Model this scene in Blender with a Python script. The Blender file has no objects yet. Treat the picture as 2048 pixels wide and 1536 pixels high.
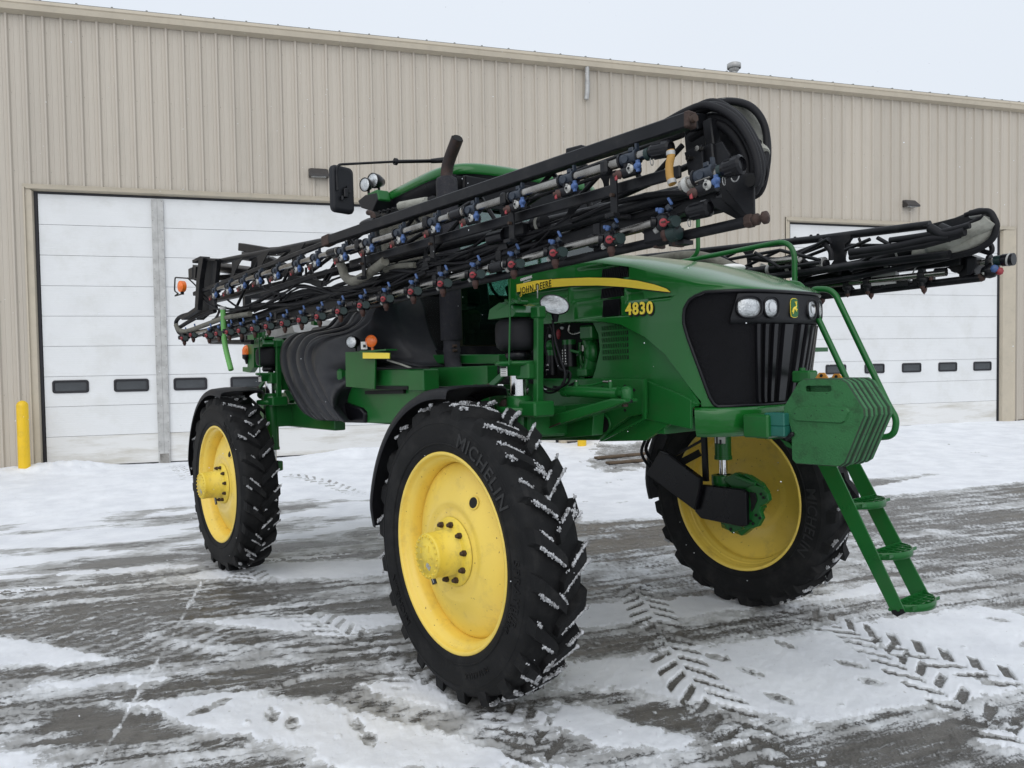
import bpy, bmesh, math, random
import numpy as np
from mathutils import Vector, Matrix, Quaternion
random.seed(7); RNG = np.random.default_rng(7)
scene = bpy.context.scene
COL = scene.collection

# ---------------------------------------------------------------- camera
cam_d = bpy.data.cameras.new('camera'); cam = bpy.data.objects.new('camera', cam_d); COL.objects.link(cam)
cam_d.sensor_width = 36.0; cam_d.lens = 27.657; cam_d.clip_start = 0.05; cam_d.clip_end = 2000
_f = Vector((0.0,0.999,-0.034)); _r = Vector((1.0,-0.001,-0.015)); _r = (_r - _f*_r.dot(_f)).normalized(); _u = _r.cross(_f)
cam.matrix_world = Matrix(((_r.x, _u.x, -_f.x, 0), (_r.y, _u.y, -_f.y, 0), (_r.z, _u.z, -_f.z, 2.121), (0, 0, 0, 1)))
scene.camera = cam

# ---------------------------------------------------------------- overcast sky and a weak, very soft sun
world = bpy.data.worlds.new('World'); scene.world = world; world.use_nodes = True
nt = world.node_tree; nt.nodes.clear()
SUN_EL, SUN_AZ = math.radians(38), math.radians(186)
sky = nt.nodes.new('ShaderNodeTexSky'); sky.sky_type = 'NISHITA'; sky.sun_disc = False
sky.sun_elevation = SUN_EL; sky.sun_rotation = SUN_AZ; sky.air_density = 1.0; sky.dust_density = 3.0
bg = nt.nodes.new('ShaderNodeBackground'); bg.inputs['Strength'].default_value = 0.1
cloud = nt.nodes.new('ShaderNodeMix'); cloud.data_type = 'RGBA'; cloud.inputs[0].default_value = 0.93
tc = nt.nodes.new('ShaderNodeTexCoord'); sep = nt.nodes.new('ShaderNodeSeparateXYZ')
rmp = nt.nodes.new('ShaderNodeValToRGB'); mp = nt.nodes.new('ShaderNodeMapRange')
mp.inputs[1].default_value = -0.1; mp.inputs[2].default_value = 1.0
rmp.color_ramp.elements[0].color = (8.1, 8.65, 9.4, 1); rmp.color_ramp.elements[1].color = (8.6, 9.2, 10.0, 1)
nz = nt.nodes.new('ShaderNodeTexNoise'); nz.inputs['Scale'].default_value = 1.6; nz.inputs['Detail'].default_value = 3
mxn = nt.nodes.new('ShaderNodeMix'); mxn.data_type = 'RGBA'; mxn.blend_type = 'MULTIPLY'; mxn.inputs[0].default_value = 1.0
nr = nt.nodes.new('ShaderNodeMapRange'); nr.inputs[3].default_value = 0.96; nr.inputs[4].default_value = 1.04
L = nt.links.new
L(tc.outputs['Generated'], sep.inputs[0]); L(sep.outputs['Z'], mp.inputs[0]); L(mp.outputs[0], rmp.inputs[0])
L(tc.outputs['Generated'], nz.inputs['Vector']); L(nz.outputs[0], nr.inputs[0])
L(rmp.outputs[0], mxn.inputs[6]); L(nr.outputs[0], mxn.inputs[7])
L(sky.outputs[0], cloud.inputs[6]); L(mxn.outputs[2], cloud.inputs[7]); L(cloud.outputs[2], bg.inputs[0])
wo = nt.nodes.new('ShaderNodeOutputWorld'); L(bg.outputs[0], wo.inputs[0])
sd = bpy.data.lights.new('sun', 'SUN'); sd.energy = 1.15; sd.angle = math.radians(70); sd.color = (1, 0.98, 0.95)
so = bpy.data.objects.new('sun', sd); COL.objects.link(so)
sdir = Vector((math.sin(SUN_AZ)*math.cos(SUN_EL), math.cos(SUN_AZ)*math.cos(SUN_EL), math.sin(SUN_EL)))
so.rotation_euler = sdir.to_track_quat('Z', 'Y').to_euler()
vs_ = scene.view_settings; vs_.view_transform = 'Standard'; vs_.look = 'None'; vs_.exposure = 0; vs_.gamma = 1
vs_.use_curve_mapping = False

# ---------------------------------------------------------------- materials
def mat(name, col, rough=0.5, metal=0.0, var=0.0, vscale=3.0, bump=0.0, bscale=60, coat=0.0, spec=0.5,
        grime=None, gamt=0.0, gscale=5.0, glo=0.5, stretch=(1, 1, 1), wire=None, alpha=1.0, trans=0.0, emit=0.0, speck=None):
    m = bpy.data.materials.new(name); m.use_nodes = True; n = m.node_tree; b = n.nodes['Principled BSDF']
    b.inputs['Base Color'].default_value = (*col, 1); b.inputs['Roughness'].default_value = rough
    b.inputs['Metallic'].default_value = metal; b.inputs['Specular IOR Level'].default_value = spec
    if coat: b.inputs['Coat Weight'].default_value = coat; b.inputs['Coat Roughness'].default_value = 0.08
    if trans: b.inputs['Transmission Weight'].default_value = trans
    if alpha < 1: b.inputs['Alpha'].default_value = alpha
    if emit: b.inputs['Emission Color'].default_value = (*col, 1); b.inputs['Emission Strength'].default_value = emit
    LL = n.links.new
    t = n.nodes.new('ShaderNodeTexCoord'); mpn = n.nodes.new('ShaderNodeMapping'); mpn.inputs['Scale'].default_value = stretch
    LL(t.outputs['Object'], mpn.inputs[0]); cur = None
    if var or grime:
        no = n.nodes.new('ShaderNodeTexNoise'); no.inputs['Scale'].default_value = vscale; no.inputs['Detail'].default_value = 6
        LL(mpn.outputs[0], no.inputs['Vector'])
        r = n.nodes.new('ShaderNodeMapRange'); r.inputs[1].default_value = 0.3; r.inputs[2].default_value = 0.7
        r.inputs[3].default_value = 1-var; r.inputs[4].default_value = 1+var; LL(no.outputs[0], r.inputs[0])
        mu = n.nodes.new('ShaderNodeVectorMath'); mu.operation = 'SCALE'; mu.inputs[0].default_value = col
        LL(r.outputs[0], mu.inputs['Scale']); cur = mu.outputs[0]
        rr_ = n.nodes.new('ShaderNodeMapRange'); rr_.inputs[3].default_value = max(0.02, rough-0.07); rr_.inputs[4].default_value = min(1, rough+0.1)
        LL(no.outputs[0], rr_.inputs[0]); LL(rr_.outputs[0], b.inputs['Roughness'])
    if grime:
        g2 = n.nodes.new('ShaderNodeTexNoise'); g2.inputs['Scale'].default_value = gscale; g2.inputs['Detail'].default_value = 9
        g2.inputs['Roughness'].default_value = 0.7; LL(mpn.outputs[0], g2.inputs['Vector'])
        gr = n.nodes.new('ShaderNodeMapRange'); gr.inputs[1].default_value = glo; gr.inputs[2].default_value = glo+0.18
        gr.inputs[3].default_value = 0; gr.inputs[4].default_value = gamt; LL(g2.outputs[0], gr.inputs[0])
        mm = n.nodes.new('ShaderNodeMix'); mm.data_type = 'RGBA'; mm.inputs[7].default_value = (*grime, 1)
        LL(gr.outputs[0], mm.inputs[0]); LL(cur, mm.inputs[6]); cur = mm.outputs[2]
    if speck:
        v_ = n.nodes.new('ShaderNodeTexNoise'); v_.inputs['Scale'].default_value = speck[1]; v_.inputs['Detail'].default_value = 2
        LL(t.outputs['Object'], v_.inputs['Vector'])
        sr = n.nodes.new('ShaderNodeMapRange'); sr.inputs[1].default_value = speck[2]; sr.inputs[2].default_value = speck[2]+0.03
        LL(v_.outputs[0], sr.inputs[0])
        m3 = n.nodes.new('ShaderNodeMix'); m3.data_type = 'RGBA'; m3.inputs[7].default_value = (*speck[0], 1)
        m3.inputs[6].default_value = (*col, 1); LL(sr.outputs[0], m3.inputs[0])
        if cur: LL(cur, m3.inputs[6])
        cur = m3.outputs[2]
    if cur: LL(cur, b.inputs['Base Color'])
    if bump:
        bn = n.nodes.new('ShaderNodeTexNoise'); bn.inputs['Scale'].default_value = bscale; bn.inputs['Detail'].default_value = 4
        LL(mpn.outputs[0], bn.inputs['Vector'])
        bu = n.nodes.new('ShaderNodeBump'); bu.inputs['Strength'].default_value = bump; bu.inputs['Distance'].default_value = 0.01
        LL(bn.outputs[0], bu.inputs['Height']); LL(bu.outputs[0], b.inputs['Normal'])
    return m
M = {}
M['green'] = mat('green_paint', (0.010, 0.115, 0.022), 0.30, var=0.10, coat=0.15, spec=.3, grime=(0.035, 0.075, 0.03), gamt=0.35, gscale=4)
M['green_hood'] = mat('glossy_green_hood_paint', (0.009, 0.120, 0.018), 0.20, var=0.04, coat=0.35, spec=.35, grime=(0.03, 0.10, 0.03), gamt=0.10, gscale=3)
M['green_dirty'] = mat('dirty_green_paint', (0.022, 0.115, 0.036), 0.42, var=0.15, coat=0.15, grime=(0.055, 0.06, 0.04), gamt=0.6, gscale=8)
M['green_cast'] = mat('green_cast_iron', (0.032, 0.14, 0.048), 0.55, var=0.12, bump=0.45, bscale=90, spec=.3, grime=(0.02, 0.05, 0.022), gamt=0.6, gscale=14, speck=((0.010, 0.02, 0.012), 46, 0.69))
M['yellow'] = mat('yellow_wheel_paint', (0.86, 0.63, 0.11), 0.38, var=0.06, coat=0.15, grime=(0.50, 0.36, 0.10), gamt=0.45, gscale=8, glo=0.53, speck=((0.25, 0.14, 0.03), 42, 0.715))
M['yellow_decal'] = mat('yellow_decal', (0.95, 0.74, 0.07), 0.35, var=0.02)
M['yellow_hub'] = mat('yellow_hub_paint', (0.80, 0.60, 0.07), 0.45, var=0.06, grime=(0.40, 0.29, 0.07), gamt=0.5, gscale=11)
M['black'] = mat('black_boom_paint', (0.0085, 0.009, 0.011), 0.40, var=0.3, vscale=6, spec=.25, grime=(0.035, 0.033, 0.032), gamt=0.5, gscale=9)
M['black_gloss'] = mat('glossy_black_plastic', (0.006, 0.006, 0.008), 0.28, var=0.2, spec=.3)
M['black_deep'] = mat('matt_black_void', (0.004, 0.004, 0.004), 0.8)
M['hose'] = mat('black_rubber_hose', (0.010, 0.010, 0.012), 0.55, var=0.3, vscale=9, spec=.25)
M['rubber'] = mat('tyre_rubber', (0.0085, 0.0088, 0.0095), 0.66, var=0.3, vscale=7, spec=.22, bump=0.15, bscale=120, grime=(0.026, 0.025, 0.024), gamt=0.6, gscale=7)
M['letter'] = mat('tyre_letter_rubber', (0.0155, 0.016, 0.017), 0.6, var=0.15)
M['tank'] = mat('black_tank_plastic', (0.022, 0.023, 0.028), 0.42, var=0.18, vscale=3, spec=.35, grime=(0.055, 0.053, 0.052), gamt=0.5, gscale=3)
M['fender'] = mat('black_fender_plastic', (0.012, 0.0125, 0.015), 0.5, var=0.2, spec=.3, bump=0.2, bscale=200)
M['muffler'] = mat('sooty_grey_muffler', (0.026, 0.026, 0.032), 0.65, var=0.2, spec=.25, bump=0.5, bscale=110, grime=(0.055, 0.052, 0.052), gamt=0.6, gscale=30)
M['rust_pipe'] = mat('rusty_exhaust_pipe', (0.035, 0.026, 0.025), 0.55, metal=0.4, var=0.3, vscale=8, grime=(0.09, 0.045, 0.03), gamt=0.6, gscale=9)
M['rust'] = mat('rust', (0.045, 0.026, 0.020), 0.75, var=0.3, vscale=30, bump=0.4)
M['bolt'] = mat('rusty_bolt_steel', (0.04, 0.022, 0.014), 0.65, var=0.3, vscale=40)
M['steel'] = mat('stainless_steel_pipe', (0.34, 0.325, 0.30), 0.24, metal=1, var=0.2, vscale=5, grime=(0.10, 0.09, 0.078), gamt=0.7, gscale=4, glo=0.47)
M['chrome'] = mat('chrome', (0.72, 0.72, 0.72), 0.12, metal=1)
M['galv'] = mat('galvanised_steel', (0.44, 0.44, 0.43), 0.5, metal=0.3, var=0.15, vscale=8, grime=(0.2, 0.19, 0.18), gamt=0.5)
M['blue'] = mat('blue_nozzle_cap', (0.06, 0.12, 0.29), 0.5, var=0.2, vscale=20, grime=(.05,.07,.12), gamt=.6, gscale=25)
M['red'] = mat('red_nozzle_cap', (0.34, 0.04, 0.05), 0.5, var=0.25, vscale=20, grime=(.16,.04,.04), gamt=.7, gscale=25)
M['brown'] = mat('brown_nozzle_cap', (0.058, 0.026, 0.020), 0.6, var=0.25, vscale=20)
M['white_cap'] = mat('white_nozzle_cap', (0.42, 0.42, 0.40), 0.5, var=.2, vscale=30)
M['slate'] = mat('slate_plastic_clamp', (0.018, 0.026, 0.04), 0.42, var=0.2)
M['teal'] = mat('dark_teal_plastic', (0.006, 0.022, 0.020), 0.4)
M['sleeve'] = mat('grey_fabric_hose_sleeve', (0.15, 0.145, 0.12), 0.85, var=0.2, vscale=12, bump=0.6, bscale=60, grime=(0.06, 0.055, 0.045), gamt=0.7, gscale=7)
M['sleeve_pale'] = mat('pale_hose_sleeve', (0.34, 0.34, 0.30), 0.8, var=0.12, vscale=9, bump=0.5, bscale=40, grime=(0.16, 0.155, 0.13), gamt=0.6, gscale=6)
M['tan_hose'] = mat('tan_rubber_hose', (0.42, 0.23, 0.05), 0.55, var=0.15, vscale=10)
M['green_hose'] = mat('bright_green_hose', (0.12, 0.36, 0.09), 0.5, var=0.12)
M['orange'] = mat('amber_lamp_plastic', (0.85, 0.17, 0.012), 0.25, var=0.1, coat=0.3)
M['lens'] = mat('clear_lamp_glass', (0.55, 0.57, 0.58), 0.12, metal=0.6, var=0.25, vscale=25, bump=0.5, bscale=90)
M['mirror_back'] = mat('mirror_housing_plastic', (0.012, 0.013, 0.016), 0.5, var=0.1, spec=.3)
M['white'] = mat('white_paint', (0.75, 0.75, 0.73), 0.5)
M['lift'] = mat('orange_lifting_eye', (0.50, 0.22, 0.03), 0.5)
M['screen'] = mat('black_grille_mesh', (0.007, 0.007, 0.009), 0.6, bump=0.9, bscale=260, var=0.2, spec=.2)
M['seat'] = mat('dark_interior', (0.012, 0.014, 0.012), 0.6, var=0.2)
M['tan_interior'] = mat('tan_cab_lining', (0.11, 0.09, 0.05), 0.7, var=0.15)
M['snow_bit'] = mat('packed_dirty_snow', (0.56, 0.57, 0.59), 0.8, var=0.25, vscale=35, bump=0.8, bscale=90, grime=(0.14, 0.135, 0.13), gamt=0.85, gscale=16, glo=0.45)
M['snow'] = mat('fresh_snow', (0.80, 0.82, 0.85), 0.7, var=0.03, bump=0.5, bscale=40)
M['teal_patch'] = mat('bluish_green_touch_up_paint', (0.012, 0.12, 0.09), 0.5, var=0.2)
def glass(name, tint, refl=0.16, clear=0.75):
    m = bpy.data.materials.new(name); m.use_nodes = True; n = m.node_tree; n.nodes.clear()
    o = n.nodes.new('ShaderNodeOutputMaterial'); tr = n.nodes.new('ShaderNodeBsdfTransparent'); gl = n.nodes.new('ShaderNodeBsdfGlossy')
    tr.inputs[0].default_value = (*tint, 1); gl.inputs['Roughness'].default_value = 0.03; gl.inputs[0].default_value = (0.8, 0.85, 0.85, 1)
    fr = n.nodes.new('ShaderNodeFresnel'); fr.inputs[0].default_value = 1.5; ad = n.nodes.new('ShaderNodeMath'); ad.operation = 'ADD'; ad.inputs[1].default_value = refl-0.04
    mx = n.nodes.new('ShaderNodeMixShader')
    n.links.new(fr.outputs[0], ad.inputs[0]); n.links.new(ad.outputs[0], mx.inputs[0]); n.links.new(tr.outputs[0], mx.inputs[1]); n.links.new(gl.outputs[0], mx.inputs[2]); n.links.new(mx.outputs[0], o.inputs[0])
    return m
M['glass'] = glass('green_tinted_cab_glass', (0.50, 0.70, 0.64), 0.14)

# ---------------------------------------------------------------- mesh helpers
class MB:
    """collects shapes (with material slots) and links them as one mesh object"""
    def __init__(s): s.v = []; s.f = []; s.mi = []; s.sm = []; s.mats = []
    def _m(s, m):
        if m not in s.mats: s.mats.append(m)
        return s.mats.index(m)
    def add(s, vs, fs, m, smooth=False):
        o = len(s.v); s.v.extend([tuple(q) for q in vs]); k = s._m(m)
        for f in fs: s.f.append(tuple(i+o for i in f)); s.mi.append(k); s.sm.append(smooth)
        return s
    def box(s, c, d, m, R=None, bev=0.0):
        cx, cy, cz = d[0]/2, d[1]/2, d[2]/2
        if bev:
            b = min(bev, cx*.9, cy*.9, cz*.9); vs = []; pts = []
            for sx in (-1, 1):
                for sy in (-1, 1):
                    for sz in (-1, 1):
                        pts += [(sx*(cx-b), sy*(cy-b), sz*cz), (sx*(cx-b), sy*cy, sz*(cz-b)), (sx*cx, sy*(cy-b), sz*(cz-b))]
            bm = bmesh.new()
            for q in pts: bm.verts.new(q)
            bmesh.ops.convex_hull(bm, input=bm.verts); bm.verts.index_update()
            vs = [v.co.copy() for v in bm.verts]; fs = [tuple(v.index for v in f.verts) for f in bm.faces]; bm.free()
        else:
            vs = [Vector((sx*cx, sy*cy, sz*cz)) for sx in (-1, 1) for sy in (-1, 1) for sz in (-1, 1)]
            fs = [(0, 1, 3, 2), (4, 6, 7, 5), (0, 4, 5, 1), (2, 3, 7, 6), (0, 2, 6, 4), (1, 5, 7, 3)]
        if R is not None: vs = [R @ Vector(q) for q in vs]
        c = Vector(c); return s.add([c+Vector(q) for q in vs], fs, m)
    def tube(s, pts, r, m, n=10, cap=True, smooth=True, r2=None, sub=0, ridges=0):
        pts = [Vector(q) for q in pts]
        if sub: pts = catmull(pts, sub)
        N = len(pts); rs = [r + ((r2 if r2 is not None else r)-r)*i/max(1, N-1) for i in range(N)] if not callable(r) else [r(i/max(1, N-1)) for i in range(N)]
        if ridges: rs = [q*(1+ridges*(i % 2)) for i, q in enumerate(rs)]
        t0 = (pts[1]-pts[0]).normalized(); up = Vector((0, 0, 1)) if abs(t0.z) < .9 else Vector((1, 0, 0))
        a = t0.cross(up).normalized(); vs = []
        for i, q in enumerate(pts):
            t = (pts[min(i+1, N-1)]-pts[max(i-1, 0)]).normalized()
            a = (a - t*a.dot(t)).normalized(); b = t.cross(a)
            sc = 1.0
            for k in range(n):
                an = 2*math.pi*(k+.5)/n; vs.append(q+(a*math.cos(an)+b*math.sin(an))*rs[i]*sc)
        fs = [(i*n+k, i*n+(k+1) % n, (i+1)*n+(k+1) % n, (i+1)*n+k) for i in range(N-1) for k in range(n)]
        s.add(vs, fs, m, smooth)
        if cap: s.add(vs[:n], [tuple(range(n-1, -1, -1))], m); s.add(vs[-n:], [tuple(range(n))], m)
        return s
    def bar(s, a, b, w, h, m, up=(0, 0, 1), bev=0.0):
        """rectangular bar from a to b; h along up, w across"""
        a = Vector(a); b = Vector(b); t = (b-a).normalized(); up = Vector(up); sd_ = t.cross(up).normalized(); u2 = sd_.cross(t)
        R = Matrix((t, sd_, u2)).transposed()
        return s.box((a+b)/2, ((b-a).length, w, h), m, R, bev)
    def plate(s, pts, th, m, nrm=None, bev=0):
        """polygon extruded to both sides of its plane by th/2"""
        P = [Vector(q) for q in pts]
        if nrm is None:
            nrm = Vector((0, 0, 0))
            for i in range(len(P)):
                q, w_ = P[i], P[(i+1) % len(P)]; nrm += q.cross(w_)
        nrm = Vector(nrm).normalized(); N = len(P)
        vs = [q+nrm*th/2 for q in P]+[q-nrm*th/2 for q in P]
        fs = [tuple(range(N)), tuple(range(2*N-1, N-1, -1))]+[(i, i+N, (i+1) % N+N, (i+1) % N) for i in range(N)]
        return s.add(vs, fs, m)
    def lathe(s, prof, m, c=(0, 0, 0), ax=(0, 0, 1), n=32, smooth=True, a0=0, a1=None, cap=False):
        """prof: (radius, height along ax)"""
        ax = Vector(ax).normalized(); u = ax.orthogonal().normalized()
        if abs(ax.y) > .9: u = Vector((1, 0, 0)); u = (u-ax*u.dot(ax)).normalized()
        w_ = ax.cross(u); c = Vector(c); full = a1 is None; k = n if full else n+1; vs = []
        for i in range(k):
            an = 2*math.pi*i/n if full else a0+(a1-a0)*i/n
            d = u*math.cos(an)+w_*math.sin(an)
            for r, h in prof: vs.append(c+d*r+ax*h)
        P = len(prof); fs = []
        for i in range(n):
            j = (i+1) % k
            for q in range(P-1): fs.append((i*P+q, j*P+q, j*P+q+1, i*P+q+1))
        return s.add(vs, fs, m, smooth)
    def cyl(s, a, b, r, m, n=16, r2=None): return s.tube([a, b], r, m, n, r2=r2)
    def disc(s, c, nrm, r, m, n=16, th=0.01):
        c = Vector(c); nrm = Vector(nrm).normalized(); return s.tube([c-nrm*th/2, c+nrm*th/2], r, m, n)
    def ball(s, c, r, m, n=12, sc=(1, 1, 1)):
        c = Vector(c); vs = []; fs = []; h = n//2
        for i in range(h+1):
            ph = math.pi*i/h
            for k in range(n):
                th = 2*math.pi*k/n; vs.append(c+Vector((r*sc[0]*math.sin(ph)*math.cos(th), r*sc[1]*math.sin(ph)*math.sin(th), r*sc[2]*math.cos(ph))))
        for i in range(h):
            for k in range(n): fs.append((i*n+k, (i+1)*n+k, (i+1)*n+(k+1) % n, i*n+(k+1) % n))
        return s.add(vs, fs, m, True)
    def grid(s, rows, m, smooth=True, close=False):
        n = len(rows[0]); vs = [q for r in rows for q in r]; fs = []
        for i in range(len(rows)-1):
            for k in range(n if close else n-1): fs.append((i*n+k, i*n+(k+1) % n, (i+1)*n+(k+1) % n, (i+1)*n+k))
        return s.add(vs, fs, m, smooth)
    def merge(s, o, T):
        for f, mi, sm in zip(o.f, o.mi, o.sm): pass
        off = len(s.v); s.v.extend([tuple(T @ Vector(q)) for q in o.v])
        for f, mi, sm in zip(o.f, o.mi, o.sm):
            s.f.append(tuple(i+off for i in f)); s.mi.append(s._m(o.mats[mi])); s.sm.append(sm)
        return s
    def mesh(s, name):
        me = bpy.data.meshes.new(name); me.from_pydata(s.v, [], s.f)
        for m in s.mats: me.materials.append(M[m] if isinstance(m, str) else m)
        me.polygons.foreach_set('material_index', s.mi); me.polygons.foreach_set('use_smooth', s.sm); me.update(); return me
    def build(s, name, parent=None, bevel=0.0, recalc=True):
        me = s.mesh(name)
        if recalc:
            bm = bmesh.new(); bm.from_mesh(me); bmesh.ops.remove_doubles(bm, verts=bm.verts, dist=0.00005) if False else None
            bmesh.ops.recalc_face_normals(bm, faces=bm.faces); bm.to_mesh(me); bm.free()
        return link(name, me, parent, bevel)
def link(name, me, parent=None, bevel=0.0):
    o = bpy.data.objects.new(name, me); COL.objects.link(o)
    if parent is not None: o.parent = parent
    if bevel:
        b = o.modifiers.new('edge_bevel', 'BEVEL'); b.width = bevel; b.segments = 2; b.limit_method = 'ANGLE'; b.angle_limit = math.radians(35)
    return o
def catmull(P, k):
    out = []
    for i in range(len(P)-1):
        p0 = P[max(i-1, 0)]; p1 = P[i]; p2 = P[i+1]; p3 = P[min(i+2, len(P)-1)]
        for j in range(k):
            t = j/k; out.append(.5*((2*p1)+(p2-p0)*t+(2*p0-5*p1+4*p2-p3)*t*t+(3*p1-p0-3*p2+p3)*t**3))
    out.append(P[-1]); return out
def round_path(P, r, k=6):
    """polyline with filleted corners"""
    P = [Vector(q) for q in P]; out = [P[0]]
    for i in range(1, len(P)-1):
        a, b, c = P[i-1], P[i], P[i+1]; d1 = (a-b); d2 = (c-b); rr_ = min(r, d1.length*.48, d2.length*.48)
        s_ = b+d1.normalized()*rr_; e = b+d2.normalized()*rr_
        for j in range(k+1):
            t = j/k; out.append(s_*(1-t)**2+b*2*t*(1-t)+e*t*t)
    out.append(P[-1]); return out
def thing(name, label, cat, loc=(0, 0, 0), rot=(0, 0, 0), group=None):
    o = bpy.data.objects.new(name, None); COL.objects.link(o); o.location = loc; o.rotation_euler = rot
    o['label'] = label; o['category'] = cat; o.empty_display_size = .3
    if group: o['group'] = group
    return o
def tag(o, label=None, cat=None, group=None, kind=None):
    if label: o['label'] = label
    if cat: o['category'] = cat
    if group: o['group'] = group
    if kind: o['kind'] = kind
    return o
def copy_tree(o, parent=None):
    c = o.copy(); COL.objects.link(c)
    if parent is not None: c.parent = parent
    for ch in [q for q in bpy.data.objects if q.parent == o]: copy_tree(ch, c)
    return c
def text_mesh(txt, size, ext, shear=0.0, bold=0.0, spacing=1.0):
    cu = bpy.data.curves.new('txt', 'FONT'); cu.body = txt; cu.size = size; cu.extrude = ext; cu.align_x = 'CENTER'; cu.align_y = 'CENTER'
    cu.shear = shear; cu.offset = bold; cu.space_character = spacing; cu.resolution_u = 4
    o = bpy.data.objects.new('txt', cu); COL.objects.link(o); dg = bpy.context.evaluated_depsgraph_get(); dg.update()
    me = o.evaluated_get(dg).to_mesh(); vs = [v.co.copy() for v in me.vertices]; fs = [tuple(p.vertices) for p in me.polygons]
    o.evaluated_get(dg).to_mesh_clear(); bpy.data.objects.remove(o); bpy.data.curves.remove(cu); return vs, fs

# ================================================================ ground
VX, VY, VYAW, TILT = 0.9088723360132531, 5.810672466451918, -0.908547258120332, 0.023368964203627652
WD, WYAW, ZB = 17.65758011000349, 0.29383560563027555, 0.1063494001953262
CWY, SWY = math.cos(WYAW), math.sin(WYAW)
def gh(x, y):
    Xv = (x-VX)*math.cos(VYAW)+(y-VY)*math.sin(VYAW); pl = TILT*np.clip(Xv, -6.5, 7)
    d = SWY*x-CWY*(y-WD); b = np.clip((6-d)/5.7, 0, 1); b = b*b*(3-2*b); return pl*(1-b)+ZB*b
def hsh(i, j, s):
    h = (i.astype(np.int64)*374761393+j.astype(np.int64)*668265263+s*974634777) & 0xffffffff
    h = ((h ^ (h >> 13))*1274126177) & 0xffffffff; return ((h ^ (h >> 16)) & 0xffff)/65535.0
def vnoise(x, y, s):
    i = np.floor(x); j = np.floor(y); fx = x-i; fy = y-j; fx = fx*fx*(3-2*fx); fy = fy*fy*(3-2*fy)
    a = hsh(i, j, s); b = hsh(i+1, j, s); c = hsh(i, j+1, s); d = hsh(i+1, j+1, s)
    return (a*(1-fx)+b*fx)*(1-fy)+(c*(1-fx)+d*fx)*fy
def fbm(x, y, s, o=4, g=.5):
    t = 0; a = 1; n = 0
    for k in range(o): t = t+a*vnoise(x*2**k+k*17.3, y*2**k-k*9.1, s+k); n += a; a *= g
    return t/n
def sstep(a, b, x): t = np.clip((x-a)/(b-a), 0, 1); return t*t*(3-2*t)
def seg_d(px, py, poly, closed=True):
    """signed distance to polygon (inside negative)"""
    d = np.full(px.shape, 1e9); ins = np.zeros(px.shape, bool); n = len(poly)
    for i in range(n if closed else n-1):
        ax, ay = poly[i]; bx, by = poly[(i+1) % n]; ex, ey = bx-ax, by-ay
        t = np.clip(((px-ax)*ex+(py-ay)*ey)/(ex*ex+ey*ey+1e-12), 0, 1)
        d = np.minimum(d, (px-ax-t*ex)**2+(py-ay-t*ey)**2)
        if closed:
            with np.errstate(divide='ignore', invalid='ignore'):
                c = ((ay > py) != (by > py)) & (px < (bx-ax)*(py-ay)/(by-ay+1e-12)+ax)
            ins ^= c
    d = np.sqrt(d); return np.where(ins, -d, d) if closed else d
def path_uv(px, py, poly):
    best = np.full(px.shape, 1e9); U = np.zeros(px.shape); W = np.zeros(px.shape); acc = 0
    for (ax, ay), (bx, by) in zip(poly[:-1], poly[1:]):
        ex, ey = bx-ax, by-ay; l = math.hypot(ex, ey); ex /= l; ey /= l
        t = (px-ax)*ex+(py-ay)*ey; tc_ = np.clip(t, 0, l); lat = (px-ax)*(-ey)+(py-ay)*ex
        d = np.hypot(px-ax-tc_*ex, py-ay-tc_*ey); k = d < best
        best = np.where(k, d, best); U = np.where(k, acc+tc_, U); W = np.where(k, np.sign(lat)*d, W); acc += l
    return best, U, W
def smooth_path(P, k=6):
    return [(q.x, q.y) for q in catmull([Vector((a, b, 0)) for a, b in P], k)]

# fan of fine ground where the photograph looks, finer near the standpoint
NR, NA = 640, 1080
rr_ = 1.3*np.exp(np.linspace(0, math.log(27/1.3), NR)); aa = np.radians(np.linspace(-42, 42, NA))
RR, AA = np.meshgrid(rr_, aa, indexing='ij'); GX = RR*np.sin(AA); GY = RR*np.cos(AA)
dwall = SWY*GX-CWY*(GY-WD)
# coordinates along / across the traffic direction (parallel to the building front)
TU = GX*CWY+GY*SWY; TV = -GX*SWY+GY*CWY
TVw = TV+.10*np.sin(TU*.35+1.0)+.05*np.sin(TU*.9)
wob = (fbm(GX*9, GY*9, 3, 4)-.5)*.16+(fbm(GX*40, GY*40, 5, 2)-.5)*.05+(fbm(TU*1.4, TVw*4, 7, 4)-.5)*.16
# rolled-down, scraped slush: streaks along the traffic
streak = fbm(TU*.55, TVw*11, 11, 5, .62)
broad = fbm(TU*.22, TVw*1.5, 23, 3)
fstreak = fbm(TU*1.6, TVw*42, 13, 4, .6); patch = fbm(GX*1.3, GY*1.6, 29, 5, .62)
BG = (streak-.5)*1.15+(fstreak-.5)*.9+(broad-.5)*.7+(patch-.5)*.8
S = np.clip(.34+BG, .03, .70)
def blot(poly, val, soft=.05, wamp=1.0):
    global S
    d = seg_d(GX, GY, poly)+wob*wamp; k = 1-sstep(-soft, soft, d); S = S*(1-k)+val*k
    if isinstance(val, float) and val == 1.0:   # a crumbling fringe round each patch of snow
        fr = (1-sstep(.0, .20, d))*(.35+.65*fbm(TU*6, TVw*30, 19, 4)); S = np.maximum(S, np.minimum(.72, S+.34*fr*(k < .5)))
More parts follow.
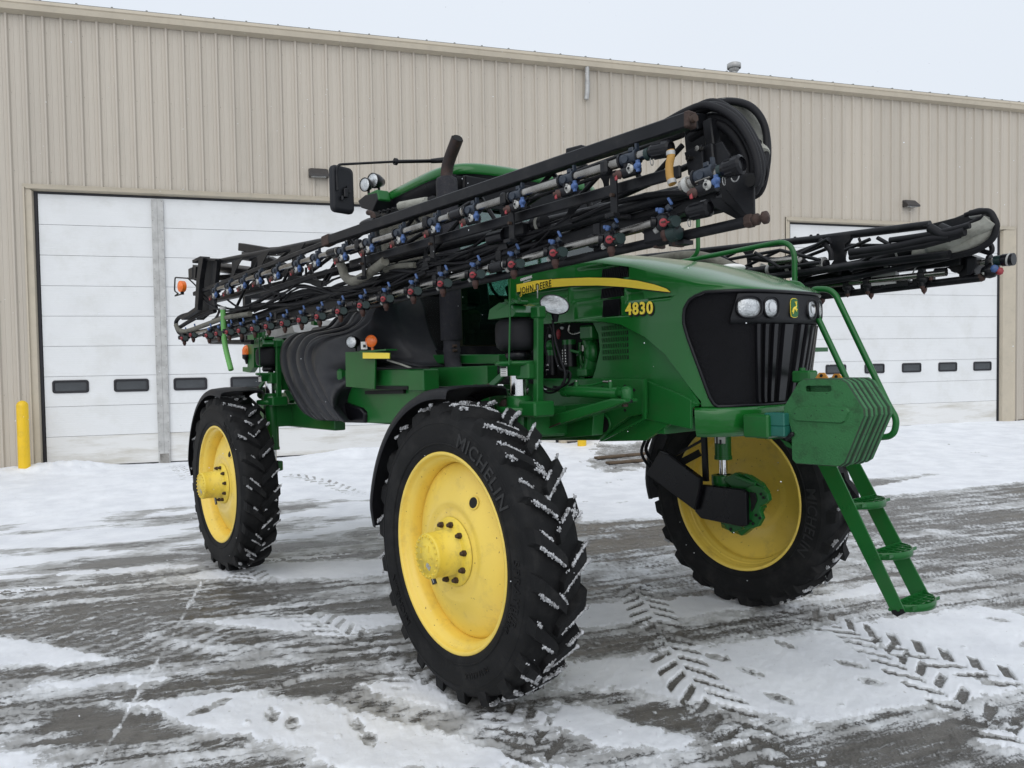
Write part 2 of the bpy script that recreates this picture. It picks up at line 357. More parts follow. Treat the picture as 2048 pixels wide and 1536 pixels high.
# bare, wetter areas
BARE = [[(-2.798,4.8),(-2.432,4.81),(-1.99,4.574),(-1.942,4.264),(-2.542,4.301)], [(0.393,5.202),(0.652,4.893),(1.104,4.435),(1.077,4.222),(0.831,4.358),(0.363,4.837)],
        [(4.93,11.469),(8.473,12.84),(4.468,6.761),(3.941,7.062),(3.518,8.185)], [(0.924,10.194),(1.938,10.041),(1.59,7.99),(0.79,8.193)], [(-2.009,9.541),(-1.532,9.618),(-1.313,8.562),(-2.567,8.534),(-2.774,9.237)],
        [(0.471,6.183),(1.488,6.278),(2.818,6.557),(3.578,6.41),(2.388,6.007),(1.35,5.704),(0.415,5.476)], [(1.093,4.079),(2.02,4.312),(3.028,4.574),(2.51,3.788),(1.161,3.867)],
        [(2.362,17.714),(3.087,17.661),(2.627,14.034),(1.971,13.839)]]
for k_, q in enumerate(BARE): blot(q, np.clip([.08, .08, .29, .27, .24, .24, .22, .25][k_]+BG*.75, .02, .6), .16, 2.2)
# untouched snow
wallsnow = sstep(6.9, 6.2, dwall+wob*2-.2*np.sin(TU*.6)+(TU > 4.5)*.6)
S = np.maximum(S, wallsnow)
SNOW = [[(-2.511,4.889),(-2.326,4.975),(-1.868,5.028),(-1.681,5.063),(-1.159,4.795),(-0.377,4.332),(0.289,3.917),(-0.904,3.986),(-1.276,4.258),(-1.729,4.499),(-2.219,4.739)],
        [(-4.363,6.396),(-3.799,6.144),(-2.914,5.716),(-3.305,5.628),(-3.865,5.653)], [(-3.225,5.31),(-2.692,5.34),(-2.186,5.364),(-2.522,5.198),(-3.313,5.231)],
        [(-3.035,6.327),(-2.454,6.041),(-1.868,5.784),(-2.295,5.83),(-2.747,6.088)], [(-2.699,6.552),(-1.991,6.579),(-0.976,6.578),(-0.873,6.281),(-1.41,6.065),(-1.901,6.275)],
        [(-1.058,5.082),(-0.678,5.188),(-0.524,5.043),(-0.385,4.629),(-0.83,4.884)], [(-3.692,7.998),(-2.581,8.581),(-1.391,8.641),(-1.26,7.803),(-2.371,7.87)],
        [(-6.165,10.376),(-4.371,10.878),(-4.15,10.385),(-5.569,10.255)], [(-6.194,9.398),(-4.688,9.276),(-3.564,8.84),(-4.119,8.814),(-6.066,9.202)], [(-5.55,8.409),(-4.521,8.502),(-3.487,8.645),(-3.431,8.504),(-4.403,8.278),(-5.407,8.189)],
        [(0.465,6.633),(1.78,6.856),(2.08,6.489),(1.174,6.218),(0.5,6.095),(0.345,6.073)],
        [(2.428,5.898),(1.798,5.751),(1.209,5.58),(1.0,5.458),(0.338,5.387),(0.311,4.981),(0.656,4.924),(0.946,4.803),(1.197,4.625),(1.56,4.367),(1.7,4.314),(2.049,4.405),(3.138,4.742),(3.971,6.006),(3.808,6.373),(3.487,6.283),(2.843,6.038)],
        [(0.233,4.735),(0.41,4.672),(0.705,4.41),(1.067,4.17),(0.709,4.097),(0.425,4.142),(0.159,4.433)], [(2.406,6.701),(2.857,6.853),(3.358,7.075),(3.202,6.801),(2.681,6.614)],
        [(5.008,11.826),(6.014,12.775),(7.748,13.896),(9.642,14.615),(8.404,12.736),(5.812,11.771)], [(2.46,4.094),(2.836,4.283),(2.639,3.984)],
        [(-5.123,17.237),(-2.955,17.423),(1.59,15.237),(2.856,15.249),(2.444,12.637),(1.146,12.574),(-2.174,12.724),(-3.601,12.047)], [(0.935,11.951),(2.444,12.637),(2.036,10.545),(0.874,10.372)],
        [(6.85,15.042),(8.005,15.229),(11.214,17.003),(13.822,20.962),(9.21,20.224)], [(-2.917,4.239),(-2.644,4.195),(-2.451,4.05),(-2.805,4.071)]]
for k_, q in enumerate(SNOW): blot(q, 1.0, .05 if k_ not in (6, 16, 17) else .12, 1.0)
blot([(2.143,18.243),(2.793,18.702),(2.958,16.928),(2.523,15.004),(1.794,14.538),(1.395,15.233)], .35, .15, 3)
H = S*.022
# the expansion joint, packed with snow
jd = seg_d(GX, GY, [(-3.206,8.041),(-2.749,6.229),(-2.43,4.884),(-2.221,4.037)], False); j_ = (1-sstep(.006, .026, jd+wob*.22))*(.35+.75*fbm(GX*11, GY*11, 9, 3))
S = np.maximum(S, np.where(S < .9, j_, S))
# lug prints of the tyres in the snow
def tread(px_path, width=.40, pitch=.178, direction=1, depth=.014, val=.12, raise_=.16, fade=1.0):
    global S, H
    P = smooth_path(px_path); d, U, W = path_uv(GX, GY, P); h = width/2; inb = (1-sstep(h-.03, h, d+wob*.12))
    side = (W > 0)*.5; a = np.abs(W); ph = ((U+direction*a*(1.0+.25*np.sin(U*3))+wob*.16)/pitch+side) % 1.0
    lug = sstep(.04, .12, ph)*(1-sstep(.44, .52, ph))*(a > .015)*inb
    ends = sstep(0, .1, U)*sstep(0, .1, U.max()-U)
    lug = lug*ends*fade*sstep(.26, .44, fbm(GX*4.5, GY*4.5, 37, 3)+.25*(S > .8)); ring = inb*ends*(1-lug)*fade
    S = np.where(inb*ends > .01, S*(1-lug)+val*lug, S); S = np.where((ring > .4), np.minimum(1, S+raise_*ring*(fbm(GX*18, GY*18, 31, 3) > .35)), S)
    H = H-depth*lug+.006*ring
TR = [([(1.097,7.375),(1.121,6.583),(1.105,5.672),(1.128,4.977),(1.195,4.562),(1.243,4.182),(1.18,3.769)], .40, .20, -1), ([(2.276,6.511),(2.516,5.855),(2.795,5.312),(3.172,4.747)], .42, .19, 1),
      ([(2.527,5.71),(2.552,5.166),(2.583,4.678),(2.664,3.983)], .36, .20, 1), ([(-2.848,8.264),(-2.276,7.309),(-1.749,6.624),(-1.289,6.042),(-0.935,5.537),(-0.59,4.999)], .38, .18, 1),
      ([(-0.148,4.711),(0.016,4.443),(0.163,3.924)], .40, .20, 1), ([(-4.148,14.228),(-3.394,13.737),(-2.498,12.721),(-1.804,11.869)], .36, .2, 1),
      ([(-6.645,15.399),(-5.712,13.787)], .3, .2, 1), ([(-2.47,11.786),(-1.649,11.31)], .4, .2, 1)]
for n_, (q, w_, p_, dr) in enumerate(TR): tread(q, w_, p_, dr, fade=(1, .9, .9, .62, .8, .7, .5, .5)[n_])
# herringbone skid marks dragged out of the snow
def rake(poly, ang, freq, s):
    global S
    d = seg_d(GX, GY, poly)+wob*.8; k = 1-sstep(-.12, .1, d); c, s_ = math.cos(ang), math.sin(ang)
    u = GX*c+GY*s_; v = -GX*s_+GY*c; q = .5+.5*np.sin(v*freq+2.5*vnoise(u*3, v*3, s)); q = .12+q*(.25+.75*fbm(u*2.5, v*14, s+1, 4))*.75
    k = k*.55; S = S*(1-k)+q*k
rake([(-4.633,6.999),(-3.018,6.703),(-1.796,5.918),(-1.732,5.701),(-2.891,5.744),(-3.879,6.209)], 1.15, 46, 60)
rake([(-1.633,5.141),(-1.086,5.06),(-0.398,4.602),(-0.014,4.146),(-0.377,4.332),(-1.159,4.81)], 1.15, 46, 64)
# footprints
for (fx, fy), an, ln in zip([(-1.869,4.859),(-1.921,4.776),(-1.47,4.661),(-1.314,4.53),(-0.926,4.492),(-0.837,4.325),(1.938,5.601),(1.408,5.367),(1.538,5.113),(2.231,5.191),(2.229,4.895),(1.587,4.676),(2.939,4.842),(3.701,6.007),(-1.602,6.373),(-1.318,14.06),(1.745,15.745),(1.9,15.005),(1.719,16.954),(1.637,13.632),(1.644,11.833),(0.812,8.412),(0.908,8.072),(9.671,16.407),(9.588,15.922),(9.744,17.478),(1.884,13.844),(2.508,15.502),(-1.443,5.434),(-1.527,5.175)],
                            [.9, .9, 1.9, 1.9, 2.0, 2.0, 1.9, 2.4, 2.2, 2.4, 2.2, 2.2, 2.0, 2.4, .3, .2, .4, .4, .1, .4, .6, .2, .3, .2, .2, .1, .5, .4, 1, .8], [.13]*40):
    dx, dy = GX-fx, GY-fy; u = dx*math.cos(an)+dy*math.sin(an); v = -dx*math.sin(an)+dy*math.cos(an)
    q = np.sqrt((u/ln)**2+(v/(.046+.012*np.cos(u/ln*2.2)))**2)+wob*2.6; k = 1-sstep(.55, 1.15, q); S = S*(1-k*.8)+(.12+.55*sstep(.42, .62, fbm(GX*26, GY*26, 70, 3)))*k*.8; H -= .010*k
# crumbs of kicked-up slush
for (fx, fy) in [(RNG.uniform(-3.5, 4), RNG.uniform(2.6, 7)) for _ in range(170)]:
    r = RNG.uniform(.008, .03); k = 1-sstep(.6, 1.1, np.hypot(GX-fx, (GY-fy)*1.3)/r+wob*3); S = S*(1-k)+.72*k; H += .010*k
# drift against the building and round the bollards
dr_ = sstep(.9, .0, dwall)*(.5+fbm(TU*1.2, TV*2, 80, 4)*1.0)*(1-sstep(-8.6, -7.4, TU)*(1-sstep(0.3, 1.6, TU)))*(1-sstep(2.6, 3.6, TU)*(1-sstep(6.5, 7.2, TU))*.5)
H += .11*dr_*(TU < 4)+.03*dr_
def mound(s, o, r, h):
    global H, S
    x = s*CWY+o*SWY; y = WD+s*SWY-o*CWY; d = np.hypot(GX-x, GY-y); k = np.exp(-(d/r)**2)*(.6+.8*fbm(GX*7, GY*7, 90, 4)); H += h*k; S = np.maximum(S, sstep(.15, .4, k))
mound(-8.7, .25, .5, .14); mound(-10.2, .6, .7, .10); mound(2.25, .5, .50, .26); mound(.5, .4, .5, .08); mound(-9.3, .3, .5, .10)
S = np.clip(S, 0, 1)
rough = (fbm(GX*22, GY*22, 41, 4, .6)-.5); fine = (fbm(TU*14, TVw*60, 43, 3)-.5)
H = H+S*(1-S)*4*(rough*.024+fine*.014)+rough*.005+(S > .8)*((fbm(GX*5, GY*5, 53, 4)-.5)*.016+(fbm(GX*30, GY*30, 57, 2)-.5)*.004)+wallsnow*(fbm(GX*3, GY*3, 51, 3)-.5)*.03
# keep the tyres' contact patches level
GZ = gh(GX, GY)+H-.012
me = bpy.data.meshes.new('snowy_yard_ground'); nv = NR*NA; me.vertices.add(nv)
me.vertices.foreach_set('co', np.stack([GX, GY, GZ], -1).astype(np.float32).ravel())
ii, kk = np.meshgrid(np.arange(NR-1), np.arange(NA-1), indexing='ij'); a = ii*NA+kk
q = np.stack([a, a+NA, a+NA+1, a+1], -1).reshape(-1, 4).astype(np.int32); nf = len(q)
me.loops.add(nf*4); me.loops.foreach_set('vertex_index', q.ravel()[::-1].copy()); me.polygons.add(nf)
me.polygons.foreach_set('loop_start', np.arange(nf, dtype=np.int32)*4); me.polygons.foreach_set('loop_total', np.full(nf, 4, np.int32))
me.polygons.foreach_set('use_smooth', np.ones(nf, bool)); me.update(); me.validate()
at = me.attributes.new('snow_cover', 'FLOAT', 'POINT'); at.data.foreach_set('value', S.astype(np.float32).ravel())
def ground_mat(use_attr=True):
    m = bpy.data.materials.new('wet_concrete_slush_and_snow'); m.use_nodes = True; n = m.node_tree; b = n.nodes['Principled BSDF']; LL = n.links.new
    def N(t, **k):
        x = n.nodes.new(t)
        for a_, v_ in k.items(): setattr(x, a_, v_)
        return x
    g = N('ShaderNodeNewGeometry'); rot = N('ShaderNodeMapping'); rot.inputs['Rotation'].default_value = (0, 0, -WYAW); LL(g.outputs['Position'], rot.inputs[0])
    st = N('ShaderNodeMapping'); st.inputs['Scale'].default_value = (.35, 1, 1); LL(rot.outputs[0], st.inputs[0])
    def noise(src, sc, det, ro=.6):
        x = N('ShaderNodeTexNoise'); x.inputs['Scale'].default_value = sc; x.inputs['Detail'].default_value = det; x.inputs['Roughness'].default_value = ro; LL(src, x.inputs['Vector']); return x.outputs[0]
    def math_(op, a_, b_=None, c_=None):
        x = N('ShaderNodeMath', operation=op)
        for i, q_ in enumerate((a_, b_, c_)):
            if q_ is None: continue
            if isinstance(q_, (int, float)): x.inputs[i].default_value = q_
            else: LL(q_, x.inputs[i])
        return x.outputs[0]
    def ramp(v_, a_, b_, c_=0, d_=1):
        x = N('ShaderNodeMapRange'); LL(v_, x.inputs[0])
        for i, q_ in enumerate((a_, b_, c_, d_)): x.inputs[i+1].default_value = q_
        x.interpolation_type = 'SMOOTHSTEP'; return x.outputs[0]
    def mix(f_, a_, b_):
        x = N('ShaderNodeMix', data_type='RGBA')
        LL(f_, x.inputs[0])
        for i, q_ in ((6, a_), (7, b_)):
            if isinstance(q_, tuple): x.inputs[i].default_value = (*q_, 1)
            else: LL(q_, x.inputs[i])
        return x.outputs[2]
    if use_attr:
        at_ = N('ShaderNodeAttribute', attribute_name='snow_cover'); cov = at_.outputs['Fac']
    else:
        cov = ramp(noise(st.outputs[0], 1.2, 6), .3, .6)
    fine = noise(st.outputs[0], 48, 6, .8); mid = noise(st.outputs[0], 9, 6, .7); grain = noise(g.outputs['Position'], 95, 5, .85)
    # slush: fine icy grains scattered over the wet concrete, denser with cover
    k = math_('ADD', math_('MULTIPLY', fine, .75), math_('ADD', math_('MULTIPLY', grain, .60), math_('MULTIPLY', mid, .30)))
    slush = ramp(math_('ADD', k, math_('MULTIPLY', cov, .62)), .955, 1.075)
    solid = ramp(math_('ADD', cov, math_('MULTIPLY', math_('SUBTRACT', math_('ADD', math_('MULTIPLY', fine, .6), math_('MULTIPLY', grain, .4)), .5), .75)), .68, .80)
    conc = mix(ramp(mid, .35, .65), (.082, .077, .070), (.150, .142, .130))
    conc = mix(ramp(grain, .45, .75), conc, (.17, .16, .14))
    ice = mix(ramp(noise(rot.outputs[0], 3, 4), .4, .62), (.38, .38, .375), (.66, .675, .69))
    snow = mix(ramp(noise(g.outputs['Position'], 2.2, 5), .3, .7), (.74, .76, .80), (.86, .88, .915))
    specks = ramp(noise(g.outputs['Position'], 26, 3), .67, .74, 0, .55); snow = mix(specks, snow, (.30, .28, .25))
    c1 = mix(slush, conc, ice); c2 = mix(solid, c1, snow); LL(c2, b.inputs['Base Color'])
    LL(ramp(math_('MAXIMUM', slush, solid), 0, 1, .30, .75), b.inputs['Roughness'])
    b.inputs['Specular IOR Level'].default_value = .4
    hgt = math_('ADD', math_('MULTIPLY', slush, .5), math_('ADD', math_('MULTIPLY', fine, .35), math_('MULTIPLY', grain, .25)))
    bu = N('ShaderNodeBump'); bu.inputs['Strength'].default_value = .8; bu.inputs['Distance'].default_value = .014; LL(hgt, bu.inputs['Height']); LL(bu.outputs[0], b.inputs['Normal'])
    return m
me.materials.append(ground_mat(True)); fan = link('snowy_yard', me); fan['kind'] = 'structure'
# the same yard carried on to the horizon
gb = MB(); rows = []
for r in (0.05, 3, 8, 14, 20, 27, 40, 80, 200, 600):
    row = []
    for k in range(73):
        an = 2*math.pi*k/72; x, y = r*math.sin(an), r*math.cos(an); row.append((x, y, float(gh(np.array(x), np.array(y)))*(1 if r < 40 else .3)-.045 if r < 26 else .0-.03))
    rows.append(row)
gb.grid(rows, ground_mat(False)); tag(gb.build('ground'), kind='structure')

# ================================================================ building
M['siding'] = mat('tan_painted_steel_siding', (0.475, 0.428, 0.362), 0.42, var=0.035, vscale=.7, stretch=(1, 1, .25), grime=(0.40, 0.365, 0.31), gamt=0.35, gscale=2.2)
M['trim'] = mat('tan_trim_steel', (0.47, 0.415, 0.325), 0.4, var=0.05, vscale=2, grime=(0.36, 0.32, 0.26), gamt=0.4)
M['doorwhite'] = mat('white_door_panel', (0.70, 0.71, 0.715), 0.45, var=0.03, vscale=1.2, grime=(0.55, 0.55, 0.52), gamt=0.35, gscale=1.5)
_n = M['doorwhite'].node_tree; _b = _n.nodes['Principled BSDF']; _t = _n.nodes.new('ShaderNodeTexCoord'); _w = _n.nodes.new('ShaderNodeTexWave'); _w.bands_direction = 'Z'; _w.inputs['Scale'].default_value = 7.5
_w.inputs['Distortion'].default_value = 0; _bu = _n.nodes.new('ShaderNodeBump'); _bu.inputs['Strength'].default_value = .22; _bu.inputs['Distance'].default_value = .004
_n.links.new(_t.outputs['Object'], _w.inputs['Vector']); _n.links.new(_w.outputs[1], _bu.inputs['Height']); _n.links.new(_bu.outputs[0], _b.inputs['Normal'])
M['doorfoot'] = mat('soiled_white_door_panel', (0.70, 0.70, 0.69), 0.5, var=0.04, vscale=1.2, grime=(0.42, 0.39, 0.32), gamt=0.7, gscale=1.3, glo=.46, stretch=(.35, 1, 2.5))
M['seal'] = mat('black_door_seal', (0.008, 0.008, 0.012), 0.6)
M['pane'] = mat('dark_door_window_pane', (0.05, 0.055, 0.06), 0.12, var=0.3, vscale=2)
M['fixture'] = mat('bronze_light_housing', (0.035, 0.031, 0.03), 0.45)
M['roofm'] = mat('grey_roof_steel', (0.22, 0.22, 0.21), 0.45)
M['screw'] = mat('siding_screw', (0.22, 0.19, 0.15), 0.5)
M['dark_base'] = mat('dark_base_flashing', (0.05, 0.045, 0.04), 0.7, var=.3)
bld = thing('workshop_building', 'tan ribbed steel workshop with two white overhead doors and a box gutter', 'building', (0, WD, 0), (0, 0, WYAW))
_n = M['siding'].node_tree; _oi = _n.nodes.new('ShaderNodeObjectInfo'); _mr = _n.nodes.new('ShaderNodeMapRange'); _mr.inputs[3].default_value = .955; _mr.inputs[4].default_value = 1.03
_hs = _n.nodes.new('ShaderNodeVectorMath'); _hs.operation = 'SCALE'; _l = _n.nodes['Principled BSDF'].inputs['Base Color'].links[0]; _fs = _l.from_socket; _n.links.remove(_l)
_n.links.new(_oi.outputs['Random'], _mr.inputs[0]); _n.links.new(_fs, _hs.inputs[0]); _n.links.new(_mr.outputs[0], _hs.inputs['Scale']); _n.links.new(_hs.outputs[0], _n.nodes['Principled BSDF'].inputs['Base Color'])
A0, PITCH = -9.4135, .3050
EAVE = 8.66
def rib_profile(s0, s1):
    """outline of the ribbed sheet between s0 and s1: (s, out) with the big ribs on the 12 inch module"""
    P = [(-.038, 0), (-.016, .042), (.016, .042), (.038, 0), (.088, 0), (.094, .005), (.112, .005), (.118, 0), (.187, 0), (.193, .005), (.211, .005), (.217, 0)]
    k0 = math.floor((s0-A0)/PITCH)-1; k1 = math.ceil((s1-A0)/PITCH)+1; pts = []
    for k in range(k0, k1):
        for a, b in P: pts.append((A0+k*PITCH+a, b))
    def at_(s):
        for (a, b), (c, d) in zip(pts[:-1], pts[1:]):
            if a <= s <= c: return b+(d-b)*(s-a)/(c-a+1e-9)
        return 0
    return [(s0, at_(s0))]+[q for q in pts if s0 < q[0] < s1]+[(s1, at_(s1))]
def siding(s0, s1, z0, z1):
    b = MB(); pr = rib_profile(s0, s1)
    b.grid([[(s, -o-.002, z0) for s, o in pr], [(s, -o-.002, z1) for s, o in pr]], 'siding', smooth=False)
    return b.build('wall_panel', bld, recalc=False)
DL0, DL1, DR0, DR1, DTOP = -9.38, 1.12, 7.33, 14.15, 5.40
SILL = ZB
def panels(s0, s1, z0, z1):
    k = math.ceil((s0-A0-.05)/(3*PITCH)+1e-6); cuts = [s0]
    while A0+k*3*PITCH+.05 < s1:
        if A0+k*3*PITCH+.05 > s0+.02: cuts.append(A0+k*3*PITCH+.05)
        k += 1
    cuts.append(s1)
    for a, b in zip(cuts[:-1], cuts[1:]): siding(a, b, z0, z1)
panels(-22, DL0-.16, SILL, EAVE); panels(DL0-.16, DL1+.16, DTOP+.11, EAVE); panels(DL1+.16, DR0-.16, SILL, EAVE)
panels(DR0-.16, DR1+.45, DTOP+.11, EAVE); panels(DR1+.45, 36, SILL, EAVE)
b = MB()   # backing walls and ends
b.box((7, 12.25, 4.4), (57.9, 23.9, 8.4), 'siding'); b.build('wall', bld)
for x_, w_ in ((-15.8, 12.4), (4.23, 5.85), (25.3, 21.4)):
    b = MB(); b.box((x_, .02, SILL-.05), (w_, .1, .22), 'dark_base'); b.build('base_flashing', bld)
sc_ = MB()
for z_ in (1.55, 3.3, 5.75, 7.2, 8.35):
    for k in range(-41, 148):
        s_ = A0+k*PITCH+.055
        if (DL0-.2 < s_ < DL1+.2 or DR0-.2 < s_ < DR1+.5) and z_ < DTOP+.1: continue
        c_ = Vector((s_, -.004, z_)); sc_.add([c_+Vector((.007*math.cos(a_), -.004, .007*math.sin(a_))) for a_ in (0, 1.05, 2.1, 3.14, 4.19, 5.24)], [(0, 1, 2, 3, 4, 5)], 'screw')
q_ = sc_.build('siding_screws', bld, recalc=False); q_['kind'] = 'stuff'
# trims round the doors
for d0, d1 in ((DL0, DL1), (DR0, DR1)):
    b = MB(); w_ = .17; e = .45 if d0 > 0 else .16
    b.grid([[(d0-.16, -.035, DTOP+.115), (d1+e, -.035, DTOP+.115)], [(d0-.16, -.055, DTOP+.105), (d1+e, -.055, DTOP+.105)], [(d0-.16, -.045, DTOP+.075), (d1+e, -.045, DTOP+.075)],
            [(d0-.10, -.035, DTOP+.03), (d1+e-.05, -.035, DTOP+.03)], [(d0, .10, DTOP), (d1, .10, DTOP)]], 'trim', smooth=False)
    b.build('door_header_trim', bld, recalc=False)
    b = MB(); b.grid([[(d0-.16, -.036, SILL), (d0-.13, -.038, SILL), (d0-.13, .0, SILL), (d0-.02, .0, SILL), (d0, .1, SILL)], [(d0-.16, -.036, DTOP+.1), (d0-.13, -.038, DTOP+.08), (d0-.13, .0, DTOP+.08), (d0-.02, 0, DTOP), (d0, .1, DTOP)]], 'trim', smooth=False); b.build('door_jamb', bld, recalc=False)
    b = MB(); b.grid([[(d1, .1, SILL), (d1+.03, -.01, SILL), (d1+e-.04, -.02, SILL), (d1+e, -.036, SILL)], [(d1, .1, DTOP), (d1+.03, -.01, DTOP), (d1+e-.04, -.02, DTOP+.08), (d1+e, -.036, DTOP+.1)]], 'trim', smooth=False); b.build('door_jamb', bld, recalc=False)
def window_mesh(w=.63, h=.25):
    b = MB(); n = 5; r = .05
    def ring(w, h, r, y):
        out = []
        for cx, cz, a0 in ((w/2-r, h/2-r, 0), (-w/2+r, h/2-r, 90), (-w/2+r, -h/2+r, 180), (w/2-r, -h/2+r, 270)):
            for k in range(n): an = math.radians(a0+90*k/(n-1)); out.append((cx+r*math.cos(an), y, cz+r*math.sin(an)))
        return out
    b.grid([ring(w, h, .05, .0), ring(w, h, .05, -.018), ring(w-.03, h-.03, .04, -.026), ring(w-.075, h-.075, .03, -.024), ring(w-.085, h-.085, .03, -.008)], 'seal', smooth=False, close=True)
    q = ring(w-.085, h-.085, .03, -.008); b.add(q, [tuple(range(len(q)-1, -1, -1))], 'pane')
    return b.mesh('door_window')
wm = window_mesh()
NSEC = 9
def door(d0, d1, wins, splits):
    db = MB(); y = .10
    db.box(((d0+d1)/2, y+.05, (SILL+DTOP)/2), (d1-d0+.1, .02, DTOP-SILL+.1), 'seal')
    D = db.build('overhead_door', bld); hs = (DTOP-.035-SILL-.03)/NSEC; cell = {}
    edges = [d0+.06]+splits+[d1-.06]
    for i in range(NSEC):
        z0 = SILL+.03+i*hs
        for a, c in zip(edges[:-1], edges[1:]):
            s = MB(); mt = 'doorwhite' if i > 0 else 'doorfoot'; r = .006
            prof = [(0, 0.012), (.004, 0), (hs-.008, 0), (hs-.005, .003), (hs-.003, .010)]
            s.grid([[(a, y+p, z0+z), (c, y+p, z0+z)] for z, p in prof], mt, smooth=False); s.build('door_section', D, recalc=False)
    s = MB(); s.box(((d0+d1)/2, y+.012, SILL+.012), (d1-d0, .03, .05), 'seal'); s.box((d0+.025, y-.01, (SILL+DTOP)/2), (.05, .03, DTOP-SILL), 'seal'); s.box((d1-.025, y-.01, (SILL+DTOP)/2), (.05, .03, DTOP-SILL), 'seal')
    s.box(((d0+d1)/2, y-.008, DTOP-.018), (d1-d0-.1, .03, .036), 'seal'); s.build('weather_seal', D)
    for x in wins:
        o = link('door_window', wm, D); o.location = (x, y-.001, SILL+.03+2.42*hs+.14)
    return D, hs
D1, hs = door(DL0, DL1, [-8.87, -7.80, -6.72, -5.65, -4.58, -3.5, -1.3, -.2], [])
def mullion(s):
    b = MB(); b.box((s-.055, .075, (SILL+DTOP)/2-.03), (.107, .05, DTOP-SILL-.08), 'galv'); b.box((s+.055, .075, (SILL+DTOP)/2-.03), (.107, .05, DTOP-SILL-.08), 'galv')
    for k in range(27):
        for q in (-.085, .085): b.disc((s+q, .048, SILL+.25+k*.19), (0, 1, 0), .006, 'bolt', 6, .006)
    b.box((s, .046, SILL+.1), (.16, .006, .2), 'steel'); b.build('door_post', D1)
mullion(-7.235); mullion(-2.1)
D2, _ = door(DR0, DR1, [8.75-1.2, 8.76, 9.97, 11.17, 12.38, 13.58], [])
# eave: soffit, box gutter in lengths, roof sheet with standing ribs
b = MB()
gut = [(0.0, EAVE), (-.02, EAVE-.02), (-.17, EAVE+.02), (-.185, EAVE+.12), (-.165, EAVE+.125), (-.18, EAVE+.15), (-.165, EAVE+.19), (-.15, EAVE+.215), (-.13, EAVE+.215), (-.12, EAVE+.1), (0, EAVE+.1)]
for a, c in zip([-22, -6.9, -3.64, 2.6-3.3+.0, 2.45, 8.52, 14.2], [-6.905, -3.645, -.705, 2.445, 8.515, 14.195, 36]):
    b = MB(); b.grid([[(a, y, z), (c, y, z)] for y, z in gut], 'trim', smooth=False); b.grid([[(a-.004, y*1.015, z), (a+.02, y*1.015, z)] for y, z in gut[1:9]], 'trim', smooth=False); b.build('gutter', bld, recalc=False)
b = MB(); z = EAVE+.17
for k in range(48):
    a = -22.2+k*1.22*1.0; pr = []
    b.box((a+.61, 11.9, z+.1+ .98), (1.22, 24.0, .02), 'roofm', Matrix.Rotation(math.atan2(2.0, 24.0), 3, 'X'))
b.build('roof', bld)
for k in range(95):
    a = -13.4-.61*14+k*.61; r = MB(); p0 = Vector((a, -.07, z+.075)); p1 = Vector((a, 24, z+2.0+.075))
    r.grid([[p0+Vector(q), p1+Vector(q)] for q in ((-.035, 0, -.03), (-.015, 0, .035), (.015, 0, .035), (.035, 0, -.03))], 'roofm', smooth=False)
    r.add([p0+Vector(q) for q in ((-.035, 0, -.03), (-.015, 0, .035), (.015, 0, .035), (.035, 0, -.03))], [(0, 1, 2, 3)], 'roofm'); r.build('roof_rib', bld, recalc=False)
def wall_pt(s, y, z): return (s*CWY-y*SWY, WD+s*SWY+y*CWY, z)
# light fittings, drain pipe, flue and bollards
lm = MB(); w_ = .40; d = .20; h = .17
lm.add([(-.2, 0, -.09), (.2, 0, -.09), (.2, 0, .09), (-.2, 0, .09), (-.2, -d, -.09), (.2, -d, -.09), (.2, -d, -.05), (-.2, -d, -.05), (.15, -.07, .09), (-.15, -.07, .09)],
       [(0, 1, 2, 3), (0, 4, 5, 1), (4, 7, 6, 5), (7, 9, 8, 6), (9, 3, 2, 8), (0, 3, 9, 7, 4), (1, 5, 6, 8, 2)], 'fixture')
lmesh = lm.mesh('light_housing'); ll_ = MB(); ll_.box((0, -.11, -.092), (.30, .11, .012), 'lens'); llm = ll_.mesh('light_lens')
for s, zz, lab in ((-4.13, 5.98, 'bronze wedge wall light above the left overhead door'), (10.93, 5.98, 'bronze wedge wall light above the right overhead door')):
    t_ = thing('wall_light', lab, 'wall light', wall_pt(s, -.035, zz), (0, 0, WYAW), 'wedge lights on the workshop wall'); link('light_housing', lmesh, t_); link('light_lens', llm, t_)
t_ = thing('drain_pipe', 'short grey plastic drain pipe with an elbow under the gutter', 'pipe', wall_pt(1.86, -.11, EAVE), (0, 0, WYAW))
b = MB(); b.tube([(0, 0, .05), (0, 0, -.36)], .052, 'pvc' if 'pvc' in M else 'galv', 16); b.build('pipe', t_)
b = MB(); b.tube(round_path([(0, 0, -.34), (0, 0, -.52), (-.02, .02, -.70)], .1), .055, 'galv', 16); b.tube([(0, 0, -.33), (0, 0, -.37)], .062, 'galv', 16); b.build('elbow', t_)
t_ = thing('roof_flue', 'galvanised flue with a round cap standing on the roof', 'flue', wall_pt(7.35, 2.5, EAVE+.4), (0, 0, WYAW))
b = MB(); b.tube([(0, 0, -.2), (0, 0, .93)], .085, 'galv', 18); b.build('pipe', t_)
b = MB(); b.lathe([(.0, 1.16), (.13, 1.15), (.19, 1.12), (.19, 1.0), (.17, .99)], 'galv', n=24); b.lathe([(.09, .9), (.14, .95), (.14, 1.0)], 'galv', n=24); b.build('cap', t_)
M['bollard'] = mat('yellow_plastic_bollard_sleeve', (0.78, 0.50, 0.012), 0.42, var=0.05, grime=(0.5, 0.33, 0.03), gamt=0.5, gscale=4)
M['pad'] = mat('weathered_timber', (0.10, 0.07, 0.045), 0.8, var=.3, vscale=8)
